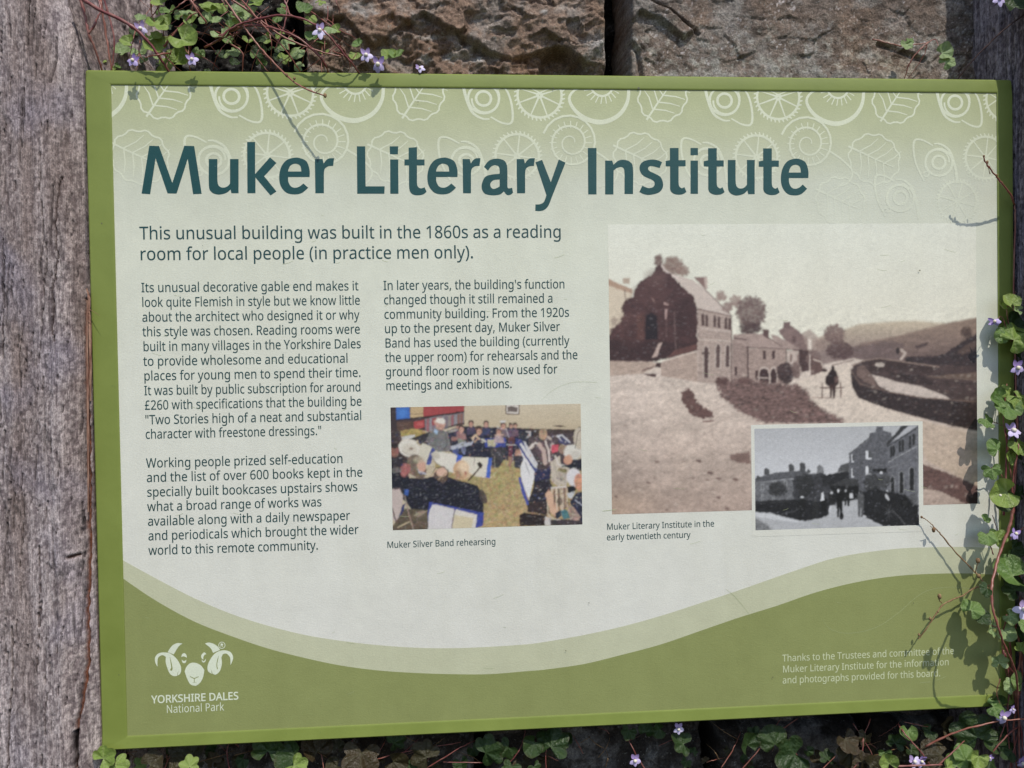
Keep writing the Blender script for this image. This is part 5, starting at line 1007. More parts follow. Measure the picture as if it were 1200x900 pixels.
# ---------------------------------------------------------------- the three printed photographs
def print_sheet(name, u0, v0, u1, v1, fn, y, step=1., label=None):
    a, b = at(u0, v0), at(u1, v1); nx = int((u1-u0)/step); nz = int((v1-v0)/step)
    X, Z = np.meshgrid(np.linspace(a.x, b.x, nx), np.linspace(b.z, a.z, nz))
    U, V = image_px(X, 0*X, Z); col = (fn(U.ravel(), V.ravel())*KP).reshape(nz, nx, 3)
    for ax_ in (0, 1):                                           # halftone softness of the print
        q = np.concatenate([col.take([0], ax_), col, col.take([-1], ax_)], ax_); m_ = col.shape[ax_]
        col = .25*q.take(range(0, m_), ax_)+.5*q.take(range(1, m_+1), ax_)+.25*q.take(range(2, m_+2), ax_)
    col = col*(1+.12*(fbm(U/1.1, V/1.1, 5, 2)-.5))[..., None]
    o = grid(name, X, 0*X+y, Z, M_PHOTO, panel, np.clip(col, .004, .9), smooth=False)
    if label: o['label'] = label
    return o
print_sheet('printed_photograph', 712.3, 263, 1145.6, 590, ink_village, -.00006, 1., 'sepia photograph of an ivy covered gable, cottages and a cart on a road')
a, b = at(880, 498), at(1080.5, 621)
mesh('photo_border', [(a.x, -.00009, b.z-.001), (b.x+.001, -.00009, b.z-.001), (b.x+.001, -.00009, a.z), (a.x, -.00009, a.z)], [(0, 1, 2, 3)], flat_ink('photo_border_white', ink(206, 205, 194)), panel)
print_sheet('printed_photograph', 884.0, 502.5, 1077.0, 615.3, ink_street, -.00012, .8, 'black and white photograph of people in a village street')
print_sheet('printed_photograph', 457.6, 477.5, 682.5, 614.5, ink_band, -.00006, .8, 'colour photograph of a brass band rehearsing in a room')
# ---------------------------------------------------------------- weathered wooden posts
def wood_mat(name, bright=1.):
    m = N(name); a = m.n('ShaderNodeVertexColor', layer_name='tint')
    fib = m.noise(m.coord((1, 1, .045)), 1500, 3, .6); gr = m.noise(m.coord((1, 1, .6)), 1300, 3, .65)
    c = m.mix(1., a.outputs[0], m.ramp(fib, [(.3, (.62,)*3), (.7, (1.30,)*3)]), 'MULTIPLY')
    c = m.mix(1., c, m.ramp(gr, [(.3, (.58,)*3), (.7, (1.42,)*3)]), 'MULTIPLY')
    return m.fin(c, .9, m.bump(gr, .8, .0006, m.bump(fib, .8, .0007)), .2)
M_WOOD = wood_mat('weathered_wood')
def wood(x, z, seed, crack=1.):
    """height (m, + = proud) and colour of weathered end-grained wood; x across, z along the grain"""
    w = x+.004*(fbm(x/.05, z/.12, seed, 2)-.5)+.0015*(fbm(x/.02, z/.04, seed+1, 2)-.5)
    f1 = fbm(w/.0022, z/.05, seed+2, 3, .6); f2 = fbm(w/.008, z/.16, seed+3, 2); gr = fbm(x/.0011, z/.0022, seed+4, 2)
    rd = 1-np.abs(2*vnoise(w/.0085, z/.11, seed+5)-1); cr = np.clip((rd-.955)/.045, 0, 1)*np.clip((vnoise(w/.03, z/.05, seed+6)-.42)*6, 0, 1)
    rd3 = 1-np.abs(2*vnoise(w/.0016, z/.035, seed+12)-1); cr3 = np.clip((rd3-.8)/.2, 0, 1)*np.clip((vnoise(w/.008, z/.02, seed+13)-.4)*3, 0, 1)
    rd2 = 1-np.abs(2*vnoise(w/.0034, z/.045, seed+7)-1); cr2 = np.clip((rd2-.9)/.1, 0, 1)*np.clip((vnoise(w/.012, z/.03, seed+8)-.5)*5, 0, 1)
    h = .0010*(f1-.5)+.0014*(f2-.5)+.0006*(gr-.5)-crack*(.0010*cr+.0008*cr2+.0005*cr3)
    t = np.clip(.5+1.1*(f1-.5)+1.9*(gr-.5), 0, 1)[..., None]
    a, b = np.array(srgb((115, 103, 104))), np.array(srgb((187, 174, 172)))
    brown = np.array(srgb((124, 106, 98))); col = a*(1-t)+b*t
    q = np.clip((fbm(w/.018, z/.12, seed+9, 3)-.45)*3, 0, 1)[..., None]*.65; col = col*(1-q)+brown*(.7+.5*t)*q
    l = np.clip((fbm(x/.03, z/.05, seed+11, 3)-.55)*4, 0, 1)[..., None]*.4; col = col*(1-l)+np.array(srgb((142, 138, 158)))*(.7+.5*t)*l
    col = col*(1-.8*np.clip(.35*cr+.5*cr2+.4*cr3, 0, 1)[..., None]*crack)
    return h, col
def seg_d(u, v, P):
    d = np.full(u.shape, 1e9); tt = np.zeros(u.shape)
    for (ax, ay), (bx, by) in zip(P[:-1], P[1:]):
        L = (bx-ax)**2+(by-ay)**2; t = np.clip(((u-ax)*(bx-ax)+(v-ay)*(by-ay))/L, 0, 1)
        d = np.minimum(d, np.hypot(u-ax-t*(bx-ax), v-ay-t*(by-ay)))
    return d
# left post: front face, notch edge beside the board, then the furrowed flank sloping back to the wall
HP = .013
ev = np.array([-40, 0, 40, 82, 300, 345, 400, 600, 750, 878, 960.]); eu = np.array([72, 80, 90, 99, 100.5, 104, 107, 110.5, 114.5, 119, 121.])
zt = np.linspace(.82, -.14, 1200)
ex = np.array([min(at(np.interp(v, ev, eu), v, .0005).x, 9) for v in np.linspace(-640, 1150, 440)]); ez = np.array([at(100, v, .0005).z for v in np.linspace(-640, 1150, 440)])
edge = np.interp(zt, ez[::-1], ex[::-1])
edge = edge-.0006+.0007*(fbm(zt/.006, zt*0, 5, 3)-.5)
nf = 190
s = np.linspace(0, 1, nf); X = -.150+(edge[:, None]+.150)*s[None, :]; Z = np.repeat(zt[:, None], nf, 1)
h, col = wood(X, Z, 11)
U, V = image_px(X, 0*X-HP, Z)
for P, w, dep, cc in (([(90, 348), (92, 450), (94, 560), (95, 640), (94, 720), (95, 780), (90, 830), (86, 860), (84, 905)], 1.5, .0035, (112, 70, 52)),
                      ([(67, 205), (61, 260), (64, 300), (60, 345), (61, 400)], .8, .003, (60, 44, 42)), ([(14, 735), (15, 790), (11, 840), (8, 905)], .8, .003, (60, 44, 40)),
                      ([(5, 300), (3, 420)], .7, .002, (60, 46, 44)), ([(45, 640), (46, 700), (44, 780)], .5, .002, (70, 54, 50)), ([(84, 862), (85, 905)], 2.2, .005, (30, 22, 22)), ([(76, 655), (86, 653)], 2., .0025, (80, 60, 52))):
    d = seg_d(U+1.2*(fbm(V/9, V*0, 3, 2)-.5)*2, V, P); m = np.clip(1.3-d/w, 0, 1)
    h = h-dep*m; m = np.clip(m*1.4, 0, 1)[..., None]; col = col*(1-m)+np.array(srgb(cc))*m
crs = random.Random(12)
for i in range(210):                                              # short checks along the grain
    u0, v0 = crs.uniform(-60, 92), crs.uniform(-20, 900); L_ = crs.uniform(6, 22) if i % 4 else crs.uniform(30, 90); w_ = crs.uniform(.4, .75) if i % 4 else crs.uniform(.5, 1.0)
    P = [(u0, v0), (u0+crs.uniform(-1.5, .8)*L_/20, v0+L_*.5), (u0-L_*.05+crs.uniform(-1, 1), v0+L_)]
    r0, r1 = np.searchsorted(-V[:, 0]*-1, [v0-3, v0+L_+3]); r0 = max(r0-2, 0); r1 = min(r1+2, V.shape[0])
    if r1 <= r0: continue
    d = seg_d(U[r0:r1], V[r0:r1], P); m = np.clip(1.25-d/w_, 0, 1); h[r0:r1] -= .0016*m
    m = m[..., None]*.8; col[r0:r1] = col[r0:r1]*(1-m)+np.array(srgb((48, 40, 42)))*m
band = np.clip((U-66-4*fbm(V/60, V*0, 8, 2))/5, 0, 1)[..., None]      # sandier, browner strip beside the board
col = col*(1-.28*band)+col*np.array((.93, .84, .76))*.28*band
sand = fbm(U/1.6, V/1.6, 77, 2)[..., None]; col = col*(1+.55*band*(sand-.5))
ch = np.clip((X-(edge[:, None]-.017))/.017, 0, 1); Y = -HP-h*(1-.3*ch)+.0122*ch**1.25
# flank
ns = 90; t = np.linspace(0, 1, ns)[None, 1:]
fx = edge[:, None]+(t*.002)+np.clip(t-.14, 0, 1)/.86*.038
fy = -.0008+np.minimum(t/.14, 1)*.0138+np.clip(t-.14, 0, 1)/.86*.045
h2, col2 = wood(edge[:, None]*0+t*.05+.2, Z[:, :1]+0*t, 31)
fur = fbm((t*.05+0*Z[:, :1])/.0075, Z[:, :1]/.09+0*t, 37, 3)-.5
X = np.concatenate([X, fx-h2*1.2+.010*fur*np.clip((t-.14)*8, 0, 1)], 1); Y = np.concatenate([Y, fy-.016*fur*np.clip((t-.14)*8, 0, 1)], 1)
Z = np.concatenate([Z, np.repeat(zt[:, None], ns-1, 1)], 1)
col = np.concatenate([col, col2*np.array((.80, .76, .74))], 1)  # flank tint darkened to deepen the shade on this side
# seat the board: keep the flank behind the board's back where the board stands
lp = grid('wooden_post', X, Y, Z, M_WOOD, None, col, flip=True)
tag(lp, 'wide weathered grey wooden post with long cracks at the left of the board', 'post')
# splinter lifting off the post's edge
def tube(P, r, n=6, taper=1.):
    P = [Vector(p) for p in P]; V, Fc = [], []; m = len(P); up_ = Vector((.3, .7, .2))
    for i, p in enumerate(P):
        d = (P[min(i+1, m-1)]-P[max(i-1, 0)]).normalized(); a = d.cross(up_)
        a = a.normalized() if a.length > .05 else d.cross(Vector((1, 0, 0))).normalized(); b = d.cross(a)
        rr = (r if np.isscalar(r) else r[i])*(1-(1-taper)*i/max(m-1, 1))
        V += [p+a*rr*math.cos(6.2832*k/n)+b*rr*math.sin(6.2832*k/n) for k in range(n)]
    for i in range(m-1):
        for k in range(n): Fc.append((i*n+k, i*n+(k+1) % n, (i+1)*n+(k+1) % n, (i+1)*n+k))
    Fc.append(tuple(range(n-1, -1, -1))); Fc.append(tuple(range((m-1)*n, m*n)))
    return V, Fc
m = N('splinter_wood'); n1 = m.noise(m.coord((1, 1, .1)), 900, 3)
M_SPL = m.fin(m.ramp(n1, [(.3, tuple(srgb((96, 56, 44)))), (.7, tuple(srgb((170, 136, 118))))]), .85, m.bump(n1, .5, .0004), .2)
rs = random.Random(2)
def strand(P, w, name='splinter'):
    V, Fc = [], []
    pts = spline([tuple(at(*p)) for p in P], 8)
    for i, p in enumerate(pts):
        t = i/(len(pts)-1); ww = w*math.sin(math.pi*min(max(t, .04), .97))**.4*rs.uniform(.75, 1.15)
        V += [(p[0]-ww, p[1]+.0004, p[2]), (p[0]-ww*.2, p[1]-.0008*rs.uniform(.6, 1.4), p[2]), (p[0]+ww, p[1]+.0002, p[2])]
    for i in range(len(pts)-1):
        a = 3*i; Fc += [(a, a+1, a+4, a+3), (a+1, a+2, a+5, a+4)]
    return mesh(name, V, Fc, M_SPL, lp)
strand([(101.5, 338, .003), (104, 350, .003), (103.5, 366, .0035), (105, 385, .003), (105.5, 420, .0028), (106, 470, .002)], .0011)
strand([(102.5, 352, .005), (101.8, 400, .006), (102.5, 450, .006), (103, 520, .006), (103.5, 600, .005)], .0008)
v_, f_ = tube([at(104, 362, .003), at(111, 366, .006), at(117.5, 370, .008)], .00022, 4, .3); mesh('splinter', v_, f_, M_SPL, lp)
# right post: seen along its shaded inner face
zt2 = np.linspace(.84, -.16, 860); n2 = 150; t = np.linspace(0, 1, n2)[None, :]
yy = -.030+t*.085; xx = .6078-.0140*np.clip((yy-.004)/.05, 0, 1)+0*zt2[:, None]
h, col = wood(yy*1.0+0*zt2[:, None]+.5, zt2[:, None]+0*t, 51)
X = xx-h*1.3; Y = yy+0*X; Z = zt2[:, None]+0*t
# rounded arris and front face
t3 = np.linspace(0, 1, 60)[None, :]
fxx = .6078+.0035*(1-np.cos(np.minimum(t3*8, 1)*np.pi/2))+np.clip(t3-.125, 0, 1)*.11+0*zt2[:, None]; fyy = -.030-.0035*np.sin(np.minimum(t3*8, 1)*np.pi/2)+0*zt2[:, None]
h3, col3 = wood(fxx, zt2[:, None]+0*t3, 53)
X = np.concatenate([fxx[:, ::-1], X], 1); Y = np.concatenate([(fyy-h3)[:, ::-1], Y], 1); Z = np.concatenate([zt2[:, None]+0*t3, Z], 1); col = np.concatenate([col3[:, ::-1], col], 1)
rp = grid('wooden_post', X, Y, Z, M_WOOD, None, col*np.array((.80, .78, .84)))  # wood tint dimmed and cooled, shade of the inner face put into colour
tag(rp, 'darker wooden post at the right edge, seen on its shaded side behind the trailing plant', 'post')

# ---------------------------------------------------------------- dry stone wall
def stone_mat(name, lichen=1.):
    m = N(name); a = m.n('ShaderNodeVertexColor', layer_name='tint'); v = m.coord()
    g = m.noise(v, 700, 4, .75); g2 = m.noise(v, 150, 6, .7); sp = m.noise(v, 320, 4, .7, .8)
    c = m.mix(1., a.outputs[0], m.ramp(g, [(.28, (.48,)*3), (.5, (.95,)*3), (.72, (1.6,)*3)]), 'MULTIPLY')
    c = m.mix(1., c, m.ramp(g2, [(.3, (.66, .62, .62)), (.7, (1.25, 1.24, 1.22))]), 'MULTIPLY')
    c = m.mix(m.math('MULTIPLY', m.ramp(sp, [(.62, (0, 0, 0)), (.68, (1, 1, 1))]), .55*lichen), c, tuple(srgb((176, 176, 168))))
    dk = m.ramp(m.noise(v, 420, 3, .6), [(.30, (1, 1, 1)), (.38, (0, 0, 0))])
    c = m.mix(m.math('MULTIPLY', dk, .6), c, tuple(srgb((44, 38, 34))))
    return m.fin(c, .93, m.bump(g, .8, .0012, m.bump(g2, .8, .003)), .25)
M_STONE = stone_mat('gritstone')
def pmask(u, v, P, soft):
    P = np.array(P, float); ins = np.zeros(u.shape, bool); d = np.full(u.shape, 1e9)
    for i in range(len(P)):
        ax, ay = P[i]; bx, by = P[(i+1) % len(P)]
        if ay != by: ins ^= ((ay > v) != (by > v)) & (u < (bx-ax)*(v-ay)/(by-ay)+ax)
        L = (bx-ax)**2+(by-ay)**2+1e-9; t = np.clip(((u-ax)*(bx-ax)+(v-ay)*(by-ay))/L, 0, 1)
        d = np.minimum(d, np.hypot(u-ax-t*(bx-ax), v-ay-t*(by-ay)))
    return np.clip(.5-np.where(ins, -d, d)/(2*soft), 0, 1)
wall = tag(empty('stone_wall', (.3, .12, .0)), 'rough dry stone wall of brown grey lichened blocks behind the board', 'wall')
def facets(X, Z, seed, size, amp):
    """broken planes: every cell is a tilted flat"""
    rs = np.random.RandomState(seed); x0, x1, z0, z1 = X.min(), X.max(), Z.min(), Z.max()
    wx = X+size*.5*(fbm(X/size, Z/size, seed+30, 3)-.5); wz = Z*1.5+size*.5*(fbm(X/size+9, Z/size, seed+31, 3)-.5)
    best = np.full(X.shape, 1e9); out = np.zeros(X.shape); n = int((x1-x0+2*size)*(z1-z0+2*size)*1.5/size**2)+1
    for i in range(min(n, 400)):
        cx, cz = rs.uniform(x0-size, x1+size), rs.uniform(z0-size, z1+size)*1.5; gx_, gz_ = rs.uniform(-1, 1, 2); o = rs.uniform(-1, 1)
        d = np.abs(wx-cx)**1.5+np.abs(wz-cz)**1.5; m = d < best; best[m] = d[m]
        out[m] = (amp*(.55*o+1.1*(gx_*(wx-cx)+gz_*(wz-cz))/size))[m]
    return out
def stone(u0, v0, u1, v1, dep, base, seed, sculpt=None, step=.0011, amp=1., label=None):
    """one block: face at depth dep behind the panel, sides running back into the wall"""
    a, b = at(u0, v0, -dep), at(u1, v1, -dep)
    nx, nz = int((b.x-a.x)/step), int((a.z-b.z)/step)
    X, Z = np.meshgrid(np.linspace(a.x, b.x, nx), np.linspace(a.z, b.z, nz))
    U, V = image_px(X, 0*X+dep, Z)
    ex_ = np.minimum(X-a.x, b.x-X); ez_ = np.minimum(a.z-Z, Z-b.z); e = np.minimum(ex_, ez_)+.004*(fbm(X/.012, Z/.012, seed, 3)-.5)
    n = fbm(X/.05, Z/.05, seed+1, 5, .55)-.5
    rg = 1-np.abs(2*fbm(X/.035, Z/.02, seed+2, 4, .5)-1); fine = fbm(X/.004, Z/.004, seed+3, 3, .75)-.5; fine = fine+.3*(fbm(X/.011, Z/.008, seed+4, 3, .6)-.5); h0 = facets(X, Z, seed, .020, .0045)*amp+facets(X, Z, seed+5, .008, .0016)*amp
    h = h0+.010*n*amp+.004*(rg-.6)*amp+.0022*fine
    col = np.empty(X.shape+(3,)); col[:] = srgb(base)
    if sculpt: h, col = sculpt(U, V, h, col)
    q = np.clip((fbm(X/.03, Z/.03, seed+6, 4)-.45)*3, 0, 1)[..., None]; col = col*(1-.35*q)+col*np.array((1.25, .98, .74))*.35*q
    q = np.clip((fbm(X/.02, Z/.02, seed+7, 5, .7)-.5)*5, 0, 1)[..., None]; col = col*(1-.5*q)+np.array(srgb((158, 156, 152)))*.5*q
    Y = dep-h+.055*np.clip(1-np.clip(e, 0, 1)/.006, 0, 1)**2.2
    X = X.copy(); X[:, -1] -= .012; X[:, 0] += .010
    Y[0, :] = Y[-1, :] = dep+.09; Y[:, 0] = Y[:, -1] = dep+.09
    o = grid('stone', X, Y, Z, M_STONE, wall, col, flip=True)
    if label: o['label'] = label
    return o
def sc_a(U, V, h, col):
    # upper bed: proud of the hollow below it, broken along ledges
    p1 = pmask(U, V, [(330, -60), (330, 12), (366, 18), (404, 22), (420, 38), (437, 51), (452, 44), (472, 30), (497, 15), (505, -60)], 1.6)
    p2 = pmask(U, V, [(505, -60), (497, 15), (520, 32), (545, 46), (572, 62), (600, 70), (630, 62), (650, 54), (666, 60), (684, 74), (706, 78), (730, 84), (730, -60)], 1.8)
    cav = pmask(U, V, [(632, 88), (636, 66), (648, 57), (660, 58), (676, 72), (690, 90)], 2)
    low = pmask(U, V, [(520, 96), (540, 72), (575, 72), (610, 74), (632, 80), (632, 96)], 2.5)
    sl = np.clip((60-V)/60, -.5, 1.5)
    ro = fbm(U/14, V/10, 68, 4, .6)-.5; h = h*1.15+.0055*p1+.0065*p2*(1+.2*sl)-.012*cav+.003*low-.004+.007*ro*(1-np.clip(p1+p2, 0, 1))+.004*ro
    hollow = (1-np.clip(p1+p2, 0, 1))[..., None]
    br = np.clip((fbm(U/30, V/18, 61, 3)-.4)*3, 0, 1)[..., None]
    col = col*(1-hollow*.2)  # shade of the hollow deepened in the stone colour
    rust = (p2[..., None]*np.clip((560-U)/120, 0, 1)[..., None]+p1[..., None]*.5)*br
    col = col*(1-.5*rust)+np.array(srgb((142, 104, 78)))*.5*rust
    g = np.clip((U-560)/100, 0, 1)[..., None]*p2[..., None]; col = col*(1-.45*g)+np.array(srgb((136, 124, 114)))*.45*g
    for x, y, rx, ry in ((426, 12, 24, 12), (380, 8, 16, 12), (500, 42, 20, 4), (497, 68, 12, 7), (530, 65, 14, 5), (636, 18, 6, 4), (560, 70, 8, 5), (700, 55, 20, 22)):
        d = ((U-x)/rx)**2+((V-y)/ry)**2; k = (np.clip(1.3-d-1.6*fbm(U/5, V/4, 65, 3)+.5, 0, 1))[..., None]*.7
        col = col*(1-k)+np.array(srgb((168, 168, 166)))*k
    return h, col
def sc_b(U, V, h, col):
    q = np.clip((fbm(U/2.6, V/2.6, 25, 2)-.68)*9, 0, 1)*np.clip((fbm(U/24, V/18, 26, 2)-.38)*5, 0, 1); q = q[..., None]*.8; col = col*(1-q)+np.array(srgb((205, 200, 200)))*q; q = np.clip((fbm(U/11, V/6, 27, 3)-.52)*6, 0, 1)[..., None]*.5; col = col*(1-q)+np.array(srgb((60, 56, 52)))*q
    d = seg_d(U, V+2*(fbm(U/6, V/6, 9, 2)-.5), [(746, -10), (762, 2), (785, 12), (800, 25), (818, 40)]); k = np.clip(1.4-d/2.2, 0, 1); h = h*.62-.006*k
    h = h+.005*pmask(U, V, [(736, -40), (750, -5), (785, 14), (812, 38), (800, 46), (770, 22), (748, 16), (738, 30)], 2)
    d2 = seg_d(U, V, [(738, 48), (748, 60), (752, 90)]); h = h-.005*np.clip(1.4-d2/2.5, 0, 1)
    d3 = seg_d(U, V, [(1030, 52), (1060, 62), (1082, 70)]); h = h-.004*np.clip(1.4-d3/3, 0, 1)
    h = h+.001*np.clip((V-70)/20, 0, 1)
    k = np.clip(k, 0, 1)[..., None]; col = col*(1-.6*k)
    q = np.clip((fbm(U/9, V/9, 23, 4, .7)-.52)*7, 0, 1)[..., None]*.45*np.clip((V-20)/30, 0, 1)[..., None]; col = col*(1-q)+np.array(srgb((190, 190, 182)))*q
    return h, col
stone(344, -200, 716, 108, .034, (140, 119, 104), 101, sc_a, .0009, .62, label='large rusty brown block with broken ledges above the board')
stone(729, -200, 1150, 108, .032, (122, 110, 101), 131, sc_b, .0008, .34, label='flat grey brown block speckled with lichen')
stone(60, -60, 210, 112, .11, (24, 20, 18), 141); stone(214, -70, 340, 50, .095, (34, 28, 25), 145); stone(206, 54, 350, 112, .10, (26, 22, 20), 147)  # near black stone colours stand in for the shade behind the creeper
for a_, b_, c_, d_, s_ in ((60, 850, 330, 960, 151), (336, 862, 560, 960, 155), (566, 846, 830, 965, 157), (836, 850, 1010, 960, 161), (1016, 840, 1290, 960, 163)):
    stone(a_, b_, c_, d_, .052, (58, 53, 49), s_, step=.0014)  # stone colour darkened for the shade under the board
for a_, b_, c_, d_, s_ in ((60, 120, 420, 470, 171), (430, 116, 800, 480, 173), (806, 118, 1170, 476, 175), (60, 482, 520, 840, 177), (530, 488, 1170, 836, 179)):
    stone(a_, b_, c_, d_, .050, (96, 86, 80), s_, step=.005)      # the courses behind the board
stone(700, -220, 752, 112, .088, (34, 29, 26), 149, step=.002)  # dark filler block added so the joint reads as deep shade
for a_, b_, c_, d_, s_, w_ in ((-420, -260, 56, 470, 183, .07), (-420, 482, 56, 980, 185, .06), (1180, -200, 1640, 130, 187, .04), (1180, 142, 1560, 520, 189, .05), (1180, 532, 1660, 980, 191, .045), (-300, -620, 300, -212, 193, .05), (60, -204, 336, -66, 201, .07),
                              (312, -600, 860, -212, 195, .04), (872, -590, 1330, -212, 197, .045), (1342, -600, 1800, -212, 199, .05), (-200, 988, 560, 1180, 203, .05), (572, 980, 1400, 1180, 205, .05)):
    stone(a_, b_, c_, d_, w_, (118, 106, 98), s_, step=.003)      # more of the wall round about, past the edges of the view
m = N('dark_wall_core'); M_CORE = m.fin(m.ramp(m.noise(m.coord(), 60), [(.3, (.012, .010, .008)), (.7, (.035, .028, .022))]), .95, None, .1)
co = [(x, y, z) for y in (.135, .16) for x, z in ((-.5, -.3), (1.1, -.3), (1.1, .85), (-.5, .85))]
mesh('wall_core', co, [(0, 1, 2, 3), (7, 6, 5, 4), (0, 4, 5, 1), (1, 5, 6, 2), (2, 6, 7, 3), (3, 7, 4, 0)], M_CORE, wall)

# ---------------------------------------------------------------- ivy-leaved creepers
def leaf_mat(name, c0, c1, vein):
    m = N(name); oi = m.n('ShaderNodeObjectInfo'); a = m.n('ShaderNodeVertexColor', layer_name='tint')
    n1 = m.noise(m.coord((1, 1, 1)), 7, 4, .6)
    c = m.mix(oi.outputs['Random'], c0, c1); c = m.mix(m.ramp(n1, [(.3, (0, 0, 0)), (.7, (.5,)*3)]), c, c1)
    s = m.n('ShaderNodeSeparateColor'); m.l(a.outputs[0], s.inputs[0])
    c = m.mix(m.math('MULTIPLY', s.outputs[0], .55), c, vein)
    c = m.mix(m.math('MULTIPLY', s.outputs[1], .35), c, (.10, .045, .03))
    geo = m.n('ShaderNodeNewGeometry'); c = m.mix(m.math('MULTIPLY', geo.outputs['Backfacing'], .5), c, vein)
    m.fin(c, .42, m.bump(n1, .3, .05), .5)
    tr = m.n('ShaderNodeBsdfTranslucent'); m.l(c, tr.inputs[0]); mx = m.n('ShaderNodeMixShader'); mx.inputs[0].default_value = .33
    out = [q for q in m.t.nodes if q.type == 'OUTPUT_MATERIAL'][0]
    m.l(m.b.outputs[0], mx.inputs[1]); m.l(tr.outputs[0], mx.inputs[2]); m.l(mx.outputs[0], out.inputs[0]); return m.m
M_LEAF = {'g': leaf_mat('leaf_green', (.10, .19, .040), (.17, .27, .070), (.32, .42, .18)),
          'l': leaf_mat('leaf_lime', (.20, .31, .055), (.27, .36, .085), (.40, .46, .19)),
          'd': leaf_mat('leaf_dark', (.022, .050, .011), (.040, .076, .018), (.07, .115, .036)),  # leaf green darkened, shade put into the colour
          'b': leaf_mat('leaf_bronze', (.038, .040, .013), (.058, .040, .017), (.08, .075, .03)),  # bronze leaves, darkened further for the shade below the board
          'p': leaf_mat('leaf_pale', (.24, .34, .13), (.30, .40, .17), (.46, .54, .32))}
def leaf_mesh(kind, seed):
    """round five-lobed blade with a notch at the stalk; unit size, stalk at the origin, tip towards +y"""
    rs = random.Random(seed); nr, na = 5, 42; V = [(0, 0, 0)]; tint = [(1, 0, 0)]; Fc = []
    lob = {0: (5, .20), 1: (5, .10), 2: (3, .07), 3: (5, .26), 4: (5, .06)}[kind]
    for i in range(1, nr+1):
        for k in range(na):
            a = math.radians(-150+300*k/(na-1)); q = k/(na-1)*lob[0]
            bump = abs(math.cos((q-.5)*math.pi)); rr = .52*(1-lob[1]+lob[1]*1.3*bump**.8)*(1+.10*math.cos(a))
            ph = seed*1.3; rr *= 1+.05*math.sin(3*a+ph)
            r = rr*i/nr; x = r*math.sin(a)*1.06; y = r*math.cos(a)+.34*(i/nr)*.25
            cup = {0: .10, 1: -.12, 2: .22, 3: -.05, 4: .16}[kind]
            z = cup*(i/nr)**2+.05*(i/nr)*math.cos(5*a+ph)+.10*abs(x)*(1 if seed % 2 else -.6)+.05*math.sin(2*a+ph)*(i/nr)
            V.append((x, y, z)); v = max(0, 1-abs(((q) % 1)-.5)*2*5*(.3+i/nr)); tint.append((v*.9, max(0, (i-nr+1))*.8*rs.random(), 0))
    for k in range(na-1): Fc.append((0, 1+k+1, 1+k))
    for i in range(nr-1):
        for k in range(na-1):
            a = 1+i*na+k; Fc.append((a, a+1, a+na+1, a+na))
    me = bpy.data.meshes.new('leaf'); me.from_pydata(V, [], Fc); me.update()
    ca = me.color_attributes.new('tint', 'FLOAT_COLOR', 'POINT'); ca.data.foreach_set('color', [q for t_ in tint for q in (*t_, 1)])
    me.polygons.foreach_set('use_smooth', [True]*len(Fc)); return me
LEAVES = {k: [] for k in M_LEAF}
for k in M_LEAF:
    for j in range(5):
        me = leaf_mesh(j, j*3+len(k)); me.materials.append(M_LEAF[k]); LEAVES[k].append(me)
PR = random.Random(77)
def place(o, plant, loc, n, roll, sc):
    z = n.normalized(); x = Vector((1, 0, 0))-z*z.x; x.normalize(); y = z.cross(x)
    c, s_ = math.cos(roll), math.sin(roll); x2 = x*c+y*s_; y2 = z.cross(x2)
    M = Matrix((x2, y2, z)).transposed().to_4x4(); o.parent = plant
    o.matrix_local = Matrix.Translation(Vector(loc)-plant.location) @ M @ Matrix.Scale(sc, 4)
def leaf(plant, u, v, size, kind='g', h=.006, roll=None, tilt=None, rnd=False):
    me = LEAVES[kind][PR.choice((1, 2, 1, 4))] if rnd else PR.choice(LEAVES[kind]); o = bpy.data.objects.new('leaf', me); C.objects.link(o)
    n = Vector((PR.uniform(-.5, .5), -1, PR.uniform(-.1, .95))) if tilt is None else Vector(tilt)
    sc = size*.00064*PR.uniform(.95, 1.1); roll = PR.uniform(-3.1, 3.1) if roll is None else roll
    place(o, plant, at(u, v, h), n, roll, sc); return o
m = N('creeper_stem'); oi = m.n('ShaderNodeObjectInfo'); nz = m.noise(m.coord(), 160, 3)
c = m.mix(oi.outputs['Random'], (.16, .035, .04), (.25, .085, .055)); c = m.mix(m.ramp(nz, [(.45, (0, 0, 0)), (.7, (.7,)*3)]), c, (.34, .17, .13))
M_STEM = m.fin(c, .38, None, .5)
m = N('dry_twig'); nz = m.noise(m.coord(), 400, 3); M_TWIG = m.fin(m.ramp(nz, [(.3, (.14, .07, .035)), (.7, (.30, .20, .10))]), .7, None, .3)
m = N('shaded_stem'); M_STEM_SHADE = m.fin(m.ramp(m.noise(m.coord(), 300), [(.3, (.03, .016, .014)), (.7, (.07, .035, .03))]), .6, None, .3)  # stem colour darkened to carry the shade by the right post
def stem(plant, P, w, mat=None, name='stem', taper=.6):
    """P: (u, v, h) points; w = width in image pixels"""
    pts = [at(p[0], p[1], p[2]) for p in spline(P, 6)]
    rr_ = [w*.0003*PR.uniform(.82, 1.15)*(1.35 if i % 9 == 4 and w > 1.5 else 1) for i in range(len(pts))]
    pts = [q+Vector((PR.uniform(-1, 1), PR.uniform(-1, 1), PR.uniform(-1, 1)))*.00022 for q in pts]
    v, f = tube(pts, rr_, 7, taper); o = mesh(name, v, f, mat or M_STEM, plant, True)
    return o
PET = {}
def petal_mat(name, a, b):
    m = N(name); oi = m.n('ShaderNodeObjectInfo'); return m.fin(m.mix(oi.outputs['Random'], a, b), .5, None, .3)
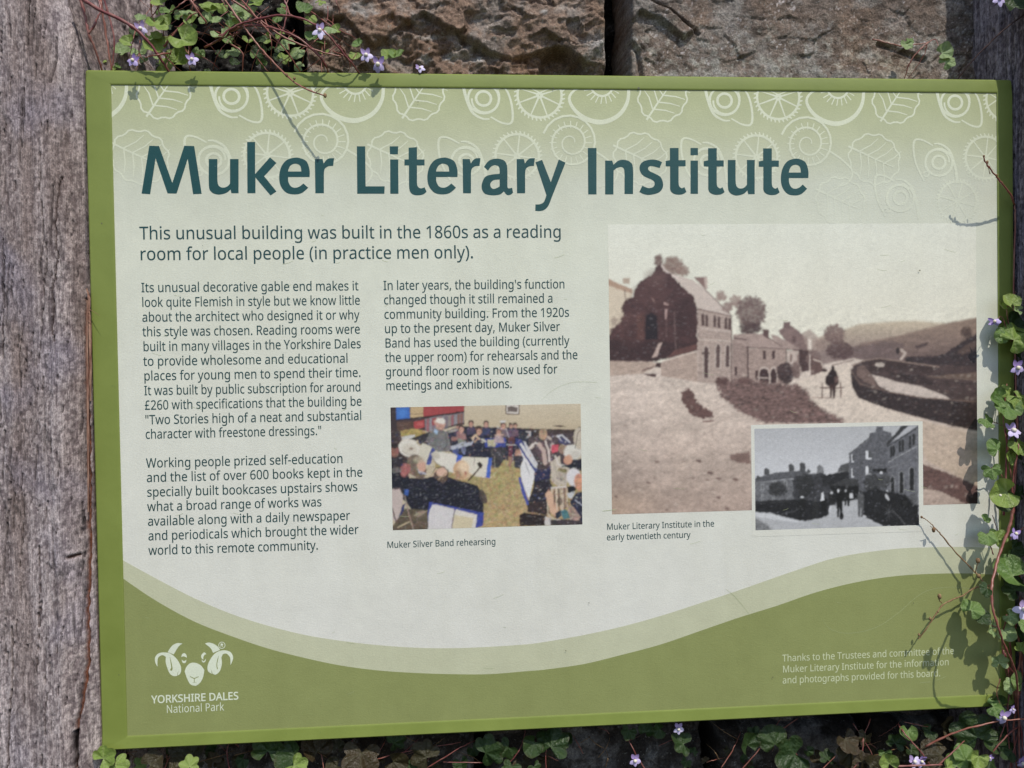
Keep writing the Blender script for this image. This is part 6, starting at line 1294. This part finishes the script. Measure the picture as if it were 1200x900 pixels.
M_PET = petal_mat('petal_lilac', (.42, .34, .60), (.60, .54, .72)); M_UPP = petal_mat('petal_violet', (.26, .18, .42), (.42, .32, .54)); M_PAL = petal_mat('palate_cream', (.74, .68, .50), (.76, .70, .62))
def flower_mesh(seed, side=False):
    V, Fc, mi = [], [], []
    def blade(ang, L, w, cup, m_, r0=.05, z0=0):
        b = len(V); n = 7
        for i in range(n):
            t = i/(n-1); ww = w*math.sin(math.pi*min(.12+t*.85, 1))**.7
            for s_ in (-1, -.5, 0, .5, 1):
                x = s_*ww; y = r0+L*t; z = z0+cup*(t**1.5)-.18*w*(s_*s_)*(1 if cup < 0 else -1)
                V.append((x*math.cos(ang)-y*math.sin(ang), x*math.sin(ang)+y*math.cos(ang), z))
        for i in range(n-1):
            for k in range(4): a = b+i*5+k; Fc.append((a, a+1, a+6, a+5)); mi.append(m_)
    fr = random.Random(seed); op = (1, .7, 1.15)[seed % 3]
    for a in (-28, 28): blade(math.radians(a+fr.uniform(-8, 8)), .42*fr.uniform(.8, 1.1), .15, .18/op, 1, .1, -.04)
    for a in (180, 118, -118): blade(math.radians(a+fr.uniform(-9, 9)), (.44 if a == 180 else .40)*op*fr.uniform(.85, 1.1), .17*fr.uniform(.8, 1.15), -.10/op-(.14 if op < 1 else 0), 0, .08, .05)
    b = len(V); nn = 6                                     # swollen pale palate, then a short tube behind
    for i in range(nn+1):
        for k in range(8):
            p, q = math.pi*i/nn, 2*math.pi*k/8; V.append((.14*math.sin(p)*math.cos(q), .13*math.cos(p)-.02, .10+.12*math.sin(p)*math.sin(q)))
    for i in range(nn):
        for k in range(8): Fc.append((b+i*8+k, b+i*8+(k+1) % 8, b+(i+1)*8+(k+1) % 8, b+(i+1)*8+k)); mi.append(2)
    b = len(V)
    for i, (r, z) in enumerate(((.12, .08), (.12, -.15), (.08, -.4), (.03, -.6))):
        for k in range(8): V.append((r*math.cos(k*.785), r*math.sin(k*.785)-.02-i*.03, z))
    for i in range(3):
        for k in range(8): Fc.append((b+i*8+k, b+i*8+(k+1) % 8, b+(i+1)*8+(k+1) % 8, b+(i+1)*8+k)); mi.append(1)
    me = bpy.data.meshes.new('flower'); me.from_pydata(V, [], Fc); me.update()
    for q in (M_PET, M_UPP, M_PAL): me.materials.append(q)
    me.polygons.foreach_set('material_index', mi); me.polygons.foreach_set('use_smooth', [True]*len(Fc)); return me
FL = [flower_mesh(1), flower_mesh(2), flower_mesh(3)]
def flower(plant, u, v, size=16, h=.012, roll=0., n=(0, -1, .25)):
    o = bpy.data.objects.new('flower', PR.choice(FL)); C.objects.link(o); place(o, plant, at(u, v, h), Vector(n), roll, size*.00062); return o
def bud(plant, u, v, h, r=1.4, mat=None):
    p = at(u, v, h); V, Fc = [], []; rs_ = PR.uniform(.8, 1.2)
    for i in range(5):
        for k in range(6): a = math.pi*i/4; V.append((p.x+r*.0006*math.sin(a)*math.cos(k*1.047), p.y+r*.0006*math.sin(a)*math.sin(k*1.047), p.z+r*.0008*rs_*math.cos(a)))
    for i in range(4):
        for k in range(6): Fc.append((i*6+k, i*6+(k+1) % 6, (i+1)*6+(k+1) % 6, (i+1)*6+k))
    mesh('bud', V, Fc, mat or M_TWIG, plant, True)
def plant(u, v, h, label): return tag(empty('creeping_plant', at(u, v, h)), label, 'plant', 'trailing plants on the wall and posts')

# --- top left
pt = plant(230, 60, -.03, 'tangled creeper with red stems and lilac flowers above the top left corner of the board')
for P, w in (([(84, -12, .010), (110, 8, .012), (150, 28, .012), (175, 50, .009), (190, 72, .004), (203, 90, -.004)], 4.2), ([(92, -8, .006), (100, 20, .006), (104, 40, .006), (112, 60, .002), (120, 84, -.004)], 3), ([(104, 40, .006), (112, 26, .006), (118, 10, .004), (112, -8, .002)], 2.4),
             ([(120, -8, -.002), (128, 20, -.004), (134, 50, -.004), (131, 84, -.006)], 2.2), ([(118, 0, .0), (124, 40, -.003), (128, 64, -.003), (132, 90, -.006)], 2.4), ([(200, 62, .002), (186, 64, .010), (176, 66, .008), (170, 68, .006)], 1.8),
             ([(216, -10, .002), (230, 10, .002), (243, 28, -.002)], 3), ([(192, 55, -.008), (205, 38, -.006), (222, 20, -.006), (232, 14, -.006)], 2.4),
             ([(258, -8, .004), (285, 30, .003), (305, 56, .004), (325, 78, .008), (345, 96, .012), (362, 106, .016), (380, 112, .020)], 2.4),
             ([(256, 48, .0), (270, 34, .002), (296, 24, .006), (330, 18, .010), (362, 25, .012), (385, 42, .014), (402, 62, .010), (414, 76, .006), (422, 88, -.002)], 2.8),
             ([(252, 44, -.002), (285, 31, .002), (312, 31, .006), (345, 42, .010), (368, 60, .008), (380, 74, .004), (386, 88, -.004)], 2.8),
             ([(262, -8, .004), (298, 18, .002), (330, 42, .002), (352, 52, .0), (380, 62, -.002), (400, 66, -.004)], 2.4), ([(276, -8, .0), (302, 22, .006), (314, 36, .006), (336, 60, .002), (352, 84, -.004)], 2.),
             ([(240, 56, -.006), (262, 44, -.002), (280, 38, .0)], 2.4), ([(268, 50, -.008), (284, 62, -.008), (284, 84, -.012)], 2), ([(330, -8, -.01), (336, 10, -.008), (332, 34, -.006), (322, 58, -.008)], 1.8),
             ([(178, -8, -.01), (177, 12, -.008), (181, 26, -.008)], 1.8), ([(340, 18, .008), (336, 4, .004), (342, -8, .002)], 1.6), ([(396, 52, .006), (404, 60, .002), (412, 80, -.004)], 1.4), ([(390, 60, .002), (400, 64, .006), (412, 72, .004)], 1.4), ([(418, 62, .004), (412, 72, .004), (408, 84, -.002)], 1.)):
    stem(pt, P, w)
stem(pt, [(362, 106, .016), (370, 108, .018), (376, 104, .021)], 1.2, M_TWIG, 'twig', .5); bud(pt, 381, 112, .020, 1.8); bud(pt, 336, 88, .011, 1.6); bud(pt, 345, 92, .013, 1.5)
for u, v, s_, k, h in ((190, 4, 19, 'l', .002), (200, -2, 17, 'g', .0), (161, 23, 14, 'p', .004), (184, 30, 19, 'g', .004), (197, 30, 19, 'l', .006), (213, 46, 27, 'l', .010), (152, 50, 14, 'l', .006), (142, 62, 17, 'p', .004), (164, 60, 19, 'p', .004), (190, 58, 30, 'g', .0), (207, 73, 25, 'g', .006), (178, 44, 17, 'l', -.002), (188, 76, 22, 'g', -.004),
                       (212, 18, 16, 'g', .0), (222, 14, 17, 'p', .004), (224, 26, 14, 'l', .004), (135, 78, 10, 'l', .0), (143, 78, 10, 'g', .0), (242, 26, 16, 'p', .006), (251, 26, 17, 'p', .006), (259, 41, 18, 'p', .008), (268, 60, 21, 'p', .006), (292, 20, 21, 'p', .006), (273, 14, 19, 'p', .006), (298, 3, 20, 'g', .008), (248, 5, 20, 'g', .004), (241, 12, 18, 'l', .002),
                       (302, 64, 18, 'd', -.002), (337, 51, 20, 'p', .006), (350, 58, 18, 'p', .006), (356, 13, 18, 'g', .004), (363, 20, 14, 'l', .004), (389, 33, 13, 'p', .006), (396, 35, 11, 'l', .004), (421, 53, 13, 'g', .006), (417, 69, 14, 'l', .002), (456, 67, 18, 'l', .002), (465, 66, 17, 'g', .004), (366, 45, 14, 'g', .0), (380, 62, 12, 'l', .0), (321, 56, 16, 'd', -.004), (331, 68, 14, 'l', -.002), (305, 43, 14, 'd', -.002), (374, 2, 12, 'l', .002), (258, 66, 14, 'd', -.006), (280, 26, 12, 'l', .002), (124, 70, 10, 'l', .0), (352, 78, 12, 'p', .0)):
    leaf(pt, u, v, s_*.9, 'l' if k == 'g' and s_ > 18 else k, h-.010-(.016 if v > 58 else 0), rnd=True, tilt=(PR.uniform(-.35, .35), -1, PR.uniform(.2, 1.1)))
for i in range(46):
    u = PR.uniform(150, 330)+(PR.uniform(0, 90) if i % 4 == 0 else 0); v = PR.uniform(-14, 88)
    leaf(pt, u, v, PR.uniform(9, 15), PR.choice('gdlpdg'), PR.uniform(-.055, -.026), rnd=True)
for i in range(64):
    u, v = PR.uniform(150, 400), PR.uniform(-15, 60); a = PR.uniform(.2, 2.6); l = PR.uniform(25, 60)
    stem(pt, [(u, v, -.018), (u+l*.5*math.cos(a)+PR.uniform(-6, 6), v+l*.5*math.sin(a), -.010), (u+l*math.cos(a), min(v+l*math.sin(a), 92), -.02)], PR.uniform(.6, 1.6))
for q in ((165, 34, 15, .010, .3), (156, 71, 14, .010, -.6), (225, 70, 14, .008, .5), (375, 36, 16, .014, .0), (429, 65, 16, .006, .2), (443, 76, 18, .008, -.1), (492, 80, 10, .000, 1.2)): flower(pt, *q[:4], roll=q[4])

# --- sprig on the wall at the upper right
pw = plant(1070, 60, -.025, 'tiny creeper sprig with three pale leaves on the flat grey stone near the right post')
for P, w in (([(1022, 46, -.024), (1040, 50, -.020), (1058, 54, -.018), (1087, 50, -.016)], 1.8), ([(1087, 50, -.016), (1076, 60, -.016), (1066, 74, -.018), (1060, 92, -.022)], 1.9), ([(1087, 50, -.016), (1082, 66, -.018), (1064, 92, -.024)], 1.2), ([(1087, 50, -.016), (1096, 46, -.02), (1100, 56, -.016)], 1.2)): stem(pw, P, w)
for q in ((1062, 52, 13, 'p', -.016), (1104, 62, 16, 'p', -.012), (1108, 73, 17, 'p', -.010), (1064, 47, 10, 'g', -.018)): leaf(pw, *q)
# --- right edge
pr = plant(1186, 560, .002, 'long creeper with violet flowers trailing down the right edge of the board')
for P, w in (([(1186, 585, .012), (1186, 604, .013), (1181, 624, .015), (1171, 650, .019), (1165, 672, .026), (1162, 690, .032), (1163, 712, .036), (1170, 736, .038), (1177, 756, .034), (1190, 788, .022), (1193, 830, .006), (1196, 910, .004)], 3.3),
             ([(1176, 604, .012), (1178, 570, .010), (1179, 540, .010), (1180, 515, .010), (1178, 503, .012)], 2.4), ([(1188, 602, .010), (1186, 572, .010), (1189, 548, .012), (1194, 520, .014)], 2.6), ([(1186, 590, .008), (1190, 560, .006), (1192, 500, .006), (1190, 440, .004), (1188, 340, .003), (1190, 262, .004), (1189, 240, .004)], 2.4),
             ([(1189, 240, .004), (1184, 228, .009), (1175, 216, .014), (1165, 204, .018), (1156, 192, .020), (1152, 183, .021)], 2.4), ([(1186, 400, .005), (1182, 380, .008), (1180, 362, .010), (1190, 342, .008)], 1.2), ([(1185, 400, .006), (1174, 372, .010), (1168, 376, .013)], 1.),
             ([(1185, 560, .008), (1180, 520, .008), (1176, 490, .006), (1180, 450, .006)], 1.6), ([(1158, 492, .012), (1166, 495, .010), (1178, 500, .008)], 1.2), ([(1162, 548, .010), (1170, 552, .008), (1177, 562, .008)], 1.2), ([(1163, 604, .012), (1168, 618, .010), (1172, 630, .010)], 1.),
             ([(1184, 632, .010), (1190, 626, .012), (1200, 618, .012)], 2), ([(1164, 650, .012), (1160, 638, .012), (1158, 630, .012)], 1.4), ([(1168, 735, .012), (1158, 731, .012), (1150, 724, .012)], 1.4), ([(1190, 790, .008), (1180, 780, .010), (1172, 776, .010)], 1.2), ([(1192, 820, .006), (1184, 790, .004), (1178, 765, .004)], 2.4), ([(1172, 795, .008), (1168, 812, .008), (1172, 826, .008)], 1.), ([(1197, 760, .006), (1192, 800, .004), (1188, 860, .0)], 2.2)):
    stem(pr, P, w)
for P, w in (([(1158, 690, .014), (1150, 679, .012), (1140, 668, .008), (1122, 649, .006), (1104, 628, .005), (1097, 620, .005), (1088, 611, .004), (1080, 606, .003)], 1.9), ([(1164, 686, .012), (1150, 687, .010), (1140, 690, .008), (1128, 698, .007), (1107, 707, .008), (1098, 718, .010), (1090, 730, .011), (1082, 742, .010), (1076, 749, .009)], 2.2),
             ([(1104, 707, .008), (1100, 702, .010), (1100, 698, .010)], 1.2), ([(1143, 671, .010), (1145, 662, .012), (1146, 657, .012)], 1.2), ([(1094, 620, .005), (1090, 616, .007)], 1.0), ([(1160, 204, .018), (1158, 196, .020)], 1.), ([(1170, 205, .018), (1164, 204, .016)], 1.1)):
    stem(pr, P, w, M_TWIG, 'twig', .5)
for q in ((1080, 606, .003, 1.5), (1094, 621, .006, 2.2), (1101, 699, .010, 2.4), (1090, 725, .012, 1.6), (1146, 657, .012, 2.6), (1147, 675, .011, 2.4), (1153, 183, .021, 1.3), (1157, 190, .020, 1.5), (1077, 744, .009, 1.6), (1099, 717, .010, 1.2)): bud(pr, *q)
for u, v, s_, k, h in ((1185, 357, 19, 'l', .012), (1193, 363, 14, 'p', .012), (1185, 382, 24, 'd', .006), (1178, 393, 16, 'g', .010), (1188, 398, 28, 'l', .013), (1173, 357, 11, 'l', .008), (1176, 456, 13, 'l', .010), (1171, 467, 18, 'g', .012), (1179, 473, 30, 'g', .014), (1192, 465, 22, 'l', .014), (1155, 491, 16, 'g', .013), (1169, 527, 20, 'g', .014), (1162, 549, 16, 'g', .012), (1184, 533, 16, 'l', .010), (1192, 519, 20, 'l', .012),
                       (1180, 577, 29, 'l', .015), (1173, 586, 21, 'd', .010), (1157, 627, 18, 'g', .013), (1167, 632, 18, 'l', .012), (1186, 643, 20, 'd', .006), (1187, 675, 32, 'g', .014), (1190, 692, 22, 'd', .006), (1157, 690, 13, 'd', .035), (1212, 690, 22, 'g', .030), (1205, 735, 16, 'g', .026), (1138, 715, 20, 'g', .013), (1148, 721, 17, 'd', .012), (1183, 721, 15, 'p', .014), (1163, 737, 17, 'p', .012), (1177, 739, 18, 'p', .012), (1171, 777, 15, 'p', .012), (1197, 763, 16, 'l', .010), (1197, 800, 18, 'g', .010), (1185, 803, 14, 'p', .010), (1164, 828, 20, 'g', .008), (1174, 826, 18, 'd', .006), (1190, 8, 24, 'd', .012), (1198, 740, 18, 'd', .004), (1196, 580, 16, 'd', .006), (1198, 540, 14, 'd', .004), (1196, 420, 16, 'd', .004), (1158, 606, 9, 'g', .012), (1196, 640, 16, 'd', .002)):
    leaf(pr, u, v, s_, k, h)
for q in ((1166, 377, 13, .014, 1.2, (-.9, -.5, .3)), (1192, 431, 18, .016, 0, (0, -1, .2)), (1187, 505, 20, .016, .15, (0, -.8, .75)), (1172, 581, 11, .014, 1., (-.4, -.6, .6)), (1190, 626, 14, .016, -.5, (.2, -.6, .8)), (1199, 714, 22, .016, -.4, (0, -1, .4)), (1176, 841, 18, .012, -.3, (0, -1, .4)), (1187, 831, 8, .010, 0, (0, -1, .3)), (1171, -1, 15, .014, 0, (0, -1, .2))):
    flower(pr, q[0], q[1], q[2], q[3], q[4], q[5])
stem(pr, [(1215, 6, .012), (1180, 32, .008), (1158, 52, .004), (1138, 73, .0), (1120, 96, -.006)], 2.0, M_STEM_SHADE)
# --- along the foot of the board
p1 = plant(140, 892, .0, 'low creeper with yellowish leaves at the foot of the left post')
for q in ((121, 889, 20, 'l', .006), (135, 896, 22, 'l', .006), (176, 896, 20, 'b', .0), (224, 888, 33, 'b', -.008), (222, 899, 18, 'l', .004), (160, 897, 14, 'g', -.01), (200, 884, 12, 'd', -.02), (250, 893, 16, 'b', -.018), (285, 890, 14, 'd', -.02)): leaf(p1, *q)
for P in ([(128, 905, .0), (140, 888, .0), (160, 880, -.01)], [(215, 905, -.01), (222, 885, -.01), (240, 868, -.02)], [(270, 905, -.01), (266, 880, -.02), (272, 860, -.02)], [(190, 905, -.02), (205, 880, -.02), (240, 862, -.02)]): stem(p1, P, 1.3)
p2 = plant(400, 888, -.01, 'shaded creeper with green and bronze leaves below the left half of the board')
for q in ((314, 880, 30, 'd', -.006), (345, 886, 28, 'd', -.004), (344, 897, 22, 'l', .004), (372, 881, 28, 'b', -.012), (396, 876, 14, 'b', -.014), (424, 882, 34, 'b', -.004), (411, 897, 16, 'b', -.004), (461, 871, 19, 'd', -.012), (461, 893, 26, 'b', -.006), (500, 888, 28, 'b', -.006), (484, 896, 14, 'd', -.01), (569, 882, 28, 'd', -.006), (596, 876, 22, 'd', -.008), (626, 870, 22, 'd', -.008), (645, 875, 34, 'd', -.004), (612, 893, 18, 'b', -.014), (395, 898, 18, 'b', -.01), (540, 893, 16, 'd', -.016), (600, 898, 18, 'd', -.006), (658, 868, 14, 'd', -.012), (626, 898, 14, 'd', -.004)): leaf(p2, *q)
for P in ([(430, 905, -.01), (445, 880, -.01), (452, 866, -.02)], [(500, 900, -.01), (540, 876, -.008), (560, 866, -.02)], [(470, 885, -.01), (490, 866, -.02)], [(520, 893, -.012), (570, 894, -.012)], [(586, 905, -.01), (608, 880, -.01), (616, 855, -.02)], [(640, 905, -.008), (640, 880, -.01), (650, 858, -.02)], [(440, 890, -.01), (480, 880, -.012), (540, 870, -.02)], [(380, 905, -.01), (374, 870, -.016)]): stem(p2, P, 1.3)
p3 = plant(850, 885, -.01, 'sparse shaded creeper with broad dark leaves under the middle of the board')
for q in ((737, 856, 15, 'd', -.012), (756, 858, 15, 'd', -.012), (774, 855, 14, 'd', -.012), (801, 872, 24, 'd', -.006), (876, 873, 22, 'd', -.008), (884, 863, 15, 'd', -.01), (908, 872, 28, 'd', -.005), (932, 884, 38, 'd', -.002), (664, 868, 14, 'd', -.012)): leaf(p3, *q)
for P in ([(758, 905, -.01), (742, 878, -.008), (728, 850, -.02)], [(866, 905, -.01), (895, 872, -.008), (915, 842, -.02)], [(905, 862, -.012), (935, 842, -.02)], [(845, 900, -.01), (858, 880, -.012), (868, 858, -.02)]): stem(p3, P, 1.3)
flower(p3, 795, 854, 14, -.004); flower(p3, 744, 891, 15, -.004)
p4 = plant(1090, 885, -.005, 'leafy creeper with bronze and sunlit yellow leaves below the lower right corner')
for q in ((990, 866, 24, 'b', -.012), (1015, 862, 18, 'b', -.014), (997, 881, 26, 'b', -.012), (1010, 893, 18, 'b', -.006), (1064, 856, 16, 'g', -.006), (1049, 871, 17, 'd', -.012), (1037, 881, 13, 'g', -.012), (1090, 857, 15, 'd', -.014), (1106, 853, 24, 'b', -.012), (1103, 885, 32, 'b', .004), (1145, 864, 40, 'd', .0), (1166, 873, 24, 'd', .0), (1131, 891, 26, 'g', .010), (1147, 886, 20, 'l', .014), (1042, 895, 17, 'l', .006), (1120, 898, 20, 'g', .008), (1085, 896, 18, 'b', .004), (1160, 893, 22, 'd', .006), (1185, 880, 22, 'd', .002), (1180, 862, 16, 'd', -.006), (1110, 899, 15, 'l', .010), (1020, 899, 22, 'b', -.002), (1138, 900, 16, 'l', .012), (970, 890, 16, 'd', -.014), (1068, 878, 14, 'd', -.016)): leaf(p4, *q)
for P, w in (([(1084, 875, .0), (1110, 862, .004), (1140, 852, .008), (1172, 845, .010), (1210, 842, .012)], 2.2), ([(1046, 898, .006), (1080, 897, .010), (1104, 896, .010)], 2.4), ([(1052, 848, -.01), (1062, 862, -.002), (1078, 880, .002), (1096, 905, .004)], 2), ([(1012, 866, -.01), (1008, 890, -.008), (990, 910, -.008)], 1.6), ([(1020, 842, -.02), (1010, 870, -.012)], 1.4), ([(1196, 850, .002), (1180, 862, .004), (1160, 885, .004)], 2), ([(1180, 842, .0), (1170, 870, .0)], 1.6), ([(1060, 846, -.012), (1088, 852, -.01)], 1.), ([(1000, 848, -.02), (1020, 880, -.012), (1030, 905, -.01)], 1.2), ([(960, 905, -.01), (985, 880, -.012)], 1.2), ([(1100, 896, .01), (1120, 878, .008), (1130, 868, .004)], 1.6)): stem(p4, P, w)
for q in ((1071, 892, 15, .006), (1080, 892, 13, .006), (1198, 894, 16, .010), (1160, 888, 8, .012)): flower(p4, *q, roll=PR.uniform(-1, 1))

# dead stalks and litter caught between the stones under the board
lt = random.Random(31)
for k, pl in enumerate((p1, p2, p3, p4)):
    lo_, hi_ = ((122, 290), (295, 660), (665, 965), (965, 1190))[k]
    for i in range(16):
        u, v = lt.uniform(lo_, hi_), lt.uniform(858, 900); a = lt.uniform(-2.6, -.4); l = lt.uniform(15, 50)
        stem(pl, [(u, v, -.022), (u+l*.5*math.cos(a)+lt.uniform(-4, 4), v+l*.5*math.sin(a)*.6, -.018), (u+l*math.cos(a), v+l*math.sin(a)*.6, -.03)], lt.uniform(.6, 1.3), M_TWIG if i % 3 else M_STEM)
    for i in range(9): leaf(pl, lt.uniform(lo_, hi_), lt.uniform(872, 900), lt.uniform(8, 16), lt.choice('bdb'), lt.uniform(-.032, -.020))

for P, w in (([(1182, 740, .004), (1186, 790, .002), (1180, 840, .002), (1186, 905, .0)], 2.2), ([(1192, 735, .004), (1198, 790, .004), (1188, 850, .002), (1192, 905, .002)], 2.6), ([(1199, 700, .004), (1194, 760, .002), (1200, 820, .002), (1182, 905, .002)], 2.0),
             ([(1176, 762, .006), (1184, 800, .004), (1196, 850, .004), (1200, 905, .004)], 1.8), ([(1190, 640, .004), (1196, 690, .002), (1190, 740, .002)], 2.0), ([(1180, 720, .006), (1174, 760, .004), (1186, 820, .002)], 1.4)): stem(pr, P, w)
